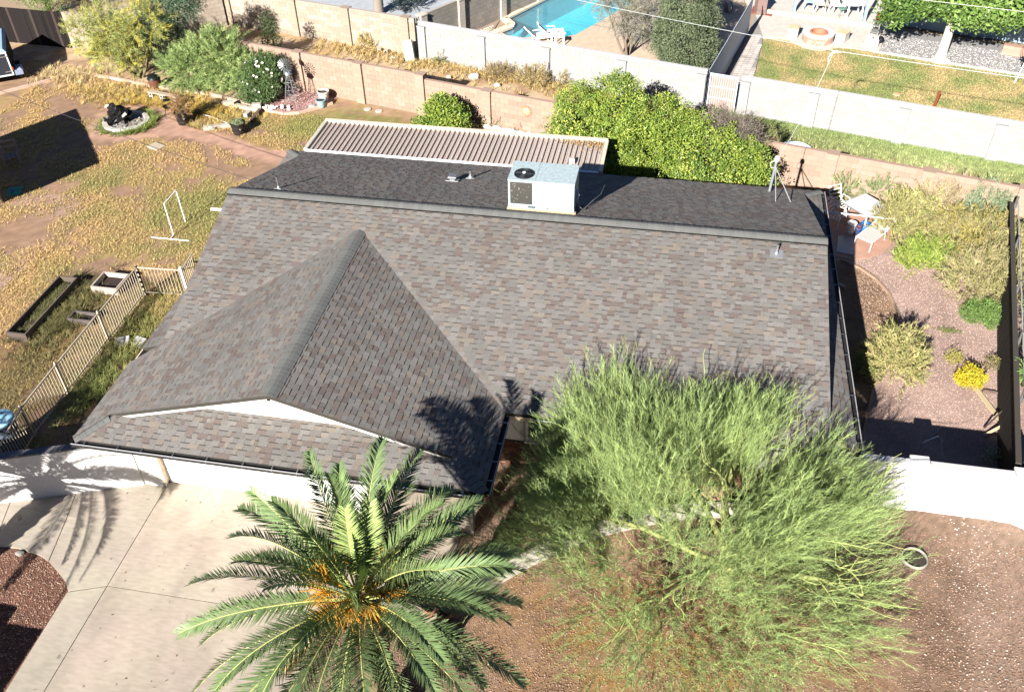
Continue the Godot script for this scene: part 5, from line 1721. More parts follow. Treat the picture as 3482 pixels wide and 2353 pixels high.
	for q in [Vector3(-1.2, 2.6, 0.3), Vector3(1.4, 2.7, 0.2), Vector3(0.3, 2.9, -1.2), Vector3(0.5, 2.8, 1.0)]:
		limb(mb, Vector3(0.1, 1.75, -0.22), q, 0.15, 0.05, 0.1, L(0.5, 0.46, 0.40))
	part("trunk", mb.mesh(M.bark), mul)
	crown(mul, "crown", big, heap([[Vector3(-1.6, 2.9, 0.2), Vector3(1.7, 0.8, 1.3)], [Vector3(1.2, 2.7, 0.4), Vector3(2.0, 0.85, 1.5)], [Vector3(0, 3.3, -1.0), Vector3(2.4, 0.9, 1.7)], [Vector3(3.2, 2.8, -0.2), Vector3(1.6, 0.9, 1.6)], [Vector3(-2.6, 2.3, 0.5), Vector3(0.7, 0.5, 0.6)]], 2600, 0.6), [L(0.09, 0.16, 0.035), L(0.13, 0.21, 0.05), L(0.065, 0.12, 0.03), L(0.17, 0.26, 0.07)], 0.9, 1.4, 0.05, 0.6, 0.1)
	build_front_tree()
	palm("large date palm with orange fruit stalks in the foreground, in front of the garage", Vector3(3.8, 0, 12.8), 4.4, 1.0, 901, true)
	palm("date palm at the left edge, only its frond tips showing over the driveway", Vector3(-7.75, 0, 12.8), 3.0, 1.0, 933, false, 0.62)
	build_grass()

func build_front_tree() -> void:
	rng.seed = 640
	var o := thing("palo_verde_tree", "large feathery yellow green tree in front of the house, filling the lower right", "tree", Vector3(10.7, 0, 8.3))
	var mb := MB.new()
	var bark := L(0.33, 0.36, 0.13)
	var tips := []
	limb(mb, Vector3(0, -0.1, 0), Vector3(-0.1, 0.75, -0.1), 0.20, 0.16, 0.0, bark, 9)
	part("trunk", mb.mesh(M.bark), o)
	var mains := [Vector3(-3.0, 1.9, 0.2), Vector3(-2.0, 2.6, -1.8), Vector3(-0.4, 2.7, -2.3), Vector3(1.3, 2.5, -2.0), Vector3(2.4, 2.1, -1.0), Vector3(2.6, 1.5, 0.9), Vector3(0.6, 1.7, 2.0), Vector3(-1.6, 1.7, 1.8), Vector3(-0.5, 2.8, -0.4), Vector3(-3.2, 1.5, -1.4)]
	for m in mains:
		mb = MB.new()
		var pts := limb(mb, Vector3(-0.1, 0.7, -0.1), m, 0.085, 0.035, 0.25, bark)
		for k in 5:
			var a: Vector3 = pts[2 + k % 5]
			var dir: Vector3 = ((m as Vector3) * Vector3(1, 0.35, 1)).normalized()
			var b: Vector3 = a + (dir * 1.0 + Vector3(rng.randfn() * 0.7, 0.1 + rng.randfn() * 0.2, rng.randfn() * 0.7)) * rng.randf_range(0.6, 1.1)
			var p2 := limb(mb, a, b, 0.028, 0.012, 0.05, L(0.38, 0.43, 0.15), 5)
			tips.append([p2[3], p2[6]])
			for j in 3:
				var e: Vector3 = p2[3 + j] + (dir + Vector3(rng.randfn(), 0.4 + rng.randfn() * 0.5, rng.randfn()) * 0.8) * 0.6
				limb(mb, p2[3 + j], e, 0.011, 0.006, 0.0, L(0.42, 0.48, 0.17), 4)
				tips.append([p2[3 + j], e])
		part("limb", mb.mesh(M.bark), o)
	var kinds := []
	for i in 6:
		kinds.append(spray(rng.randf_range(0.45, 1.0), 26, 0.15, 0.0034, 0.36).mesh(M.shoot))
	# the crown: shoots over a broad dome, pointing outwards and up, thinner towards the street
	var pts := []
	var tries := 0
	while pts.size() < 12500 and tries < 160000:
		tries += 1
		var u := rng.randf() * TAU
		var el := asin(rng.randf_range(-0.05, 1.0))
		var d := Vector3(cos(u) * cos(el), sin(el), sin(u) * cos(el))
		var clump := n_mid.get_noise_3dv(d * 2.6 + Vector3(3, 9, 4))
		if clump < -0.09 + rng.randfn() * 0.13:
			continue
		if d.z > 0.05 and rng.randf() < 0.60 * d.z + 0.08:
			continue
		var f := (0.34 + 0.58 * sqrt(rng.randf())) * (1.0 + 0.20 * n_mid.get_noise_3dv(d * 1.7) + 0.10 * n_fine.get_noise_3dv(d * 1.4))
		var p := Vector3(-1.2, 0.5, -0.35) + d * Vector3(4.6, 3.8, 4.2) * f * (1.0 + 0.22 * n_big.get_noise_3dv(d * 14.0))
		if p.y < 0.35 or ((p - Vector3(-0.6, 2.2, -0.95)) / Vector3(0.5, 2.6, 0.45)).length() < 1.0 or ((p - Vector3(1.05, 2.2, -0.8)) / Vector3(0.65, 2.6, 0.5)).length() < 1.0:
			continue
		pts.append([p, (d * Vector3(1, 0.75, 1) + Vector3(0, 0.35, 0)).normalized(), int((clump + 1.0) * 5.0)])
	crown(o, "crown", kinds, pts, [L(0.235, 0.315, 0.115), L(0.20, 0.275, 0.105), L(0.30, 0.385, 0.14), L(0.15, 0.225, 0.085), L(0.26, 0.32, 0.185), L(0.37, 0.43, 0.16), L(0.21, 0.27, 0.15)], 0.6, 1.3, 0.05, 0.34, 0.3)

func build_grass() -> void:
	rng.seed = 777
	var kinds := [tuft(7, 0.085, 0.012, 0.9).mesh(M.grass), tuft(6, 0.06, 0.012, 1.2).mesh(M.grass)]
	var house_r := Rect2(-4.4, -5.2, 17.2, 12.9)
	for kk in 2:
		var xf := []
		var cc := []
		for i in 52000:
			var x := rng.randf_range(-21.0, -4.0)
			var z := rng.randf_range(-14.6, 7.4)
			if rng.randf() < 0.28:
				x = rng.randf_range(-11.0, 1.0)
				z = rng.randf_range(-14.0, -8.2)
			if house_r.has_point(Vector2(x, z)) or z < -14.4 + maxf(0.0, (x + 11) * 0.24) + 0.5:
				continue
			var p := Vector2(x, z)
			if edge_d(p, PATH) > -0.15 + 0.3 * n_fine.get_noise_2d(x, z) or in_poly(p, BED):
				continue
			var dens := lawn_dense(x, z)
			if z > 3.0 and x < -10.5:
				dens -= 0.5
			if rng.randf() > dens:
				continue
			var g := lawn_green(x, z)
			var c := mixc(L(0.58, 0.41, 0.18), L(0.50, 0.33, 0.155), rng.randf())
			c = mixc(c, L(0.31, 0.31, 0.105), g + rng.randf_range(-0.15, 0.15))
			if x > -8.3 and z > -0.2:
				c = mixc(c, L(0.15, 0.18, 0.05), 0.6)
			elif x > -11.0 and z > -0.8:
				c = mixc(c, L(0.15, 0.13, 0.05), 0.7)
			var s := rng.randf_range(0.5, 1.05) * (1.0 + 0.5 * maxf(0.0, n_mid.get_noise_2d(x, z)))
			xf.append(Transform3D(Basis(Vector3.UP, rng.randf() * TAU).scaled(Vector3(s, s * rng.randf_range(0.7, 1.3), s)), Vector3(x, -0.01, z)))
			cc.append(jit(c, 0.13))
		var o := scatter("dry_grass", kinds[kk], self, xf, cc)
		tag(o, "straw coloured and patchy green grass covering the left yard" if kk == 0 else "short matted straw grass between the taller blades of the left yard", "grass")
	# rough golden weeds round the planting beds and by the trailer
	var tall := tuft(12, 0.24, 0.012, 0.7).mesh(M.grass)
	var xf2 := []
	var cc2 := []
	for q in [[-14.6, -13.0, 2.2, 0.8, 420, L(0.46, 0.33, 0.09)], [-20.0, -15.2, 1.6, 0.8, 420, L(0.55, 0.42, 0.22)], [-11.9, -12.6, 0.8, 0.6, 200, L(0.48, 0.33, 0.07)], [-10.6, -12.1, 1.0, 0.7, 90, L(0.48, 0.36, 0.12)], [-17.0, -14.0, 1.8, 0.8, 260, L(0.50, 0.37, 0.14)], [-11.8, -11.0, 1.0, 0.4, 150, L(0.46, 0.36, 0.14)], [-10.2, 1.6, 0.7, 1.5, 330, L(0.14, 0.13, 0.05)], [-10.9, 1.4, 0.3, 1.3, 260, L(0.13, 0.13, 0.05)], [-7.3, 2.0, 0.6, 2.2, 300, L(0.22, 0.22, 0.07)], [-7.0, 0.6, 0.5, 0.8, 140, L(0.42, 0.32, 0.13)], [-7.4, 4.6, 0.5, 1.6, 160, L(0.17, 0.20, 0.06)]]:
		for i in int(q[4]):
			var p := Vector3(q[0] + rng.randfn() * q[2] * 0.6, 0.0, q[1] + rng.randfn() * q[3] * 0.6)
			if in_poly(Vector2(p.x, p.z), PATH):
				continue
			var s := rng.randf_range(0.6, 1.2)
			xf2.append(Transform3D(Basis(Vector3.UP, rng.randf() * TAU).scaled(Vector3(s, s, s)), p))
			cc2.append(jit(q[5], 0.3))
	tag(scatter("rough_weeds", tall, self, xf2, cc2), "golden dry weeds round the fire pit, the planting beds and the iron fence", "weeds")
	# alley grass and the right neighbour's lawn
	var ad := Vector2(32.7, 8.2).normalized()
	var an := Vector2(-ad.y, ad.x)
	var xf3 := []
	var cc3 := []
	for i in 26000:
		var t := rng.randf_range(1.5, 34.0)
		var off := 0.25 + absf(rng.randfn(0.0, 0.75))
		if off > 4.2:
			continue
		var p := Vector2(-10.85, -21.47) + ad * t + an * off
		if p.x < 10.2 and rng.randf() < 0.93:
			continue
		var s := rng.randf_range(0.8, 1.8)
		xf3.append(Transform3D(Basis(Vector3.UP, rng.randf() * TAU).scaled(Vector3(s, s, s)), Vector3(p.x, 0, p.y)))
		cc3.append(jit(mixc(L(0.18, 0.27, 0.085), L(0.30, 0.33, 0.14), off * 0.55 - 0.2 + rng.randf() * 0.4) if p.x > 10.2 else L(0.42, 0.31, 0.13), 0.25))
	tag(scatter("alley_grass", tuft(9, 0.15, 0.012, 0.6).mesh(M.grass), self, xf3, cc3), "green grass strip along the foot of the right white wall in the alley", "grass")
	var xf4 := []
	var cc4 := []
	for i in 42000:
		var x := rng.randf_range(11.0, 27.0)
		var z := rng.randf_range(-24.6, -11.5)
		if not in_poly(Vector2(x, z), LAWN):
			continue
		xf4.append(Transform3D(Basis(Vector3.UP, rng.randf() * TAU).scaled(Vector3.ONE * rng.randf_range(0.7, 1.2)), Vector3(x, 0.0, z)))
		cc4.append(jit(lawn_col(x, z) * 1.3, 0.15))
	tag(scatter("lawn_grass", tuft(6, 0.045, 0.011, 1.0).mesh(M.grass), self, xf4, cc4), "mown green and tan lawn behind the right white wall", "grass")

# ---------------------------------------------------------------- front yard
func build_front() -> void:
	rng.seed = 210
	var pts := [Vector2(4.55, 9.86), Vector2(4.92, 9.52), Vector2(5.36, 9.08), Vector2(6.05, 8.42), Vector2(6.6, 7.98), Vector2(7.26, 7.46), Vector2(8.0, 7.08), Vector2(8.6, 6.80), Vector2(9.4, 6.46), Vector2(10.1, 6.25), Vector2(10.84, 6.18), Vector2(11.5, 6.17), Vector2(12.05, 6.08), Vector2(12.42, 5.8), Vector2(12.62, 5.42), Vector2(12.65, 5.2)]
	var gw := thing("garden_wall", "low curved cream wall winding across the front gravel under the feathery tree", "garden wall", Vector3(4.55, 0, 9.86))
	var o := Vector3(4.55, 0, 9.86)
	var offs := []
	for i in pts.size():
		var d: Vector2 = (pts[mini(i + 1, pts.size() - 1)] - pts[maxi(i - 1, 0)]).normalized()
		offs.append(Vector2(-d.y, d.x) * 0.11)
	for i in pts.size() - 1:
		var mb := MB.new()
		var p := []
		for y in [-0.1, 0.36]:
			for q in [pts[i] + offs[i], pts[i + 1] + offs[i + 1], pts[i + 1] - offs[i + 1], pts[i] - offs[i]]:
				p.append(Vector3(q.x, y, q.y) - o)
		mb.hexa(p, L(0.66, 0.61, 0.53))
		part("segment", mb.mesh(M.stucco), gw)
	# clay pots by the walk
	for q in [[Vector3(4.42, 0.02, 10.22), 0.17, "round terracotta pot at the end of the porch walk, the nearer of two"], [Vector3(4.07, 0.03, 10.16), 0.15, "terracotta pot half hidden by the palm at the end of the porch walk"]]:
		var t := thing("clay_pot", q[2], "flower pot", q[0], 0.0, "terracotta pots by the walk")
		var mb := MB.new()
		var r: float = q[1]
		mb.lathe(Vector3.ZERO, [Vector2(0, 0), Vector2(r * 0.7, 0), Vector2(r * 0.95, 0.2), Vector2(r * 1.05, 0.2), Vector2(r * 1.05, 0.25), Vector2(r * 0.9, 0.25), Vector2(r * 0.85, 0.19)], 20, L(0.40, 0.17, 0.10))
		part("pot", mb.mesh(M.stucco), t)
		mb = MB.new()
		mb.lathe(Vector3.ZERO, [Vector2(r * 0.86, 0.19), Vector2(0, 0.2)], 16, L(0.06, 0.04, 0.03))
		part("soil", mb.mesh(M.dirt), t)
	# boulders between the low wall and the house
	var bl := [[Vector3(6.45, 0.14, 6.15), Vector3(0.34, 0.26, 0.24), "pinkish boulder with a pale top on the gravel, left of the tree"], [Vector3(5.72, 0.18, 5.85), Vector3(0.36, 0.26, 0.26), "brown boulder against the brick wall, by the porch corner"], [Vector3(10.3, 0.22, 5.78), Vector3(0.30, 0.32, 0.26), "tan boulder seen through the middle of the tree's crown"], [Vector3(11.85, 0.2, 5.72), Vector3(0.34, 0.28, 0.28), "large tan boulder at the bend of the low curved wall, left of a pair"], [Vector3(12.3, 0.2, 5.72), Vector3(0.26, 0.26, 0.22), "rounded tan boulder at the bend of the low curved wall, right of a pair"], [Vector3(11.25, 0.12, 5.85), Vector3(0.22, 0.18, 0.18), "small tan boulder left of the pair at the wall's bend"]]
	for i in bl.size():
		var mb := MB.new()
		mb.blob(Vector3.ZERO, bl[i][1], 40 + i, 0.35, L(0.40, 0.25, 0.165), 9, 14)
		var b := solo("boulder", mb.mesh(M.block), bl[i][2], "boulder", "boulders by the front wall")
		b.position = bl[i][0]
	var mb := MB.new()
	mb.blob(Vector3.ZERO, Vector3(0.12, 0.05, 0.09), 77, 0.3, L(0.30, 0.29, 0.27), 6, 10)
	solo("stepping_stone", mb.mesh(M.block), "flat grey stone on the edge of the left gravel bed, in the palm's shadow", "stone").position = Vector3(-6.17, 0.03, 10.24)
	# sunken utility cover
	var uc := thing("utility_cover", "round concrete rimmed utility cover sunk in the right front gravel", "utility cover", Vector3(14.99, 0, 6.80))
	mb = MB.new()
	mb.lathe(Vector3.ZERO, [Vector2(0.30, -0.05), Vector2(0.30, 0.08), Vector2(0.285, 0.095), Vector2(0.272, 0.085), Vector2(0.265, 0.03)], 28, L(0.30, 0.285, 0.26))
	part("rim", mb.mesh(M.concrete), uc)
	mb = MB.new()
	mb.lathe(Vector3.ZERO, [Vector2(0.268, 0.035), Vector2(0.25, 0.042), Vector2(0.0, 0.045)], 24, L(0.06, 0.05, 0.042))
	part("lid", mb.mesh(M.dirt), uc)
	# unseen boxes added outside the frame; their stepped shadow lies on the left gravel
	var ep := thing("shadow_blocker", "unseen added stepped pillar at the street, outside the lower left corner, shading the left gravel", "blocker", Vector3(-6.3, 0, 15.5))
	for q in [[Vector3(-0.65, 0.82, 0.05), Vector3(1.3, 1.65, 1.9)], [Vector3(0.52, 0.7, 0.05), Vector3(1.05, 1.4, 1.9)]]:
		mb = MB.new()
		mb.box_at(q[0], q[1], L(0.7, 0.66, 0.6))
		part("shaft", mb.mesh(M.stucco), ep)

# ---------------------------------------------------------------- left yard
func lump(called: String, label: String, cat: String, at: Vector3, s: Vector3, col: Color, seed_: int, m: Material, group := "") -> void:
	var mb := MB.new()
	mb.blob(Vector3.ZERO, s, seed_, 0.4, col, 6, 9)
	solo(called, mb.mesh(m), label, cat, group).position = at

func barrel(label: String, at: Vector3, r: float, h: float) -> Node3D:
	var t := thing("barrel_planter", label, "planter", at, 0.0, "dark half barrel planters")
	var mb := MB.new()
	mb.lathe(Vector3.ZERO, [Vector2(0, 0), Vector2(r * 0.78, 0), Vector2(r * 0.92, h * 0.5), Vector2(r, h - 0.04), Vector2(r * 1.06, h - 0.04), Vector2(r * 1.06, h), Vector2(r * 0.92, h), Vector2(r * 0.9, h - 0.1)], 24, L(0.022, 0.018, 0.017))
	part("tub", mb.mesh(M.plastic), t)
	for y in [0.28, 0.66]:
		mb = MB.new()
		var rr: float = r * (0.80 + 0.2 * y) + 0.012
		mb.lathe(Vector3.ZERO, [Vector2(rr, h * y - 0.02), Vector2(rr + 0.008, h * y), Vector2(rr + 0.006, h * y + 0.025)], 24, L(0.09, 0.08, 0.075))
		part("hoop", mb.mesh(M.galv), t)
	mb = MB.new()
	mb.lathe(Vector3.ZERO, [Vector2(r * 0.92, h - 0.1), Vector2(0, h - 0.05)], 16, L(0.10, 0.075, 0.05))
	part("soil", mb.mesh(M.dirt), t)
	mb = MB.new()
	mb.tube([Vector3(r * 0.55, h * 0.62, r * 0.78), Vector3(r * 0.62, h * 0.55, r * 0.88), Vector3(r * 0.72, h * 0.62, r * 0.70)], [0.018, 0.018, 0.018], 6, L(0.6, 0.58, 0.55))
	part("ring_handle", mb.mesh(M.metal), t)
	return t

func bed_box(called: String, label: String, x0: float, x1: float, z0: float, z1: float, h: float, wood: Color, soil: Color) -> Node3D:
	var t := thing(called, label, "raised bed", Vector3((x0 + x1) / 2, 0, (z0 + z1) / 2))
	var w := (x1 - x0) / 2
	var d := (z1 - z0) / 2
	for q in [[Vector3(-w, h / 2, 0), Vector3(0.05, h, d * 2)], [Vector3(w, h / 2, 0), Vector3(0.05, h, d * 2)], [Vector3(0, h / 2 - 0.003, -d), Vector3(w * 2 + 0.05, h, 0.05)], [Vector3(0, h / 2 - 0.003, d), Vector3(w * 2 + 0.05, h, 0.05)]]:
		var mb := MB.new()
		mb.box_at(q[0], q[1], jit(wood, 0.12))
		part("board", mb.mesh(M.wood), t)
	var mb := MB.new()
	mb.box_at(Vector3(0, h * 0.2, 0), Vector3(w * 2 - 0.06, h * 0.4, d * 2 - 0.06), soil)
	part("soil", mb.mesh(M.dirt), t)
	return t

func plastic_chair(label: String, at: Vector3, turn: float, col: Color, group := "") -> Node3D:
	var t := thing("plastic_chair", label, "chair", at, turn, group)
	var mb := MB.new()
	mb.box(Transform3D(Basis(Vector3.RIGHT, 0.06), Vector3(0, 0.42, 0.02)), Vector3(0.46, 0.025, 0.44), col)
	part("seat", mb.mesh(M.plastic), t)
	mb = MB.new()
	for i in 5:
		mb.beam(Vector3(-0.17 + i * 0.085, 0.43, -0.20), Vector3(-0.19 + i * 0.095, 0.84, -0.33), 0.06, 0.018, col, Vector3.BACK)
	mb.beam(Vector3(-0.23, 0.85, -0.33), Vector3(0.23, 0.85, -0.33), 0.06, 0.025, col)
	part("backrest", mb.mesh(M.plastic), t)
	for s in [-1.0, 1.0]:
		mb = MB.new()
		mb.tube([Vector3(s * 0.24, 0.78, -0.32), Vector3(s * 0.27, 0.66, -0.2), Vector3(s * 0.28, 0.63, 0.1), Vector3(s * 0.26, 0.58, 0.22), Vector3(s * 0.25, 0.42, 0.22)], [0.022, 0.026, 0.03, 0.026, 0.022], 6, col)
		part("armrest", mb.mesh(M.plastic), t)
		for z in [-0.2, 0.2]:
			mb = MB.new()
			mb.beam(Vector3(s * 0.21, 0.42, z), Vector3(s * 0.26, 0.0, z * 1.25), 0.05, 0.04, col, Vector3.BACK)
			part("leg", mb.mesh(M.plastic), t)
	return t

func build_left_yard() -> void:
	rng.seed = 320
	# shade canopy beyond the left frame edge: its shadow falls on the lawn
	var cn := thing("shade_canopy", "flat shade canopy beyond the left edge, casting the big dark lawn shadow", "canopy", Vector3(-18.3, 0, -3.8))
	var mb := MB.new()
	mb.prism(PackedVector2Array([Vector2(-1.02, -3.54), Vector2(2.58, 0.75), Vector2(0.55, 4.1), Vector2(-3.4, 0.2)]), 2.52, 2.6, L(0.35, 0.33, 0.3))
	part("roof", mb.mesh(M.wood), cn)
	for q in [Vector2(-1.3, -2.6), Vector2(1.2, 0.6), Vector2(0.2, 3.2), Vector2(-2.9, 0.3)]:
		mb = MB.new()
		mb.box_at(Vector3(q.x, 1.26, q.y), Vector3(0.1, 2.52, 0.1), L(0.3, 0.27, 0.23))
		part("post", mb.mesh(M.wood), cn)
	# cargo trailer at the left edge
	var tr := thing("cargo_trailer", "black cargo trailer with white framed doors and pale blue roof, left edge", "trailer", Vector3(-22.02, 0, -14.13), 0.60)
	# local: +x to the right along the rear face, -z forward along the trailer
	mb = MB.new()
	mb.box_at(Vector3(-0.95, 0.95, -1.55), Vector3(1.9, 1.1, 3.0), L(0.02, 0.022, 0.03))
	part("body", mb.mesh(M.paint), tr)
	mb = MB.new()
	mb.hexa([Vector3(-1.93, 1.5, 0), Vector3(0.03, 1.5, 0), Vector3(0.03, 1.5, -3.08), Vector3(-1.93, 1.5, -3.08), Vector3(-1.80, 1.60, -0.2), Vector3(-0.10, 1.60, -0.2), Vector3(-0.10, 1.60, -2.9), Vector3(-1.80, 1.60, -2.9)], L(0.30, 0.42, 0.52))
	part("roof", mb.mesh(M.paint), tr)
	mb = MB.new()
	for q in [[Vector3(-0.03, 0.95, -0.02), Vector3(0.06, 1.1, 0.05)], [Vector3(-1.87, 0.95, -0.02), Vector3(0.06, 1.1, 0.05)], [Vector3(-0.95, 1.47, -0.02), Vector3(1.78, 0.06, 0.05)], [Vector3(-0.95, 0.43, -0.02), Vector3(1.78, 0.06, 0.05)]]:
		mb.box_at(q[0], q[1], L(0.72, 0.73, 0.74))
	part("door_frame", mb.mesh(M.paint), tr)
	for x in [-0.5, -1.4]:
		mb = MB.new()
		mb.box_at(Vector3(x, 0.95, -0.025), Vector3(0.84, 0.94, 0.03), L(0.03, 0.033, 0.045))
		part("rear_door", mb.mesh(M.paint), tr)
	for y in [0.6, 1.3]:
		mb = MB.new()
		mb.box_at(Vector3(-0.16, y, 0.015), Vector3(0.30, 0.03, 0.02), L(0.75, 0.78, 0.78))
		part("hinge", mb.mesh(M.metal), tr)
	mb = MB.new()
	mb.box_at(Vector3(0.02, 0.72, 0.01), Vector3(0.07, 0.12, 0.04), L(0.65, 0.06, 0.03))
	part("tail_light", mb.mesh(M.plastic), tr)
	mb = MB.new()
	mb.bevel(Transform3D(Basis(), Vector3(0.22, 0.50, -0.35)), Vector3(0.36, 0.28, 0.62), 0.06, L(0.24, 0.29, 0.40))
	part("fender", mb.mesh(M.paint), tr)
	mb = MB.new()
	mb.tube([Vector3(0.08, 0.3, -1.2), Vector3(0.28, 0.3, -1.2)], [0.3, 0.3], 18, L(0.02, 0.02, 0.02))
	part("wheel", mb.mesh(M.dark), tr)
	# fire pit: concrete ring
	var fp := thing("fire_pit", "round concrete ring fire pit with ash and a green grass fringe", "fire pit", Vector3(-14.85, 0, -11.12))
	for i in 14:
		mb = MB.new()
		var a0 := TAU * i / 14.0 + 0.02
		var a1 := TAU * (i + 1) / 14.0 - 0.005
		var p := []
		for y in [-0.05, 0.16 + rng.randf_range(-0.008, 0.008)]:
			for q in [Vector2(1.0, a0), Vector2(1.0, a1), Vector2(0.80, a1), Vector2(0.80, a0)]:
				p.append(Vector3(cos(q.y) * q.x, y, -sin(q.y) * q.x * 0.92))
		mb.hexa(p, jit(L(0.44, 0.42, 0.38), 0.06))
		part("ring_block", mb.mesh(M.concrete), fp)
	mb = MB.new()
	mb.lathe(Vector3.ZERO, [Vector2(0.8, 0.02), Vector2(0.5, 0.05), Vector2(0, 0.06)], 20, L(0.30, 0.29, 0.28), Vector2(1, 0.92))
	part("ash", mb.mesh(M.dirt), fp)
	mb = MB.new()
	for i in 60:
		var a := rng.randf() * TAU
		var r := rng.randf() * 0.72
		mb.box(Transform3D(Basis.from_euler(Vector3(rng.randf() * 0.5, rng.randf() * TAU, rng.randf() * 0.5)), Vector3(cos(a) * r, 0.08, sin(a) * r * 0.9)), Vector3(rng.randf_range(0.04, 0.16), 0.03, 0.04), [L(0.5, 0.5, 0.48), L(0.35, 0.25, 0.14), L(0.08, 0.07, 0.06)][i % 3])
	part("debris", mb.mesh(M.dirt), fp).set_meta("kind", "stuff")
	var fxf := []
	var fcc := []
	for i in 420:
		var a := rng.randf() * TAU
		var r := 1.02 + absf(rng.randfn(0, 0.16))
		fxf.append(Transform3D(Basis(Vector3.UP, rng.randf() * TAU).scaled(Vector3.ONE * rng.randf_range(0.6, 1.2) * (1.4 if cos(a) > 0.3 else 0.8)), Vector3(cos(a) * r, 0, -sin(a) * r * 0.92)))
		fcc.append(jit(L(0.20, 0.25, 0.06), 0.3))
	scatter("grass_fringe", tuft(9, 0.15, 0.012, 0.6).mesh(M.grass), fp, fxf, fcc)
	var bag := MB.new()
	bag.blob(Vector3(0, 0.28, 0), Vector3(0.44, 0.36, 0.38), 5, 0.9, L(0.008, 0.008, 0.009), 12, 16)
	bag.blob(Vector3(-0.28, 0.12, 0.25), Vector3(0.28, 0.2, 0.22), 9, 0.8, L(0.008, 0.008, 0.009), 8, 10)
	solo("plastic_bag", bag.mesh(M.plastic), "crumpled shiny black plastic bag lying in the concrete fire pit ring", "plastic bag").position = Vector3(-15.15, 0.08, -11.2)
	# planters, chiminea, bench, chair
	var b1 := barrel("dark half barrel planter holding a dead rusty shrub, beside the black chair", Vector3(-12.37, 0, -11.5), 0.31, 0.56)
	barrel("dark half barrel planter with grey green succulents, beside the block bed's corner", Vector3(-9.61, 0, -11.0), 0.31, 0.5)
	var dw := []
	for i in 3:
		dw.append(spray(0.35, 26, 0.14, 0.007, 0.8).mesh(M.leaf))
	var t := thing("potted_shrub", "dead rusty brown shrub in the left half barrel planter", "shrub", Vector3(-12.37, 0.5, -11.5))
	crown(t, "twigs", dw, heap([[Vector3(0, 0.3, 0), Vector3(0.36, 0.42, 0.34)]], 150, 0.8), [L(0.34, 0.20, 0.10), L(0.28, 0.20, 0.09), L(0.42, 0.28, 0.14)], 0.5, 0.9, 0.03, 0.5, 0.9)
	t = thing("succulent", "mat of grey green succulents in the right half barrel planter", "plant", Vector3(-9.61, 0.46, -11.0))
	var sl := leaf_cluster(14, 0.07, 0.06, 0.03).mesh(M.leaf)
	crown(t, "leaves", [sl], heap([[Vector3(0, 0.03, 0), Vector3(0.24, 0.06, 0.24)]], 60, 0.6, 0.0), [L(0.20, 0.24, 0.13)], 0.7, 1.1, 0.02, 0.4, 0.8)
	t = thing("fire_drum", "rusty mesh fire drum with a dark domed lid in front of the feathery shrub", "fire drum", Vector3(-15.32, 0, -14.72))
	mb = MB.new()
	mb.lathe(Vector3.ZERO, [Vector2(0.26, 0), Vector2(0.28, 0.2), Vector2(0.28, 0.42)], 18, L(0.16, 0.07, 0.045))
	part("drum", mb.mesh(M.dark), t)
	mb = MB.new()
	mb.lathe(Vector3.ZERO, [Vector2(0.31, 0.42), Vector2(0.26, 0.5), Vector2(0.14, 0.56), Vector2(0.0, 0.58)], 18, L(0.025, 0.035, 0.035))
	part("lid", mb.mesh(M.galv), t)
	t = thing("plank_bench", "grey plank bench on three concrete blocks in the dry weeds", "bench", Vector3(-14.15, 0, -13.35), -0.22)
	mb = MB.new()
	mb.box_at(Vector3(0, 0.36, 0), Vector3(1.7, 0.05, 0.24), L(0.48, 0.38, 0.29))
	part("plank", mb.mesh(M.wood), t)
	for x in [-0.7, -0.1, 0.6]:
		mb = MB.new()
		for q in [Vector3(-0.08, 0, 0), Vector3(0.08, 0, 0)]:
			mb.box_at(Vector3(x, 0.17, 0) + q, Vector3(0.035, 0.33, 0.19), L(0.60, 0.59, 0.56))
		for y in [0.02, 0.17, 0.32]:
			mb.box_at(Vector3(x, y, 0), Vector3(0.126, 0.035, 0.186), L(0.58, 0.57, 0.54))
		part("concrete_block", mb.mesh(M.block), t)
	t = thing("metal_chair", "small black metal chair with a round seat beside the left barrel", "chair", Vector3(-13.25, 0, -12.05), 0.5)
	mb = MB.new()
	mb.lathe(Vector3(0, 0.42, 0), [Vector2(0, 0.0), Vector2(0.2, 0.01), Vector2(0.25, 0.06), Vector2(0.22, 0.06), Vector2(0, 0.03)], 16, L(0.02, 0.022, 0.025))
	part("seat", mb.mesh(M.galv), t)
	mb = MB.new()
	mb.tube([Vector3(-0.22, 0.44, -0.1), Vector3(-0.2, 0.75, -0.22), Vector3(0, 0.82, -0.26), Vector3(0.2, 0.75, -0.22), Vector3(0.22, 0.44, -0.1)], [0.014, 0.014, 0.014, 0.014, 0.014], 6, L(0.03, 0.03, 0.03))
	mb.beam(Vector3(-0.17, 0.66, -0.2), Vector3(0.17, 0.66, -0.2), 0.02, 0.12, L(0.03, 0.03, 0.035))
	part("backrest", mb.mesh(M.galv), t)
	for q in [Vector2(-1, -1), Vector2(1, -1), Vector2(1, 1), Vector2(-1, 1)]:
		mb = MB.new()
		mb.tube([Vector3(q.x * 0.15, 0.43, q.y * 0.15), Vector3(q.x * 0.22, 0, q.y * 0.22)], [0.013, 0.013], 6, L(0.05, 0.05, 0.05))
		part("leg", mb.mesh(M.galv), t)
	# block edged bed
	t = thing("block_bed", "old planting bed edged with loose concrete blocks and dark timbers", "planting bed", Vector3(-10.5, 0, -12.4))
	var edges := [[Vector2(-11.4, -13.42), Vector2(-9.5, -12.98), 6], [Vector2(-11.25, -11.05), Vector2(-9.95, -11.6), 4]]
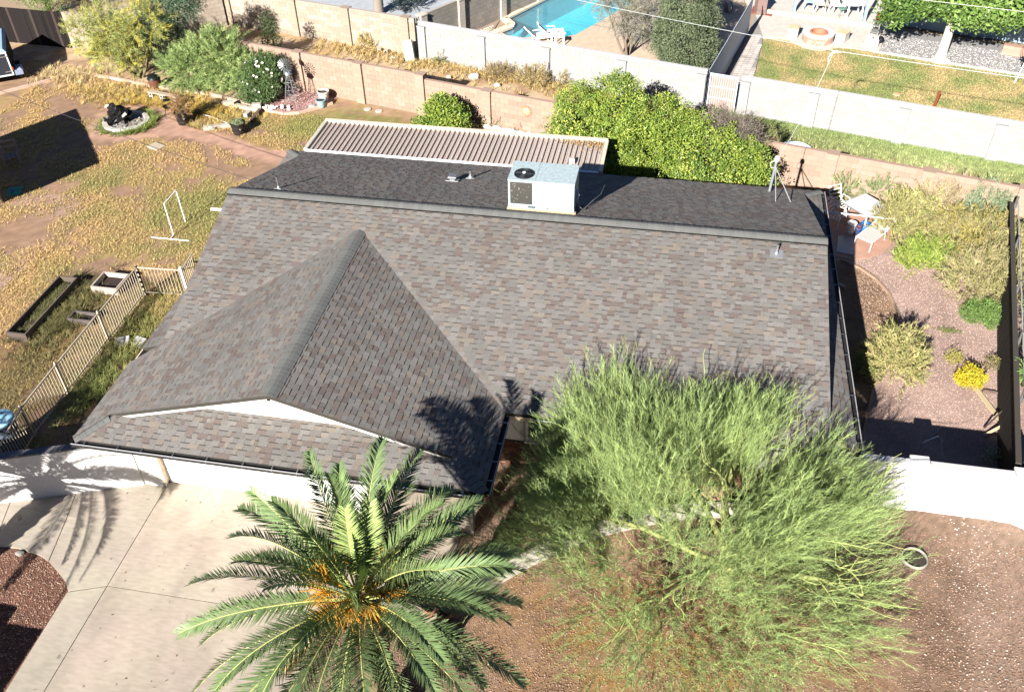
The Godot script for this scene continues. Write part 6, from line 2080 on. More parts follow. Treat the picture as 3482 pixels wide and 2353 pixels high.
	for e in edges:
		for i in int(e[2]):
			mb = MB.new()
			var a: Vector2 = e[0].lerp(e[1], (i + 0.5) / float(e[2]))
			mb.box_at(Vector3(a.x + 10.5, 0.08, a.y + 12.4), Vector3(0.38, 0.17, 0.18), jit(L(0.52, 0.46, 0.38), 0.1), -((e[1] - e[0]) as Vector2).angle() + rng.randf_range(-0.1, 0.1))
			part("concrete_block", mb.mesh(M.block), t)
	for q in [[Vector3(-9.48, 0.1, -12.95), Vector3(-9.45, 0.1, -11.95)], [Vector3(-11.5, 0.1, -13.3), Vector3(-12.2, 0.1, -12.15)]]:
		mb = MB.new()
		mb.beam(q[0] + Vector3(10.5, 0, 12.4), q[1] + Vector3(10.5, 0, 12.4), 0.12, 0.18, L(0.13, 0.10, 0.09))
		part("timber", mb.mesh(M.wood), t)
	for q in [[Vector2(-11.0, -13.2), 0.5], [Vector2(-9.75, -12.3), 1.4], [Vector2(-9.7, -13.15), 0.2]]:
		mb = MB.new()
		mb.box_at(Vector3(q[0].x + 10.5, 0.24, q[0].y + 12.4), Vector3(0.38, 0.16, 0.19), L(0.50, 0.46, 0.39), q[1])
		part("loose_block", mb.mesh(M.block), t)
	for q in [["white garden hose lying slack across the block edged bed", L(0.7, 0.69, 0.64), Vector3(-11.75, 0.14, -12.1), Vector3(-10.6, 0.06, -11.75), Vector3(-9.9, 0.1, -11.6)], ["thin green garden hose lying across the block edged bed", L(0.10, 0.28, 0.13), Vector3(-11.25, 0.1, -12.45), Vector3(-10.4, 0.05, -12.1), Vector3(-9.7, 0.08, -11.9)]]:
		mb = MB.new()
		var c := Curve3D.new()
		c.add_point(q[2], Vector3.ZERO, Vector3(0.3, 0, 0.0))
		c.add_point(q[3], Vector3(-0.3, 0, -0.15), Vector3(0.3, 0, 0.15))
		c.add_point(q[4])
		var cp := []
		var cr := []
		for i in 16:
			cp.append(c.sample_baked(c.get_baked_length() * i / 15.0))
			cr.append(0.018)
		mb.tube(cp, cr, 6, q[1])
		solo("garden_hose", mb.mesh(M.plastic), q[0], "hose")
	# flat stones
	for q in [[Vector3(-12.6, 0.01, -9.38), Vector3(0.62, 0.05, 0.46), -0.4, "large flat grey paving stone in the dry lawn below the fire pit", L(0.44, 0.38, 0.30)], [Vector3(-4.9, 0.01, -13.93), Vector3(0.34, 0.05, 0.24), 0.2, "round grey stepping stone in the grass by the salmon wall, left of two", L(0.40, 0.37, 0.33)], [Vector3(-4.35, 0.01, -13.82), Vector3(0.34, 0.05, 0.26), 0.0, "round grey stepping stone in the grass by the salmon wall, right of two", L(0.42, 0.38, 0.34)]]:
		mb = MB.new()
		if q[1].x > 0.5:
			mb.bevel(Transform3D(Basis(Vector3.UP, q[2]), Vector3.ZERO), q[1], 0.015, q[4])
		else:
			mb.lathe(Vector3(0, -0.03, 0), [Vector2(q[1].x * 0.5, 0), Vector2(q[1].x * 0.5, 0.05), Vector2(q[1].x * 0.46, 0.06), Vector2(0, 0.062)], 14, q[4], Vector2(1, 0.8))
		solo("paving_stone", mb.mesh(M.concrete), q[3], "paving stone").position = q[0]
	# rocks in the weeds left of the fire pit
	var rk := [[Vector3(-15.9, 0.06, -13.1), 0.17, "pale flat rock in the golden weeds above the fire pit"], [Vector3(-16.4, 0.07, -12.4), 0.18, "grey rock in the golden weeds, upper left of the fire pit"], [Vector3(-15.6, 0.08, -12.25), 0.16, "grey broken block at the upper edge of the fire pit"], [Vector3(-10.9, 0.08, -11.1), 0.2, "white broken stone at the near corner of the block edged bed"]]
	for i in rk.size():
		lump("rock", rk[i][2], "rock", rk[i][0], Vector3(1, 0.5, 0.7) * rk[i][1], L(0.52, 0.47, 0.40), 60 + i, M.block)
	# pink edging
	t = thing("garden_edging", "pale pink concrete edging strip along the rear planting bed", "edging", Vector3(-15.5, 0, -14.6))
	var ep := [Vector2(-22.2, -12.9), Vector2(-21.0, -14.1), Vector2(-19.9, -15.5), Vector2(-17.7, -15.2), Vector2(-15.55, -14.7), Vector2(-14.0, -14.5), Vector2(-12.5, -14.3), Vector2(-11.1, -13.85), Vector2(-9.65, -13.3), Vector2(-9.0, -13.02), Vector2(-8.35, -12.88), Vector2(-7.7, -13.05), Vector2(-7.3, -13.5), Vector2(-6.62, -14.22)]
	for i in ep.size() - 1:
		mb = MB.new()
		mb.beam(Vector3(ep[i].x + 15.5, 0.05, ep[i].y + 14.6), Vector3(ep[i + 1].x + 15.5, 0.05, ep[i + 1].y + 14.6), 0.13, 0.12, jit(L(0.53, 0.38, 0.30), 0.05))
		part("strip", mb.mesh(M.concrete), t)
	# gravel bed with the windmill
	var bed := MB.new()
	bed.prism(PackedVector2Array([Vector2(-9.6, -13.5), Vector2(-8.97, -13.1), Vector2(-8.31, -12.97), Vector2(-7.75, -13.12), Vector2(-7.35, -13.6), Vector2(-6.7, -14.3), Vector2(-6.6, -14.9), Vector2(-8.4, -15.35), Vector2(-9.7, -15.6)]), -0.05, 0.03, L(0.34, 0.20, 0.185))
	struct("bed_gravel", bed.mesh(M.gravel))
	stones("bed_stones", 2600, func():
		var p := Vector2(rng.randf_range(-9.8, -6.5), rng.randf_range(-15.5, -12.9))
		return Vector3(p.x, 0.035, p.y) if in_poly(p, BED) else Vector3(0, -9, 0), [L(0.34, 0.20, 0.18), L(0.42, 0.28, 0.25), L(0.22, 0.12, 0.11)], 0.012, 0.03)
	for i in 26:
		lump("white_rock", "white decorative rock in the small heap at the left end of the gravel bed", "rock", Vector3(-9.15 + rng.randfn() * 0.28, 0.07 + rng.randf() * 0.05, -13.35 + rng.randfn() * 0.12), Vector3(1, 0.7, 0.8) * rng.randf_range(0.05, 0.09), jit(L(0.72, 0.70, 0.66), 0.08), 100 + i, M.plain, "white rocks heaped in the gravel bed")
	t = thing("garden_windmill", "grey metal garden windmill on a lattice tower in front of the salmon wall", "windmill", Vector3(-8.28, 0, -13.85))
	var steel := L(0.42, 0.44, 0.46)
	for q in [Vector2(-1, -1), Vector2(1, -1), Vector2(1, 1), Vector2(-1, 1)]:
		mb = MB.new()
		mb.tube([Vector3(q.x * 0.30, 0, q.y * 0.30), Vector3(q.x * 0.06, 1.5, q.y * 0.06)], [0.014, 0.011], 6, steel)
		part("tower_leg", mb.mesh(M.galv), t)
	mb = MB.new()
	for y in [0.35, 0.75, 1.1]:
		var s := lerpf(0.30, 0.06, y / 1.5)
		for k in 4:
			var c4 := [Vector3(-s, y, -s), Vector3(s, y, -s), Vector3(s, y, s), Vector3(-s, y, s)]
			mb.tube([c4[k], c4[(k + 1) % 4]], [0.007, 0.007], 4, steel, false)
			var s2 := lerpf(0.30, 0.06, (y + 0.33) / 1.5)
			var d4 := [Vector3(-s2, y + 0.33, -s2), Vector3(s2, y + 0.33, -s2), Vector3(s2, y + 0.33, s2), Vector3(-s2, y + 0.33, s2)]
			mb.tube([c4[k], d4[(k + 1) % 4]], [0.005, 0.005], 4, steel, false)
	part("lattice", mb.mesh(M.galv), t)
	mb = MB.new()
	mb.lathe(Vector3(0, 1.46, 0), [Vector2(0.0, 0.0), Vector2(0.22, 0.0), Vector2(0.13, 0.14), Vector2(0.03, 0.16)], 4, L(0.38, 0.42, 0.46))
	part("platform", mb.mesh(M.galv), t)
	mb = MB.new()
	var hubp := Vector3(0.0, 1.88, 0.14)
	mb.tube([Vector3(0, 1.6, 0), Vector3(0, 1.88, 0), hubp], [0.018, 0.018, 0.014], 6, steel)
	mb.lathe(hubp, [Vector2(0.0, -0.02), Vector2(0.05, 0.0), Vector2(0.0, 0.03)], 10, steel)
	part("hub", mb.mesh(M.galv), t)
	for k in 16:
		mb = MB.new()
		var a := TAU * k / 16.0
		var u := Vector3(cos(a), sin(a), 0)
		var w := Vector3(-sin(a), cos(a), 0.5).normalized()
		mb.quad(hubp + u * 0.09 - w * 0.012, hubp + u * 0.33 - w * 0.034, hubp + u * 0.33 + w * 0.034, hubp + u * 0.09 + w * 0.012, L(0.30, 0.32, 0.34))
		part("blade", mb.mesh(M.galv), t)
	mb = MB.new()
	mb.tube([Vector3(0, 1.88, 0), Vector3(-0.12, 1.86, -0.34)], [0.009, 0.009], 5, steel)
	mb.hexa([Vector3(-0.125, 1.76, -0.30), Vector3(-0.12, 1.76, -0.30), Vector3(-0.22, 1.72, -0.56), Vector3(-0.225, 1.72, -0.56), Vector3(-0.125, 1.96, -0.30), Vector3(-0.12, 1.96, -0.30), Vector3(-0.22, 2.0, -0.56), Vector3(-0.225, 2.0, -0.56)], L(0.55, 0.57, 0.57))
	part("tail_vane", mb.mesh(M.paint), t)
	for q in [["cream flower pot, the taller of two beside the windmill", Vector3(-7.03, 0.03, -14.35), 0.26, 0.5, L(0.66, 0.62, 0.54)], ["light blue flower pot in front of the cream one", Vector3(-6.98, 0.03, -13.85), 0.22, 0.33, L(0.28, 0.45, 0.52)]]:
		t = thing("flower_pot", q[0], "flower pot", q[1])
		mb = MB.new()
		var r: float = q[2]
		var hh: float = q[3]
		mb.lathe(Vector3.ZERO, [Vector2(0, 0), Vector2(r * 0.68, 0), Vector2(r * 0.92, hh * 0.85), Vector2(r * 1.04, hh * 0.88), Vector2(r * 1.04, hh), Vector2(r * 0.90, hh), Vector2(r * 0.86, hh * 0.86)], 24, q[4])
		part("pot", mb.mesh(M.paint), t)
		mb = MB.new()
		mb.lathe(Vector3.ZERO, [Vector2(r * 0.87, hh * 0.84), Vector2(0, hh * 0.87)], 16, L(0.07, 0.055, 0.05))
		part("soil", mb.mesh(M.dirt), t)
	lump("grey_rock", "grey ornamental rock in front of the light blue flower pot", "rock", Vector3(-7.35, 0.06, -13.7), Vector3(0.2, 0.1, 0.14), L(0.36, 0.35, 0.34), 131, M.block)
	# pipe frame standing in the lawn
	t = thing("pipe_goal", "white plastic pipe goal standing on the lawn left of the house", "goal", Vector3(-8.82, 0, -3.75))
	mb = MB.new()
	for q in [[Vector3(0, 0, 0.45), Vector3(0, 1.32, 0.45)], [Vector3(0, 0, -0.47), Vector3(0, 1.32, -0.47)], [Vector3(0, 1.32, 0.45), Vector3(0, 1.32, -0.47)]]:
		mb.tube(q, [0.02, 0.02], 8, L(0.82, 0.82, 0.8))
	part("upright", mb.mesh(M.plastic), t)
	mb = MB.new()
	mb.tube([Vector3(-0.72, 0.03, 0.71), Vector3(0.72, 0.03, 0.71)], [0.02, 0.02], 8, L(0.82, 0.82, 0.8))
	mb.tube([Vector3(0, 0.03, 0.45), Vector3(0, 0.03, 0.71)], [0.02, 0.02], 8, L(0.82, 0.82, 0.8))
	part("foot", mb.mesh(M.plastic), t)
	# iron fence with its pickets
	t = thing("iron_fence", "cream painted iron picket fence along the left side of the garage", "fence", Vector3(-8.12, 0, 0.1))
	var rails := [[Vector2(-8.14, 0.1), Vector2(-8.12, 2.5)], [Vector2(-8.12, 2.5), Vector2(-8.10, 4.85)], [Vector2(-8.10, 4.85), Vector2(-8.06, 6.6)], [Vector2(-8.06, 6.6), Vector2(-7.72, 8.3)], [Vector2(-8.14, 0.1), Vector2(-6.62, 0.02)], [Vector2(-6.62, 0.02), Vector2(-6.72, -0.95)]]
	var cream := L(0.46, 0.40, 0.32)
	mb = MB.new()
	mb.box_at(Vector3(0, 0.56, 0), Vector3(0.017, 1.06, 0.017), cream)
	var pk := mb.mesh(M.paint)
	var oo := Vector3(-8.12, 0, 0.1)
	for e in rails:
		var a := Vector3(e[0].x, 0, e[0].y) - oo
		var b := Vector3(e[1].x, 0, e[1].y) - oo
		mb = MB.new()
		mb.beam(a + Vector3(0, 1.10, 0), b + Vector3(0, 1.10, 0), 0.035, 0.035, cream)
		part("rail", mb.mesh(M.paint), t)
		mb = MB.new()
		mb.beam(a + Vector3(0, 0.12, 0), b + Vector3(0, 0.12, 0), 0.03, 0.03, cream)
		part("rail", mb.mesh(M.paint), t)
		var n := int(a.distance_to(b) / 0.115)
		for i in range(1, n):
			part("picket", pk, t).position = a.lerp(b, i / float(n))
		mb = MB.new()
		mb.box_at(Vector3(0, 0.58, 0), Vector3(0.055, 1.16, 0.055), cream)
		mb.lathe(Vector3(0, 1.16, 0), [Vector2(0.03, 0), Vector2(0.035, 0.03), Vector2(0, 0.07)], 8, cream)
		part("post", mb.mesh(M.paint), t).position = a
	mb = MB.new()
	mb.box_at(Vector3(0, 0.62, 0), Vector3(0.075, 1.24, 0.075), L(0.8, 0.78, 0.74))
	part("gate_post", mb.mesh(M.paint), t).position = Vector3(1.5, 0, -0.06)
	# raised beds and what stands near them
	bed_box("raised_bed", "long dark timber raised bed overgrown with weeds, left of the square bed", -11.22, -10.6, -0.02, 2.92, 0.32, L(0.13, 0.105, 0.085), L(0.04, 0.03, 0.02))
	bed_box("raised_bed", "square white washed timber bed filled with dark soil beside the iron fence", -9.9, -9.02, -0.52, 0.28, 0.28, L(0.52, 0.44, 0.38), L(0.05, 0.035, 0.03))
	bed_box("raised_bed", "small low dark trough bed beside the iron fence, nearest the house", -9.82, -9.05, 1.48, 1.86, 0.2, L(0.13, 0.11, 0.10), L(0.035, 0.03, 0.025))
	for q in [[Vector3(-7.62, 0.09, 2.55), 0.35, 0.4, "grey concrete slab leaning in the grass between fence and house, left of two"], [Vector3(-7.12, 0.10, 2.48), -0.3, 0.35, "grey concrete slab tilted in the grass between fence and house, right of two"]]:
		mb = MB.new()
		mb.bevel(Transform3D(Basis.from_euler(Vector3(q[2], q[1], 0.15)), Vector3.ZERO), Vector3(0.44, 0.05, 0.36), 0.012, L(0.36, 0.36, 0.37))
		solo("concrete_slab", mb.mesh(M.concrete), q[3], "concrete slab").position = q[0]
	# round recycling bin at the left edge
	t = thing("recycling_bin", "dark round bin with a light blue lid beside the left white stucco wall", "bin", Vector3(-8.42, 0, 7.02))
	mb = MB.new()
	mb.lathe(Vector3.ZERO, [Vector2(0, 0), Vector2(0.27, 0), Vector2(0.33, 0.9), Vector2(0.35, 1.02)], 24, L(0.075, 0.10, 0.13))
	part("body", mb.mesh(M.plastic), t)
	mb = MB.new()
	mb.lathe(Vector3.ZERO, [Vector2(0.355, 1.02), Vector2(0.36, 1.07), Vector2(0.33, 1.10), Vector2(0.0, 1.13)], 24, L(0.28, 0.50, 0.64))
	part("lid", mb.mesh(M.plastic), t)
	mb = MB.new()
	for k in 3:  # three chasing arrows
		var a := TAU * k / 3.0
		var u := Vector3(cos(a), 0, sin(a))
		var w := Vector3(-sin(a), 0, cos(a))
		var y := Vector3(0, 1.135, 0)
		mb.quad(y + u * 0.10 - w * 0.10, y + u * 0.10 + w * 0.05, y + u * 0.15 + w * 0.03, y + u * 0.15 - w * 0.10, L(0.05, 0.13, 0.22))
		mb.tri(y + u * 0.07 + w * 0.05, y + u * 0.125 + w * 0.13, y + u * 0.18 + w * 0.03, L(0.05, 0.13, 0.22))
	part("recycling_mark", mb.mesh(M.plain), t)
	# in the deep shade
	mb = MB.new()
	mb.box_at(Vector3(0, 0.02, 0), Vector3(0.52, 0.03, 0.62), L(0.02, 0.30, 0.22), 0.45)
	mb.box_at(Vector3(-0.08, 0.04, 0.04), Vector3(0.16, 0.012, 0.2), L(0.05, 0.08, 0.30), 0.45)
	solo("green_mat", mb.mesh(M.plain), "bright green mat lying in the deep shade at the left edge", "mat").position = Vector3(-16.35, 0, -5.2)
	t = thing("wooden_chair", "weathered wooden garden chair in the deep shade at the left edge", "chair", Vector3(-17.6, 0, -7.1), 0.6)
	var wd := L(0.30, 0.28, 0.26)
	for i in 4:
		mb = MB.new()
		mb.box_at(Vector3(-0.21 + i * 0.14, 0.42, 0), Vector3(0.11, 0.03, 0.5), wd)
		part("slat", mb.mesh(M.wood), t)
	mb = MB.new()
	for s in [-1.0, 1.0]:
		mb.beam(Vector3(s * 0.28, 0, 0.24), Vector3(s * 0.28, 0.62, 0.24), 0.05, 0.05, wd, Vector3.BACK)
		mb.beam(Vector3(s * 0.28, 0, -0.24), Vector3(s * 0.28, 0.95, -0.3), 0.05, 0.05, wd, Vector3.BACK)
		mb.beam(Vector3(s * 0.28, 0.62, -0.26), Vector3(s * 0.28, 0.62, 0.28), 0.06, 0.03, wd)
	mb.beam(Vector3(-0.28, 0.92, -0.3), Vector3(0.28, 0.92, -0.3), 0.05, 0.09, wd)
	mb.beam(Vector3(-0.28, 0.7, -0.28), Vector3(0.28, 0.7, -0.28), 0.03, 0.09, wd)
	part("chair_frame", mb.mesh(M.wood), t)

# ---------------------------------------------------------------- back yard behind the house
func build_back_yard() -> void:
	rng.seed = 415
	var d := Vector2(24.75, 5.99).normalized()
	var turn := -d.angle()
	var t := thing("sun_plaque", "round terracotta sun face plaque hanging on the salmon wall", "wall plaque", Vector3(2.40, 1.08, -12.62), turn)
	var mb := MB.new()
	var clay := L(0.55, 0.30, 0.18)
	mb.tube([Vector3(0, 0, 0), Vector3(0, 0, 0.03)], [0.19, 0.185], 24, clay)
	part("rim_disc", mb.mesh(M.stucco), t)
	for k in 20:
		mb = MB.new()
		var a := TAU * k / 20.0
		var u := Vector3(cos(a), sin(a), 0)
		var w := Vector3(-sin(a), cos(a), 0)
		mb.tri(u * 0.18 - w * 0.028 + Vector3(0, 0, 0.022), u * 0.18 + w * 0.028 + Vector3(0, 0, 0.022), u * 0.27 + w * 0.012 + Vector3(0, 0, 0.012), clay * 0.95)
		part("ray", mb.mesh(M.stucco), t)
	mb = MB.new()
	var face := L(0.62, 0.46, 0.30)
	mb.blob(Vector3(0, 0, 0.02), Vector3(0.14, 0.14, 0.05), 3, 0.05, face, 8, 14)
	mb.blob(Vector3(0, -0.01, 0.075), Vector3(0.018, 0.035, 0.016), 3, 0.05, face, 5, 7)
	for x in [-0.05, 0.05]:
		mb.blob(Vector3(x, 0.03, 0.066), Vector3(0.02, 0.01, 0.008), 3, 0.05, L(0.25, 0.12, 0.07), 4, 7)
		mb.blob(Vector3(x * 1.4, -0.03, 0.055), Vector3(0.025, 0.022, 0.012), 3, 0.05, L(0.6, 0.36, 0.24), 4, 7)
	mb.blob(Vector3(0, -0.065, 0.062), Vector3(0.035, 0.01, 0.01), 3, 0.05, L(0.42, 0.15, 0.09), 4, 7)
	part("sun_face", mb.mesh(M.stucco), t)
	# pale blue plastic edging at the foot of the wall
	mb = MB.new()
	var pl := []
	var pr := []
	for i in 18:
		var s := i / 17.0
		pl.append(Vector3(0.55 + 2.4 * s, 0.09 + 0.03 * sin(i * 1.9), -12.98 + 0.59 * s + 0.05 * sin(i * 1.3)))
		pr.append(0.09 + 0.03 * sin(i * 2.3))
	mb.tube(pl, pr, 7, L(0.50, 0.68, 0.74))
	solo("plastic_sheet", mb.mesh(M.plastic), "rolled pale blue plastic sheet lying along the foot of the salmon wall", "plastic sheet")
	var pur := leaf_cluster(14, 0.12, 0.08, 0.03).mesh(M.leaf)
	t = thing("purple_plant", "small dark purple plant at the foot of the salmon wall, left of the citrus row", "plant", Vector3(3.15, 0, -12.75))
	crown(t, "leaves", [pur], heap([[Vector3(0, 0.25, 0), Vector3(0.22, 0.28, 0.2)]], 40, 0.7), [L(0.13, 0.05, 0.08), L(0.18, 0.08, 0.11)], 0.7, 1.1, 0.02, 0.5, 0.5)
	t = thing("orange_flowers", "little patch of orange flowers under the purple plant", "plant", Vector3(3.35, 0, -12.5))
	crown(t, "leaves", [pur], heap([[Vector3(0, 0.08, 0), Vector3(0.18, 0.12, 0.16)]], 18, 0.7), [L(0.55, 0.17, 0.03)], 0.5, 0.8, 0.02, 0.5, 0.5)
	t = thing("low_plants", "thin row of dry seedlings along the foot of the salmon wall", "plant", Vector3(1.3, 0, -12.75))
	var sd := spray(0.3, 16, 0.09, 0.006, 0.6).mesh(M.leaf)
	crown(t, "stalks", [sd], heap([[Vector3(-0.4, 0.1, -0.1), Vector3(0.8, 0.3, 0.15)], [Vector3(0.6, 0.1, 0.1), Vector3(0.6, 0.3, 0.15)]], 40, 0.9), [L(0.2, 0.24, 0.08), L(0.3, 0.22, 0.13)], 0.7, 1.2, 0.02, 0.3, 1.2)

# ---------------------------------------------------------------- right yard
func build_right_yard() -> void:
	rng.seed = 430
	var mb := MB.new()
	mb.prism(PackedVector2Array([Vector2(13.2, -9.6), Vector2(13.2, -5.75), Vector2(14.34, -5.62), Vector2(14.75, -5.52), Vector2(15.3, -5.7), Vector2(15.8, -6.1), Vector2(16.35, -6.95), Vector2(16.7, -8.2), Vector2(16.2, -9.4)]), -0.06, 0.02, L(0.41, 0.245, 0.185))
	struct("brick_patio", mb.mesh(M.concrete))
	mb = MB.new()
	for i in ARC.size() - 2:
		mb.beam(Vector3(ARC[i + 1].x, 0.03, ARC[i + 1].y), Vector3(ARC[i + 2].x, 0.03, ARC[i + 2].y), 0.07, 0.07, L(0.42, 0.29, 0.2))
	solo("soil_edging", mb.mesh(M.dirt), "thin curved edging between the brown soil and the pink gravel", "edging")
	var pvc := L(0.62, 0.62, 0.61)
	# grey screen panel flat on the patio
	var t := thing("screen_panel", "grey framed screen panel lying flat on the brick patio beside the house", "screen panel", Vector3(14.61, 0.03, -6.34), -0.14)
	mb = MB.new()
	mb.box_at(Vector3(0, 0.012, 0), Vector3(0.50, 0.014, 1.02), L(0.36, 0.38, 0.40))
	part("screen", mb.mesh(M.galv), t)
	mb = MB.new()
	for q in [[Vector3(-0.26, 0.015, 0), Vector3(0.025, 0.025, 1.07)], [Vector3(0.26, 0.015, 0), Vector3(0.025, 0.025, 1.07)], [Vector3(0, 0.015, 0.52), Vector3(0.495, 0.025, 0.025)], [Vector3(0, 0.015, -0.52), Vector3(0.495, 0.025, 0.025)]]:
		mb.box_at(q[0], q[1], L(0.55, 0.56, 0.56))
	part("frame", mb.mesh(M.paint), t)
	# glass topped patio table, turned 45 degrees
	t = thing("glass_table", "square grey glass topped patio table on white legs, standing corner on by the salmon wall", "table", Vector3(15.33, 0, -7.97), 0.72)
	mb = MB.new()
	mb.box_at(Vector3(0, 0.70, 0), Vector3(1.14, 0.016, 1.14), L(0.44, 0.47, 0.48))
	part("tabletop", mb.mesh(M.plastic), t)
	mb = MB.new()
	for q in [[Vector3(-0.575, 0.69, 0), Vector3(0.025, 0.035, 1.17)], [Vector3(0.575, 0.69, 0), Vector3(0.025, 0.035, 1.17)], [Vector3(0, 0.69, 0.575), Vector3(1.125, 0.035, 0.025)], [Vector3(0, 0.69, -0.575), Vector3(1.125, 0.035, 0.025)]]:
		mb.box_at(q[0], q[1], L(0.40, 0.42, 0.43))
	part("table_rim", mb.mesh(M.galv), t)
	for q in [Vector2(-1, -1), Vector2(1, -1), Vector2(1, 1), Vector2(-1, 1)]:
		mb = MB.new()
		mb.tube([Vector3(q.x * 0.45, 0.68, q.y * 0.45), Vector3(q.x * 0.5, 0.0, q.y * 0.5)], [0.03, 0.03], 8, pvc)
		part("leg", mb.mesh(M.plastic), t)
	# long white pole across the table
	mb = MB.new()
	mb.tube([Vector3(13.98, 0.62, -7.45), Vector3(16.12, 0.76, -7.08)], [0.026, 0.022], 8, pvc)
	mb.tube([Vector3(16.12, 0.76, -7.08), Vector3(16.12, 0.90, -7.10)], [0.03, 0.03], 8, pvc)
	solo("umbrella_pole", mb.mesh(M.plastic), "long white umbrella pole laid across the chairs and the glass table", "pole")
	# white tube framed sling chairs
	for q in [["white tube framed patio chair pushed against the house side of the glass table", Vector3(14.32, 0.02, -7.62), 1.0], ["white tube framed patio chair behind the glass table, near the salmon wall", Vector3(14.5, 0.02, -8.5), 0.55]]:
		t = thing("patio_chair", q[0], "chair", q[1], q[2], "white tube framed patio chairs")
		for s in [-1.0, 1.0]:
			mb = MB.new()
			mb.tube([Vector3(s * 0.27, 0.02, 0.28), Vector3(s * 0.27, 0.42, 0.26), Vector3(s * 0.27, 0.60, 0.18), Vector3(s * 0.27, 0.60, -0.16), Vector3(s * 0.27, 0.30, -0.28), Vector3(s * 0.27, 0.02, -0.34)], [0.022, 0.022, 0.022, 0.022, 0.022, 0.022], 8, pvc)
			mb.tube([Vector3(s * 0.25, 0.38, 0.27), Vector3(s * 0.25, 0.36, -0.18), Vector3(s * 0.25, 0.9, -0.42)], [0.02, 0.02, 0.02], 8, pvc)
			part("side_frame", mb.mesh(M.plastic), t)
		for k in 4:
			mb = MB.new()
			mb.tube([Vector3(-0.25, 0.37, 0.22 - k * 0.12), Vector3(0.25, 0.37, 0.22 - k * 0.12)], [0.018, 0.018], 6, pvc)
			part("seat_bar", mb.mesh(M.plastic), t)
			mb = MB.new()
			mb.tube([Vector3(-0.25, 0.48 + k * 0.13, -0.23 - k * 0.06), Vector3(0.25, 0.48 + k * 0.13, -0.23 - k * 0.06)], [0.018, 0.018], 6, pvc)
			part("back_bar", mb.mesh(M.plastic), t)
	# chaise longue
	t = thing("chaise_lounge", "pale grey sling chaise lounge standing on the brick patio, its raised head towards the weeds", "lounger", Vector3(15.15, 0.02, -6.28), -0.62)
	# local: -z towards the head
	mb = MB.new()
	mb.box_at(Vector3(0, 0.34, -0.48), Vector3(0.54, 0.012, 0.98), L(0.58, 0.57, 0.54))
	part("seat_sling", mb.mesh(M.stucco), t)
	mb = MB.new()
	mb.box(Transform3D(Basis(Vector3.RIGHT, 0.30), Vector3(0, 0.42, -1.22)), Vector3(0.54, 0.012, 0.54), L(0.58, 0.57, 0.54))
	part("back_sling", mb.mesh(M.stucco), t)
	for s in [-1.0, 1.0]:
		mb = MB.new()
		mb.tube([Vector3(s * 0.29, 0.34, 0.02), Vector3(s * 0.29, 0.34, -0.97), Vector3(s * 0.29, 0.52, -1.5)], [0.02, 0.02, 0.02], 7, pvc)
		mb.tube([Vector3(s * 0.29, 0.34, -0.02), Vector3(s * 0.30, 0.0, 0.06)], [0.018, 0.018], 7, pvc)
		mb.tube([Vector3(s * 0.29, 0.34, -0.9), Vector3(s * 0.30, 0.0, -0.98)], [0.018, 0.018], 7, pvc)
		part("side_frame", mb.mesh(M.plastic), t)
	mb = MB.new()
	mb.tube([Vector3(-0.29, 0.52, -1.5), Vector3(0.29, 0.52, -1.5)], [0.02, 0.02], 7, pvc)
	mb.tube([Vector3(-0.22, 0.5, -1.62), Vector3(0.22, 0.5, -1.62)], [0.014, 0.014], 6, pvc)
	mb.tube([Vector3(-0.29, 0.34, 0.02), Vector3(0.29, 0.34, 0.02)], [0.02, 0.02], 7, pvc)
	part("cross_bar", mb.mesh(M.plastic), t)
	# pails
	for q in [["white plastic pail on the brick patio, leftmost of three", Vector3(14.84, 0.02, -7.2), 0.155, 0.38, L(0.78, 0.77, 0.74), L(0.5, 0.48, 0.44)], ["dark blue pail topped with orange, middle of three on the brick patio", Vector3(15.07, 0.02, -7.12), 0.12, 0.34, L(0.03, 0.04, 0.10), L(0.55, 0.12, 0.04)], ["bright blue plastic pail on the brick patio beside the chaise lounge", Vector3(15.30, 0.02, -7.3), 0.15, 0.33, L(0.02, 0.13, 0.45), L(0.012, 0.06, 0.2)]]:
		t = thing("pail", q[0], "pail", q[1])
		mb = MB.new()
		var r: float = q[2]
		var h: float = q[3]
		mb.lathe(Vector3.ZERO, [Vector2(0, 0), Vector2(r * 0.85, 0), Vector2(r, h), Vector2(r * 1.06, h), Vector2(r * 1.06, h + 0.02), Vector2(r * 0.93, h + 0.01), Vector2(r * 0.9, h - 0.08)], 20, q[4])
		part("bucket", mb.mesh(M.plastic), t)
		mb = MB.new()
		mb.lathe(Vector3.ZERO, [Vector2(r * 0.93, h - 0.07), Vector2(0, h - 0.06)], 16, q[5])
		part("contents", mb.mesh(M.plain), t)
		mb = MB.new()
		var hp := []
		var hr := []
		for i in 9:
			var a := PI * i / 8.0
			hp.append(Vector3(cos(a) * r * 1.07, h - 0.02 - sin(a) * 0.05, sin(a) * r * 1.1))
			hr.append(0.005)
		mb.tube(hp, hr, 4, L(0.5, 0.5, 0.5))
		part("handle", mb.mesh(M.galv), t)
	# boards, hoop, downspout
	mb = MB.new()
	mb.beam(Vector3(17.52, 0.05, 0.35), Vector3(17.93, 0.09, 1.72), 0.14, 0.03, L(0.56, 0.46, 0.29))
	solo("plank", mb.mesh(M.wood), "pale plank lying on the gravel below the yellow shrub", "plank")
	mb = MB.new()
	mb.beam(Vector3(17.40, 0.05, 2.36), Vector3(18.05, 0.25, 1.95), 0.06, 0.05, L(0.62, 0.53, 0.34))
	solo("stake", mb.mesh(M.wood), "short pale stake leaning at the lower corner of the shaded gravel", "stake")
	mb = MB.new()
	mb.beam(Vector3(17.95, 0.4, 1.62), Vector3(17.45, 0.08, 2.1), 0.035, 0.035, L(0.07, 0.05, 0.045))
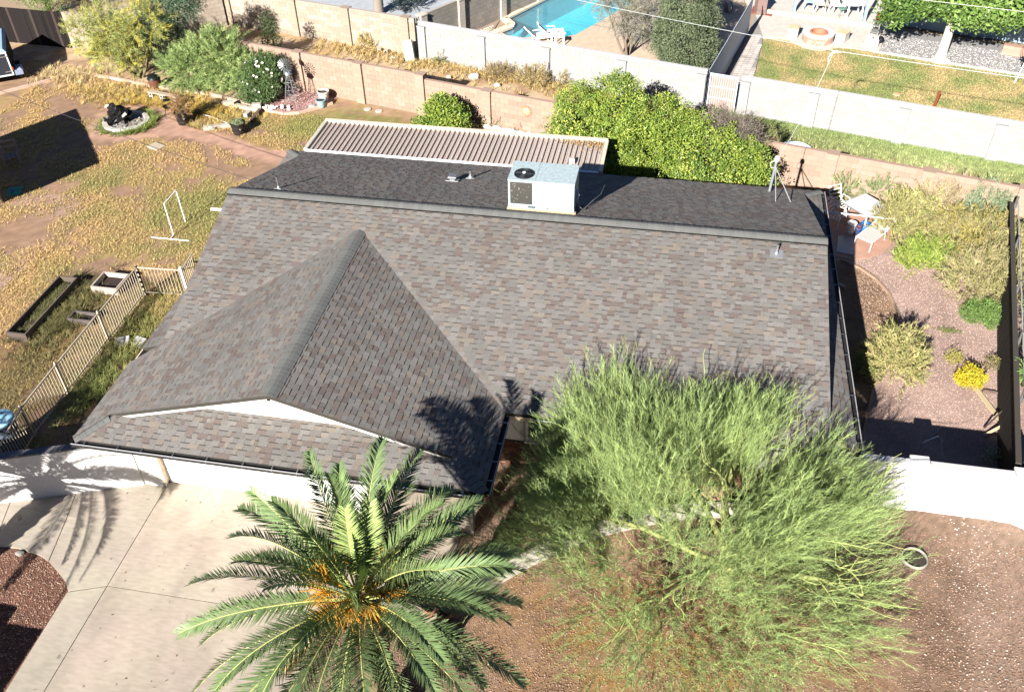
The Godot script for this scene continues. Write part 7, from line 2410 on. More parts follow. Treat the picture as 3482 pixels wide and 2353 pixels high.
	solo("dark_bar", mb.mesh(M.wood), "thin dark bar leaning between the plank and the short stake", "bar")
	mb = MB.new()
	mb.blob(Vector3(17.92, 0.05, 0.55), Vector3(0.26, 0.05, 0.06), 21, 0.6, L(0.17, 0.12, 0.10), 6, 10)
	solo("driftwood", mb.mesh(M.wood), "small dark piece of driftwood beside the pale plank", "wood")
	mb = MB.new()
	mb.tube([Vector3(15.55, 0.0, 3.40), Vector3(15.58, 0.42, 3.32), Vector3(15.70, 0.50, 3.27), Vector3(15.98, 0.52, 3.10), Vector3(16.08, 0.46, 3.14), Vector3(16.14, 0.12, 3.46), Vector3(16.10, 0.02, 3.5)], [0.022, 0.022, 0.022, 0.022, 0.022, 0.022, 0.022], 8, L(0.62, 0.63, 0.65))
	solo("pipe_hoop", mb.mesh(M.metal), "bent pale pipe hoop standing in the wall's black shadow", "pipe")
	mb = MB.new()
	mb.beam(Vector3(13.2, 0.2, -4.45), Vector3(14.35, 0.05, -3.85), 0.09, 0.07, L(0.45, 0.39, 0.31))
	solo("downspout", mb.mesh(M.paint), "tan downspout extension reaching out of the house's shadow onto the soil", "downspout")
	mb = MB.new()
	mb.beam(Vector3(19.55, 0.5, -5.3), Vector3(20.15, 1.3, -6.8), 0.09, 0.04, L(0.62, 0.56, 0.46))
	solo("pale_board", mb.mesh(M.wood), "pale board leaning on the dark side fence beside the weeds", "board")
	var gw := leaf_cluster(10, 0.1, 0.08, 0.04).mesh(M.leaf)
	t = thing("shade_plant", "small pale leaved plant in the black shadow behind the right stucco wall", "plant", Vector3(17.35, 0, 3.2))
	crown(t, "leaves", [gw], heap([[Vector3(0, 0.15, 0), Vector3(0.2, 0.2, 0.2)], [Vector3(0.28, 0.12, -0.12), Vector3(0.12, 0.14, 0.12)]], 24, 0.7), [L(0.30, 0.36, 0.22)], 0.7, 1.0, 0.02, 0.5, 0.5)
	var patch := leaf_cluster(14, 0.1, 0.05, 0.03).mesh(M.leaf)
	t = thing("moss_patch", "flat streak of green ground weeds on the pink gravel, left of the ground cover mound", "weeds", Vector3(17.25, 0, -2.1))
	crown(t, "leaves", [patch], heap([[Vector3(0, 0.01, 0), Vector3(0.42, 0.05, 0.09)]], 50, 0.9, 0.0), [L(0.14, 0.17, 0.05)], 0.5, 0.8, 0.01, 0.3, 0.8)

# ---------------------------------------------------------------- the neighbours behind
const LAWN := [Vector2(12.38, -24.4), Vector2(13.5, -24.25), Vector2(14.28, -23.3), Vector2(15.37, -23.44), Vector2(15.93, -23.66), Vector2(17.73, -23.36), Vector2(22.0, -22.1), Vector2(28.0, -20.4), Vector2(28.0, -11.0), Vector2(11.35, -15.4)]

func lawn_col(x: float, z: float) -> Color:
	var f := n_mid.get_noise_2d(x * 0.8, z * 0.8) + 0.6 * n_big.get_noise_2d(x, z)
	return mixc(L(0.20, 0.23, 0.08), L(0.40, 0.31, 0.15), 0.45 + f * 1.2)

func build_neighbours() -> void:
	rng.seed = 530
	sheet("neighbour_lawn", 11.0, 28.0, -25.0, -10.8, 0.2, 0.0, M.dirt, func(x, z): return jit(lawn_col(x, z), 0.1), func(x, z): return in_poly(Vector2(x, z), LAWN))
	var mb := MB.new()
	mb.prism(PackedVector2Array([Vector2(17.73, -23.3), Vector2(18.5, -26.6), Vector2(21.6, -25.7), Vector2(30, -23.6), Vector2(30, -19.9), Vector2(22.0, -22.05)]), -0.1, -0.004, L(0.34, 0.33, 0.33))
	struct("neighbour_gravel", mb.mesh(M.gravel))
	stones("grey_stones", 4200, func():
		var x := rng.randf_range(17.8, 25.0)
		return Vector3(x, 0.0, -22.9 + (x - 18.0) * 0.27 - rng.randf() * 2.9), [L(0.36, 0.35, 0.35), L(0.26, 0.26, 0.26), L(0.48, 0.46, 0.44)], 0.012, 0.028)
	mb = MB.new()
	mb.prism(PackedVector2Array([Vector2(12.3, -24.4), Vector2(13.5, -24.28), Vector2(14.2, -23.33), Vector2(14.9, -23.1), Vector2(15.5, -23.4), Vector2(15.93, -23.7), Vector2(17.70, -23.4), Vector2(18.5, -26.5), Vector2(20.5, -33.0), Vector2(10.5, -33.0), Vector2(12.0, -27.5)]), -0.1, 0.03, L(0.50, 0.47, 0.42))
	struct("neighbour_patio", mb.mesh(M.concrete))
	mb = MB.new()
	mb.beam(Vector3(17.4, 0.015, -23.38), Vector3(28.0, 0.015, -20.42), 0.12, 0.09, L(0.58, 0.57, 0.53))
	solo("lawn_edging", mb.mesh(M.concrete), "thin concrete edging between the neighbour's lawn and the grey gravel", "edging")
	# paver strip beside the blue fence
	var pv := Node3D.new()
	pv.name = "paver_path"
	pv.set_meta("kind", "structure")
	add_child(pv)
	mb = MB.new()
	mb.prism(PackedVector2Array([Vector2(9.9, -16.0), Vector2(11.3, -15.6), Vector2(12.3, -24.4), Vector2(12.0, -27.5), Vector2(11.6, -25.0)]), -0.1, 0.008, L(0.33, 0.31, 0.29))
	part("bedding", mb.mesh(M.dirt), pv)
	var pms := []
	for c in [L(0.44, 0.41, 0.38), L(0.40, 0.36, 0.33), L(0.47, 0.43, 0.40)]:
		mb = MB.new()
		mb.bevel(Transform3D(), Vector3(0.225, 0.03, 0.225), 0.006, c)
		pms.append(mb.mesh(M.concrete))
	for j in 38:
		for i in 6:
			var z := -15.9 - j * 0.235
			var xl := 9.85 + (-z - 15.9) * 0.2 + 0.28
			var xr := 11.3 + (-z - 15.6) * 0.118
			var x := xl + i * 0.235
			if x < xr - 0.1:
				part("paver", pms[rng.randi() % 3], pv).position = Vector3(x, 0.014, z)
	# pool yard
	var deck := [Vector2(-2.0, -21.0), Vector2(-0.95, -22.95), Vector2(-0.3, -23.9), Vector2(-0.05, -24.25), Vector2(-0.62, -24.75), Vector2(-0.98, -25.2), Vector2(0.6, -28.3), Vector2(2.8, -32.6), Vector2(11.4, -32.6), Vector2(11.5, -24.6), Vector2(9.7, -17.0), Vector2(-0.2, -19.3)]
	var pool := POOL
	mb = MB.new()
	for half in [PackedVector2Array([Vector2(-5, -36), Vector2(2, -36), Vector2(2, -15), Vector2(-5, -15)]), PackedVector2Array([Vector2(2, -36), Vector2(14, -36), Vector2(14, -15), Vector2(2, -15)])]:
		for side in Geometry2D.intersect_polygons(PackedVector2Array(deck), half):
			for q in Geometry2D.clip_polygons(side, PackedVector2Array(pool)):
				mb.prism(q, -0.1, 0.02, L(0.50, 0.40, 0.305))
	struct("pool_deck", mb.mesh(M.concrete))
	mb = MB.new()
	for i in pool.size():
		var a: Vector2 = pool[i]
		var b: Vector2 = pool[(i + 1) % pool.size()]
		var c := (a + b) * 0.5
		mb.quad(Vector3(a.x, 0.02, a.y), Vector3(b.x, 0.02, b.y), Vector3(b.x, -1.5, b.y), Vector3(a.x, -1.5, a.y), L(0.06, 0.42, 0.52))
	var tri := Geometry2D.triangulate_polygon(PackedVector2Array(pool))
	var wm := MB.new()
	for k in range(0, tri.size(), 3):
		var p := []
		for e in 3:
			p.append(pool[tri[k + e]])
		if (p[1] - p[0]).cross(p[2] - p[0]) > 0:
			p.reverse()
		mb.tri(Vector3(p[0].x, -1.4, p[0].y), Vector3(p[1].x, -1.4, p[1].y), Vector3(p[2].x, -1.4, p[2].y), L(0.03, 0.52, 0.64))
		wm.tri(Vector3(p[0].x, -0.09, p[0].y), Vector3(p[1].x, -0.09, p[1].y), Vector3(p[2].x, -0.09, p[2].y), Color.WHITE)
	for k in 2:  # curved entry steps in the left lobe
		mb.lathe(Vector3(-0.55, 0, -24.6), [Vector2(1.15 - 0.42 * k, -1.35), Vector2(1.15 - 0.42 * k, -0.75 + 0.35 * k), Vector2(0, -0.75 + 0.35 * k)], 24, L(0.06, 0.5, 0.6))
	for i in pool.size():  # waterline tiles
		var a: Vector2 = pool[i]
		var b: Vector2 = pool[(i + 1) % pool.size()]
		var inn := Vector2(-(b - a).y, (b - a).x).normalized() * (0.012 if Geometry2D.is_polygon_clockwise(PackedVector2Array(pool)) else -0.012) * -1.0
		mb.quad(Vector3(a.x + inn.x, 0.0, a.y + inn.y), Vector3(b.x + inn.x, 0.0, b.y + inn.y), Vector3(b.x + inn.x, -0.2, b.y + inn.y), Vector3(a.x + inn.x, -0.2, a.y + inn.y), L(0.02, 0.16, 0.30))
	struct("pool_basin", mb.mesh(M.pool_plaster))
	struct("pool_water", wm.mesh(M.water))
	# coping along the pool's left rim
	var cp := thing("pool_coping", "pale cream coping stones curving round the left rim of the swimming pool", "coping", Vector3(-0.5, 0, -24.0))
	var rim := [Vector2(-1.25, -22.6), Vector2(-0.95, -23.3), Vector2(-0.42, -24.05), Vector2(-0.40, -24.35), Vector2(-0.92, -25.1), Vector2(-0.1, -26.7), Vector2(0.75, -28.4), Vector2(1.7, -30.2), Vector2(2.7, -32.1)]
	for i in rim.size() - 1:
		mb = MB.new()
		mb.beam(Vector3(rim[i].x + 0.5, 0.015, rim[i].y + 24.0), Vector3(rim[i + 1].x + 0.5, 0.015, rim[i + 1].y + 24.0), 0.42, 0.10, jit(L(0.64, 0.54, 0.42), 0.03))
		part("coping_stone", mb.mesh(M.concrete), cp)
	mb = MB.new()
	mb.prism(PackedVector2Array([Vector2(-4.0, -20.0), Vector2(-1.4, -20.8), Vector2(-1.2, -22.8), Vector2(-1.1, -25.2), Vector2(2.3, -32.0), Vector2(1.9, -32.0)]), -0.1, -0.006, L(0.40, 0.31, 0.25))
	struct("pool_gravel", mb.mesh(M.gravel))
	stones("pool_stones", 2600, func():
		var z := rng.randf_range(-30.0, -21.0)
		var x := -3.2 + (-21.0 - z) * 0.59 + rng.randf() * 1.6
		return Vector3(x, 0.0, z) if x < -1.3 + maxf(0.0, -25.0 - z) * 0.5 else Vector3(0, -9, 0), [L(0.42, 0.32, 0.27), L(0.55, 0.45, 0.38), L(0.30, 0.21, 0.17)], 0.02, 0.05)
	# white pool loungers with a little table
	var wh := L(0.82, 0.82, 0.81)
	for q in [["white plastic pool lounger with its back raised, nearest the white wall", Vector3(1.5, 0.02, -22.35), 2.1], ["white plastic pool lounger behind the small white table, at the pool's edge", Vector3(2.05, 0.02, -22.9), 1.9]]:
		var t := thing("pool_lounger", q[0], "lounger", q[1], q[2], "white pool loungers")
		mb = MB.new()
		for i in 7:
			mb.box_at(Vector3(0, 0.30, 0.45 - i * 0.12), Vector3(0.56, 0.03, 0.10), wh)
		part("seat", mb.mesh(M.plastic), t)
		mb = MB.new()
		for i in 5:
			mb.box(Transform3D(Basis(Vector3.RIGHT, 0.75), Vector3(0, 0.36 + i * 0.085, -0.42 - i * 0.09)), Vector3(0.56, 0.03, 0.11), wh)
		part("backrest", mb.mesh(M.plastic), t)
		for s in [-1.0, 1.0]:
			mb = MB.new()
			mb.beam(Vector3(s * 0.28, 0.30, 0.52), Vector3(s * 0.28, 0.30, -0.42), 0.05, 0.07, wh)
			mb.beam(Vector3(s * 0.28, 0.30, -0.42), Vector3(s * 0.28, 0.74, -0.82), 0.05, 0.06, wh)
			mb.tube([Vector3(s * 0.30, 0.30, 0.1), Vector3(s * 0.32, 0.48, 0.05), Vector3(s * 0.32, 0.48, -0.35)], [0.025, 0.028, 0.025], 6, wh)
			part("side_rail", mb.mesh(M.plastic), t)
			for z in [0.42, -0.38]:
				mb = MB.new()
				mb.beam(Vector3(s * 0.26, 0.28, z), Vector3(s * 0.28, 0.0, z), 0.06, 0.06, wh, Vector3.BACK)
				part("leg", mb.mesh(M.plastic), t)
	var st := thing("side_table", "small white plastic side table beside the pool loungers", "table", Vector3(2.42, 0.02, -22.1), 0.25)
	mb = MB.new()
	mb.box_at(Vector3(0, 0.44, 0), Vector3(0.46, 0.03, 0.40), wh)
	part("tabletop", mb.mesh(M.plastic), st)
	for q in [Vector2(-1, -1), Vector2(1, -1), Vector2(1, 1), Vector2(-1, 1)]:
		mb = MB.new()
		mb.beam(Vector3(q.x * 0.19, 0.43, q.y * 0.16), Vector3(q.x * 0.21, 0, q.y * 0.18), 0.05, 0.05, wh, Vector3.BACK)
		part("leg", mb.mesh(M.plastic), st)
	# the left neighbour's blue grey paving and palm trunk
	mb = MB.new()
	mb.prism(PackedVector2Array([Vector2(-11.5, -23.3), Vector2(-6.0, -22.2), Vector2(-3.7, -23.0), Vector2(1.5, -31.5), Vector2(0.0, -34.0), Vector2(-18.0, -34.0)]), -0.1, -0.002, L(0.36, 0.39, 0.42))
	struct("neighbour_paving", mb.mesh(M.concrete))
	var pt := thing("palm_trunk", "ringed grey palm trunk rising from the blue grey paving at the top", "palm tree", Vector3(-7.67, 0, -24.9))
	mb = MB.new()
	var tp := []
	var trr := []
	for i in 29:
		tp.append(Vector3(0.02 * i * 0.2, i * 0.16, 0))
		trr.append(0.27 - 0.002 * i + (0.014 if i % 2 else 0.0))
	mb.tube(tp, trr, 14, L(0.30, 0.26, 0.22))
	part("trunk", mb.mesh(M.bark), pt)
	for k in 22:
		rng.seed = 9000 + k
		frond(pt, TAU * k / 22.0, rng.randf_range(-0.2, 1.0), 2.4, 0.9, Vector3(0.1, 4.5, 0), L(0.09, 0.15, 0.06), 0.1)
	rng.seed = 531
	bush("shadow_clump", "dark clump put in for frond shadow on the blue grey paving, right of the palm", "plant", Vector3(-6.1, 0, -25.7), [[Vector3(0, 0.2, 0), Vector3(0.8, 0.3, 0.35)]], [spray(0.5, 20, 0.2, 0.012, 0.5).mesh(M.leaf)], 110, [L(0.03, 0.045, 0.06), L(0.05, 0.07, 0.06)], 0.7, 1.1, 0.8, 0.4, 0.3, 0, L(0, 0, 0))  # dark-coloured clump stands in for palm frond shadow on the paving
	# brick fire ring with concrete stools
	var fr := thing("brick_fire_ring", "round pale brick fire ring on the neighbour's patio", "fire pit", Vector3(14.9, 0.03, -24.35))
	for row in 3:
		for i in 26:
			mb = MB.new()
			var a0 := TAU * (i + 0.5 * (row % 2)) / 26.0
			var a1 := a0 + TAU / 26.0 * 0.93
			var p := []
			for y in [row * 0.115, row * 0.115 + 0.108]:
				for q in [Vector2(0.74, a0), Vector2(0.74, a1), Vector2(0.52, a1), Vector2(0.52, a0)]:
					p.append(Vector3(cos(q.y) * q.x, y, -sin(q.y) * q.x))
			mb.hexa(p, jit([L(0.50, 0.30, 0.24), L(0.56, 0.40, 0.33), L(0.46, 0.27, 0.21)][rng.randi() % 3], 0.08))
			part("brick", mb.mesh(M.block), fr)
	mb = MB.new()
	mb.lathe(Vector3.ZERO, [Vector2(0.75, 0.345), Vector2(0.75, 0.40), Vector2(0.44, 0.40)], 28, L(0.60, 0.56, 0.52))
	mb.lathe(Vector3.ZERO, [Vector2(0.44, 0.40), Vector2(0.42, 0.46), Vector2(0.34, 0.46), Vector2(0.34, 0.12), Vector2(0, 0.12)], 24, L(0.42, 0.17, 0.11))
	part("cap_ring", mb.mesh(M.concrete), fr)
	for q in [["concrete bench block with a tan slab top, left of the brick fire ring", Vector3(13.75, 0.03, -24.75), -0.2], ["concrete bench block with a tan slab top, right of the brick fire ring", Vector3(16.05, 0.03, -24.45), -0.5]]:
		var t := thing("bench_block", q[0], "bench", q[1], q[2], "benches round the brick fire ring")
		mb = MB.new()
		mb.box_at(Vector3(0, 0.2, 0), Vector3(0.46, 0.40, 0.6), L(0.56, 0.55, 0.52))
		part("block", mb.mesh(M.concrete), t)
		mb = MB.new()
		mb.bevel(Transform3D(Basis(), Vector3(0, 0.435, 0)), Vector3(0.50, 0.07, 0.64), 0.015, L(0.58, 0.44, 0.28))
		part("slab_top", mb.mesh(M.concrete), t)
	# rounded step at the patio's rear edge
	mb = MB.new()
	mb.tube([Vector3(12.55, 0.05, -27.75), Vector3(15.2, 0.06, -27.1), Vector3(17.9, 0.05, -26.4)], [0.16, 0.17, 0.16], 12, L(0.46, 0.43, 0.36))
	solo("patio_step", mb.mesh(M.concrete), "long rounded concrete step across the neighbour's patio", "step")
	for q in [["blue grey patio post left of the blue chair", Vector3(13.95, 0, -27.95)], ["blue grey patio post right of the white table", Vector3(17.36, 0, -27.0)]]:
		var t := thing("patio_post", q[0], "post", q[1], 0.25, "posts of the neighbour's patio")
		mb = MB.new()
		mb.box_at(Vector3(0, 1.3, 0), Vector3(0.13, 2.6, 0.13), L(0.30, 0.40, 0.52))
		part("shaft", mb.mesh(M.paint), t)
		mb = MB.new()
		mb.box_at(Vector3(0, 0.05, 0), Vector3(0.17, 0.1, 0.17), L(0.36, 0.46, 0.58))
		part("base", mb.mesh(M.paint), t)
	plastic_chair("light blue plastic chair on the neighbour's patio", Vector3(14.75, 0.03, -28.55), -0.25, L(0.30, 0.47, 0.68), "plastic chairs on the neighbour's patio")
	plastic_chair("beige plastic chair on the neighbour's patio, between the blue and the white one", Vector3(15.25, 0.03, -28.25), 0.15, L(0.55, 0.50, 0.40), "plastic chairs on the neighbour's patio")
	plastic_chair("white plastic chair beside the white table on the neighbour's patio", Vector3(16.05, 0.03, -28.2), 0.3, L(0.80, 0.80, 0.79), "plastic chairs on the neighbour's patio")
	var t := thing("white_table", "white plastic table with long legs on the neighbour's patio", "table", Vector3(16.85, 0.03, -27.75), 0.25)
	mb = MB.new()
	mb.lathe(Vector3(0, 0.68, 0), [Vector2(0.0, 0), Vector2(0.5, 0.0), Vector2(0.5, 0.035), Vector2(0, 0.04)], 24, wh, Vector2(1.1, 0.8))
	part("tabletop", mb.mesh(M.plastic), t)
	for q in [Vector2(-1, -1), Vector2(1, -1), Vector2(1, 1), Vector2(-1, 1)]:
		mb = MB.new()
		mb.beam(Vector3(q.x * 0.36, 0.68, q.y * 0.26), Vector3(q.x * 0.40, 0, q.y * 0.29), 0.06, 0.06, wh, Vector3.BACK)
		part("leg", mb.mesh(M.plastic), t)
	t = thing("green_stool", "small dark green folding stool between the white chair and the white table", "stool", Vector3(16.3, 0.03, -27.65))
	mb = MB.new()
	mb.lathe(Vector3(0, 0.42, 0), [Vector2(0, 0), Vector2(0.2, 0), Vector2(0.2, 0.04), Vector2(0, 0.05)], 16, L(0.10, 0.20, 0.16))
	part("seat", mb.mesh(M.plastic), t)
	for k in 4:
		mb = MB.new()
		var a := TAU * k / 4 + 0.6
		mb.tube([Vector3(cos(a) * 0.17, 0.42, sin(a) * 0.17), Vector3(-cos(a) * 0.2, 0, -sin(a) * 0.2)], [0.012, 0.012], 5, L(0.3, 0.3, 0.3))
		part("leg", mb.mesh(M.galv), t)
	# barbecue with gas bottles
	t = thing("gas_barbecue", "gas barbecue with a shiny dark red hood at the edge of the neighbour's patio", "barbecue", Vector3(17.85, 0.03, -25.6), -0.55)
	for q in [Vector2(-1, -1), Vector2(1, -1), Vector2(1, 1), Vector2(-1, 1)]:
		mb = MB.new()
		mb.beam(Vector3(q.x * 0.2, 0, q.y * 0.42), Vector3(q.x * 0.2, 0.72, q.y * 0.42), 0.035, 0.035, L(0.6, 0.6, 0.58), Vector3.BACK)
		part("leg", mb.mesh(M.galv), t)
	for q in [[0.16, 0.30], [0.48, 0.26], [0.70, 0.42]]:
		mb = MB.new()
		mb.box_at(Vector3(0, q[0], 0.12 if q[0] < 0.6 else 0.0), Vector3(0.4, 0.03, 0.5 if q[0] < 0.6 else 0.9), L(0.52, 0.54, 0.52))
		part("shelf", mb.mesh(M.galv), t)
	mb = MB.new()
	mb.blob(Vector3(0, 0.82, -0.2), Vector3(0.28, 0.22, 0.34), 3, 0.05, L(0.20, 0.012, 0.02), 10, 16)
	part("hood", mb.mesh(M.plastic), t)
	for q in [["white gas bottle on the patio in front of the barbecue, left of two", Vector3(17.28, 0.03, -24.2)], ["white gas bottle on the patio in front of the barbecue, right of two", Vector3(17.55, 0.03, -23.95)]]:
		var b := thing("gas_bottle", q[0], "gas bottle", q[1], 0.0, "white gas bottles")
		mb = MB.new()
		mb.lathe(Vector3.ZERO, [Vector2(0.12, 0), Vector2(0.155, 0.04), Vector2(0.155, 0.30), Vector2(0.10, 0.38), Vector2(0, 0.4)], 18, L(0.80, 0.80, 0.80))
		part("bottle", mb.mesh(M.plastic), b)
		mb = MB.new()
		mb.lathe(Vector3(0, 0.38, 0), [Vector2(0.1, 0), Vector2(0.1, 0.09), Vector2(0.09, 0.09), Vector2(0.09, 0)], 14, L(0.76, 0.76, 0.76))
		part("collar", mb.mesh(M.plastic), b)
	mb = MB.new()
	mb.blob(Vector3(0, 0.16, 0), Vector3(0.17, 0.17, 0.17), 2, 0.02, L(0.01, 0.01, 0.012), 9, 14)
	solo("black_ball", mb.mesh(M.plastic), "shiny black ball beside the white gas bottles", "ball").position = Vector3(17.85, 0.03, -24.45)
	# brown bin, blue house wall, hose reel, posts
	t = thing("brown_bin", "tall brown bin on red paving at the top, right of the hose reel", "bin", Vector3(12.2, 0.03, -27.6), 0.25)
	mb = MB.new()
	mb.bevel(Transform3D(Basis(), Vector3(0, 0.48, 0)), Vector3(0.5, 0.96, 0.5), 0.03, L(0.19, 0.13, 0.12))
	part("body", mb.mesh(M.plastic), t)
	mb = MB.new()
	mb.bevel(Transform3D(Basis(), Vector3(0, 1.0, 0.02)), Vector3(0.56, 0.08, 0.58), 0.03, L(0.16, 0.11, 0.10))
	part("lid", mb.mesh(M.plastic), t)
	mb = MB.new()
	mb.prism(PackedVector2Array([Vector2(11.7, -27.6), Vector2(12.8, -27.2), Vector2(13.0, -28.2), Vector2(11.9, -28.6)]), 0.0, 0.036, L(0.32, 0.11, 0.08))
	struct("red_paving", mb.mesh(M.block))
	t = thing("blue_house", "light blue rear wall of the neighbour's house in the shade of the mulberry tree", "house", Vector3(22.0, 0, -25.9), -0.26)
	mb = MB.new()
	mb.box_at(Vector3(1.5, 1.3, -2.5), Vector3(10.0, 2.6, 4.6), L(0.40, 0.55, 0.68))
	part("wall", mb.mesh(M.stucco), t)
	mb = MB.new()
	mb.hexa([Vector3(-4.0, 2.6, 0.1), Vector3(7.0, 2.6, 0.1), Vector3(7.0, 2.6, -5.2), Vector3(-4.0, 2.6, -5.2), Vector3(-3.0, 3.4, -2.0), Vector3(6.0, 3.4, -2.0), Vector3(6.0, 3.4, -3.2), Vector3(-3.0, 3.4, -3.2)], L(0.24, 0.2, 0.18))
	part("roof", mb.mesh(M.shingle), t)
	t = thing("hose_reel", "garden hose coiled on a dark reel in the corner beside the blue fence", "hose reel", Vector3(10.55, 0, -27.5), 0.5)
	for s in [-0.12, 0.12]:
		mb = MB.new()
		mb.tube([Vector3(s, 0.3, 0), Vector3(s * 1.1, 0.3, 0)], [0.26, 0.26], 18, L(0.10, 0.10, 0.10))
		part("wheel", mb.mesh(M.plastic), t)
	for r in [0.17, 0.20, 0.23]:
		mb = MB.new()
		var hp := []
		var hr := []
		for k in 21:
			hp.append(Vector3((r - 0.2) * 2.0, 0.3 + sin(TAU * k / 20.0) * r, cos(TAU * k / 20.0) * r))
			hr.append(0.022)
		mb.tube(hp, hr, 6, L(0.72, 0.70, 0.66), false)
		part("hose_coil", mb.mesh(M.plastic), t)
	t = thing("rusty_post", "rusty brown steel post standing in the neighbour's lawn just behind the white wall", "post", Vector3(19.25, 0, -17.55))
	for s in [-0.035, 0.035]:
		mb = MB.new()
		mb.beam(Vector3(s, 0, 0), Vector3(s + 0.06, 0.86 - absf(s), 0), 0.05, 0.02, L(0.22, 0.065, 0.03), Vector3.BACK)
		part("flange", mb.mesh(M.block), t)
	mb = MB.new()
	mb.beam(Vector3(0, 0, 0), Vector3(0.05, 0.78, 0), 0.024, 0.06, L(0.20, 0.06, 0.03), Vector3.BACK)
	part("web", mb.mesh(M.block), t)
	mb = MB.new()
	mb.lathe(Vector3(0, 0.0, 0), [Vector2(0.16, 0.0), Vector2(0.15, 0.03), Vector2(0, 0.04)], 16, L(0.55, 0.33, 0.2))
	solo("lawn_disc", mb.mesh(M.plastic), "pale orange disc lying on the neighbour's lawn, left of the rusty post", "disc").position = Vector3(17.9, 0.03, -18.7)
	t = thing("brick_planter", "low salmon brick planter against the blue house at the right edge", "planter", Vector3(23.8, 0, -23.9), -0.3)
	for i in 4:
		for j in 3:
			mb = MB.new()
			mb.box_at(Vector3(-0.36 + i * 0.24, 0.08 + j * 0.15, 0), Vector3(0.225, 0.135, 0.3), jit(L(0.52, 0.30, 0.23), 0.1))
			part("brick", mb.mesh(M.block), t)
	mb = MB.new()
	mb.box_at(Vector3(0, 0.22, 0), Vector3(0.94, 0.42, 0.28), L(0.42, 0.30, 0.25))
	part("mortar_core", mb.mesh(M.block), t)
	t = thing("folding_chair", "black folding chair and white pole at the far right edge of the grey gravel", "chair", Vector3(24.0, 0, -22.6), 0.4)
	mb = MB.new()
	mb.tube([Vector3(-0.25, 0, 0.25), Vector3(-0.2, 0.9, -0.2), Vector3(0.2, 0.9, -0.2), Vector3(0.25, 0, 0.25)], [0.016, 0.016, 0.016, 0.016], 6, L(0.02, 0.02, 0.02))
	part("back_frame", mb.mesh(M.galv), t)
	mb = MB.new()
	mb.box_at(Vector3(0, 0.42, 0.05), Vector3(0.42, 0.02, 0.4), L(0.02, 0.02, 0.03))
	part("seat", mb.mesh(M.stucco), t)
	mb = MB.new()
	mb.tube([Vector3(23.2, 0, -20.7), Vector3(23.8, 1.6, -21.6)], [0.03, 0.03], 8, L(0.8, 0.8, 0.8))
	solo("white_pole", mb.mesh(M.plastic), "slanting white pole at the right edge of the grey gravel", "pole")
	# alley: utility box, rocks, cinder blocks, tub
	t = thing("utility_box", "pale green utility pedestal leaning against the joint of the beige and white walls", "utility box", Vector3(-4.42, 0, -19.2), 0.15)
	mb = MB.new()
	mb.bevel(Transform3D(Basis(Vector3.BACK, 0.08), Vector3(0, 0.52, 0)), Vector3(0.44, 0.92, 0.36), 0.04, L(0.48, 0.55, 0.50))
	part("cabinet", mb.mesh(M.paint), t)
	mb = MB.new()
	mb.box_at(Vector3(0.05, 0.06, 0), Vector3(0.22, 0.2, 0.2), L(0.35, 0.37, 0.35))
	part("foot", mb.mesh(M.paint), t)
	var ar := [[Vector3(-0.9, 0.1, -17.65), 0.24, "largest white boulder in the alley below the pool's white wall"], [Vector3(-2.1, 0.06, -17.55), 0.12, "white rock in the alley's brown grass, left of the largest boulder"], [Vector3(-3.0, 0.05, -17.5), 0.1, "small white rock in the alley close to the salmon wall's step"], [Vector3(-5.3, 0.05, -19.3), 0.12, "small white rock in the alley, left of the utility box"], [Vector3(0.3, 0.07, -17.0), 0.14, "pale rock among the dry brush of the alley"]]
	for i in ar.size():
		lump("alley_rock", ar[i][2], "rock", ar[i][0], Vector3(1.1, 0.7, 0.9) * ar[i][1], L(0.66, 0.62, 0.56), 160 + i, M.block)
	for q in [["cinder block standing at the foot of the beige wall, left of a pair", Vector3(-6.15, 0.1, -19.95)], ["cinder block standing at the foot of the beige wall, right of a pair", Vector3(-5.78, 0.1, -19.86)]]:
		mb = MB.new()
		for s in [-0.07, 0.07]:
			mb.box_at(Vector3(s, 0, 0), Vector3(0.035, 0.2, 0.18), L(0.5, 0.45, 0.38))
		for y in [-0.085, 0.085]:
			mb.box_at(Vector3(0, y, 0), Vector3(0.105, 0.03, 0.176), L(0.5, 0.45, 0.38))
		solo("cinder_block", mb.mesh(M.block), q[0], "cinder block", "cinder blocks in the alley").position = q[1]
	t = thing("blue_tub", "light blue round plastic tub standing in the alley behind the salmon wall", "tub", Vector3(13.2, 0, -12.35))
	mb = MB.new()
	mb.lathe(Vector3.ZERO, [Vector2(0, 0), Vector2(0.55, 0), Vector2(0.62, 0.34), Vector2(0.66, 0.34), Vector2(0.64, 0.38), Vector2(0.58, 0.36), Vector2(0.52, 0.05), Vector2(0, 0.05)], 28, L(0.34, 0.48, 0.66))
	part("tub", mb.mesh(M.plastic), t)
	mb = MB.new()
	mb.lathe(Vector3.ZERO, [Vector2(0.56, 0.28), Vector2(0, 0.285)], 20, L(0.40, 0.54, 0.70))
	part("cover", mb.mesh(M.plastic), t)

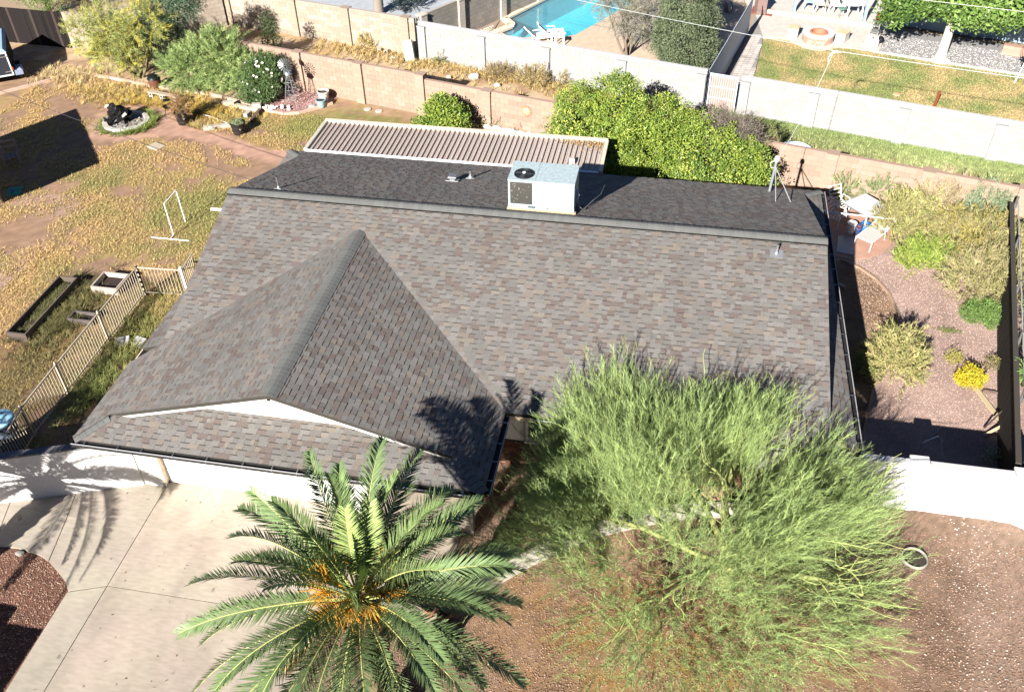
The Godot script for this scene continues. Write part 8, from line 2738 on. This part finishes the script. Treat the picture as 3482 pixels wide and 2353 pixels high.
# ---------------------------------------------------------------- overhead wires
func wire(called: String, label: String, pts: Array, sag: float, r: float, col: Color) -> void:
	var mb := MB.new()
	for k in pts.size() - 1:
		var a := []
		var rr := []
		var n := 20
		for i in n + 1:
			var t := i / float(n)
			a.append((pts[k] as Vector3).lerp(pts[k + 1], t) - Vector3(0, sag * 4.0 * t * (1.0 - t), 0))
			rr.append(r)
		mb.tube(a, rr, 5, col)
	solo(called, mb.mesh(M.plastic), label, "wire")

func build_wires() -> void:
	wire("utility_wire", "grey overhead wire crossing from the pool to the clamp above the salmon wall", [Vector3(-6.0, 5.6, -17.6), Vector3(13.6, 5.0, -10.85)], 0.15, 0.011, L(0.36, 0.39, 0.38))
	wire("utility_wire", "grey overhead wire running on to the right from the clamp above the salmon wall", [Vector3(13.6, 5.0, -10.85), Vector3(34.0, 5.0, -6.7)], 0.1, 0.014, L(0.34, 0.36, 0.36))
	wire("upper_wire", "thin white overhead wire crossing in front of the mulberry tree", [Vector3(8.6, 4.6, -19.6), Vector3(36.0, 4.6, -14.0)], 0.12, 0.008, L(0.6, 0.61, 0.6))
	wire("service_drop", "pale service cable dropping from the overhead clamp to the mast on the roof", [Vector3(13.55, 4.97, -10.8), Vector3(11.63, 3.76, -5.12)], 0.35, 0.010, L(0.6, 0.6, 0.58))
	var t := thing("cable_clamp", "white cable clamp where the service drop leaves the overhead wire", "clamp", Vector3(13.6, 4.98, -10.85))
	var mb := MB.new()
	mb.tube([Vector3(-0.16, -0.05, 0.14), Vector3(0, 0.0, 0.0), Vector3(0.18, 0.0, 0.02)], [0.02, 0.035, 0.03], 7, L(0.78, 0.78, 0.76))
	part("clamp_body", mb.mesh(M.plastic), t)
	mb = MB.new()
	mb.tube([Vector3(0.05, 0.0, 0), Vector3(-0.1, -0.1, 0.05), Vector3(-0.2, -0.12, 0.2), Vector3(-0.22, -0.2, 0.45)], [0.014, 0.014, 0.014, 0.014], 5, L(0.7, 0.7, 0.68))
	part("loop", mb.mesh(M.plastic), t)
	wire("lawn_cable", "dark thin cable strung from the house corner across the left lawn", [Vector3(-5.0, 2.65, -3.1), Vector3(-18.5, 2.9, -8.2)], 0.12, 0.010, L(0.05, 0.05, 0.055))
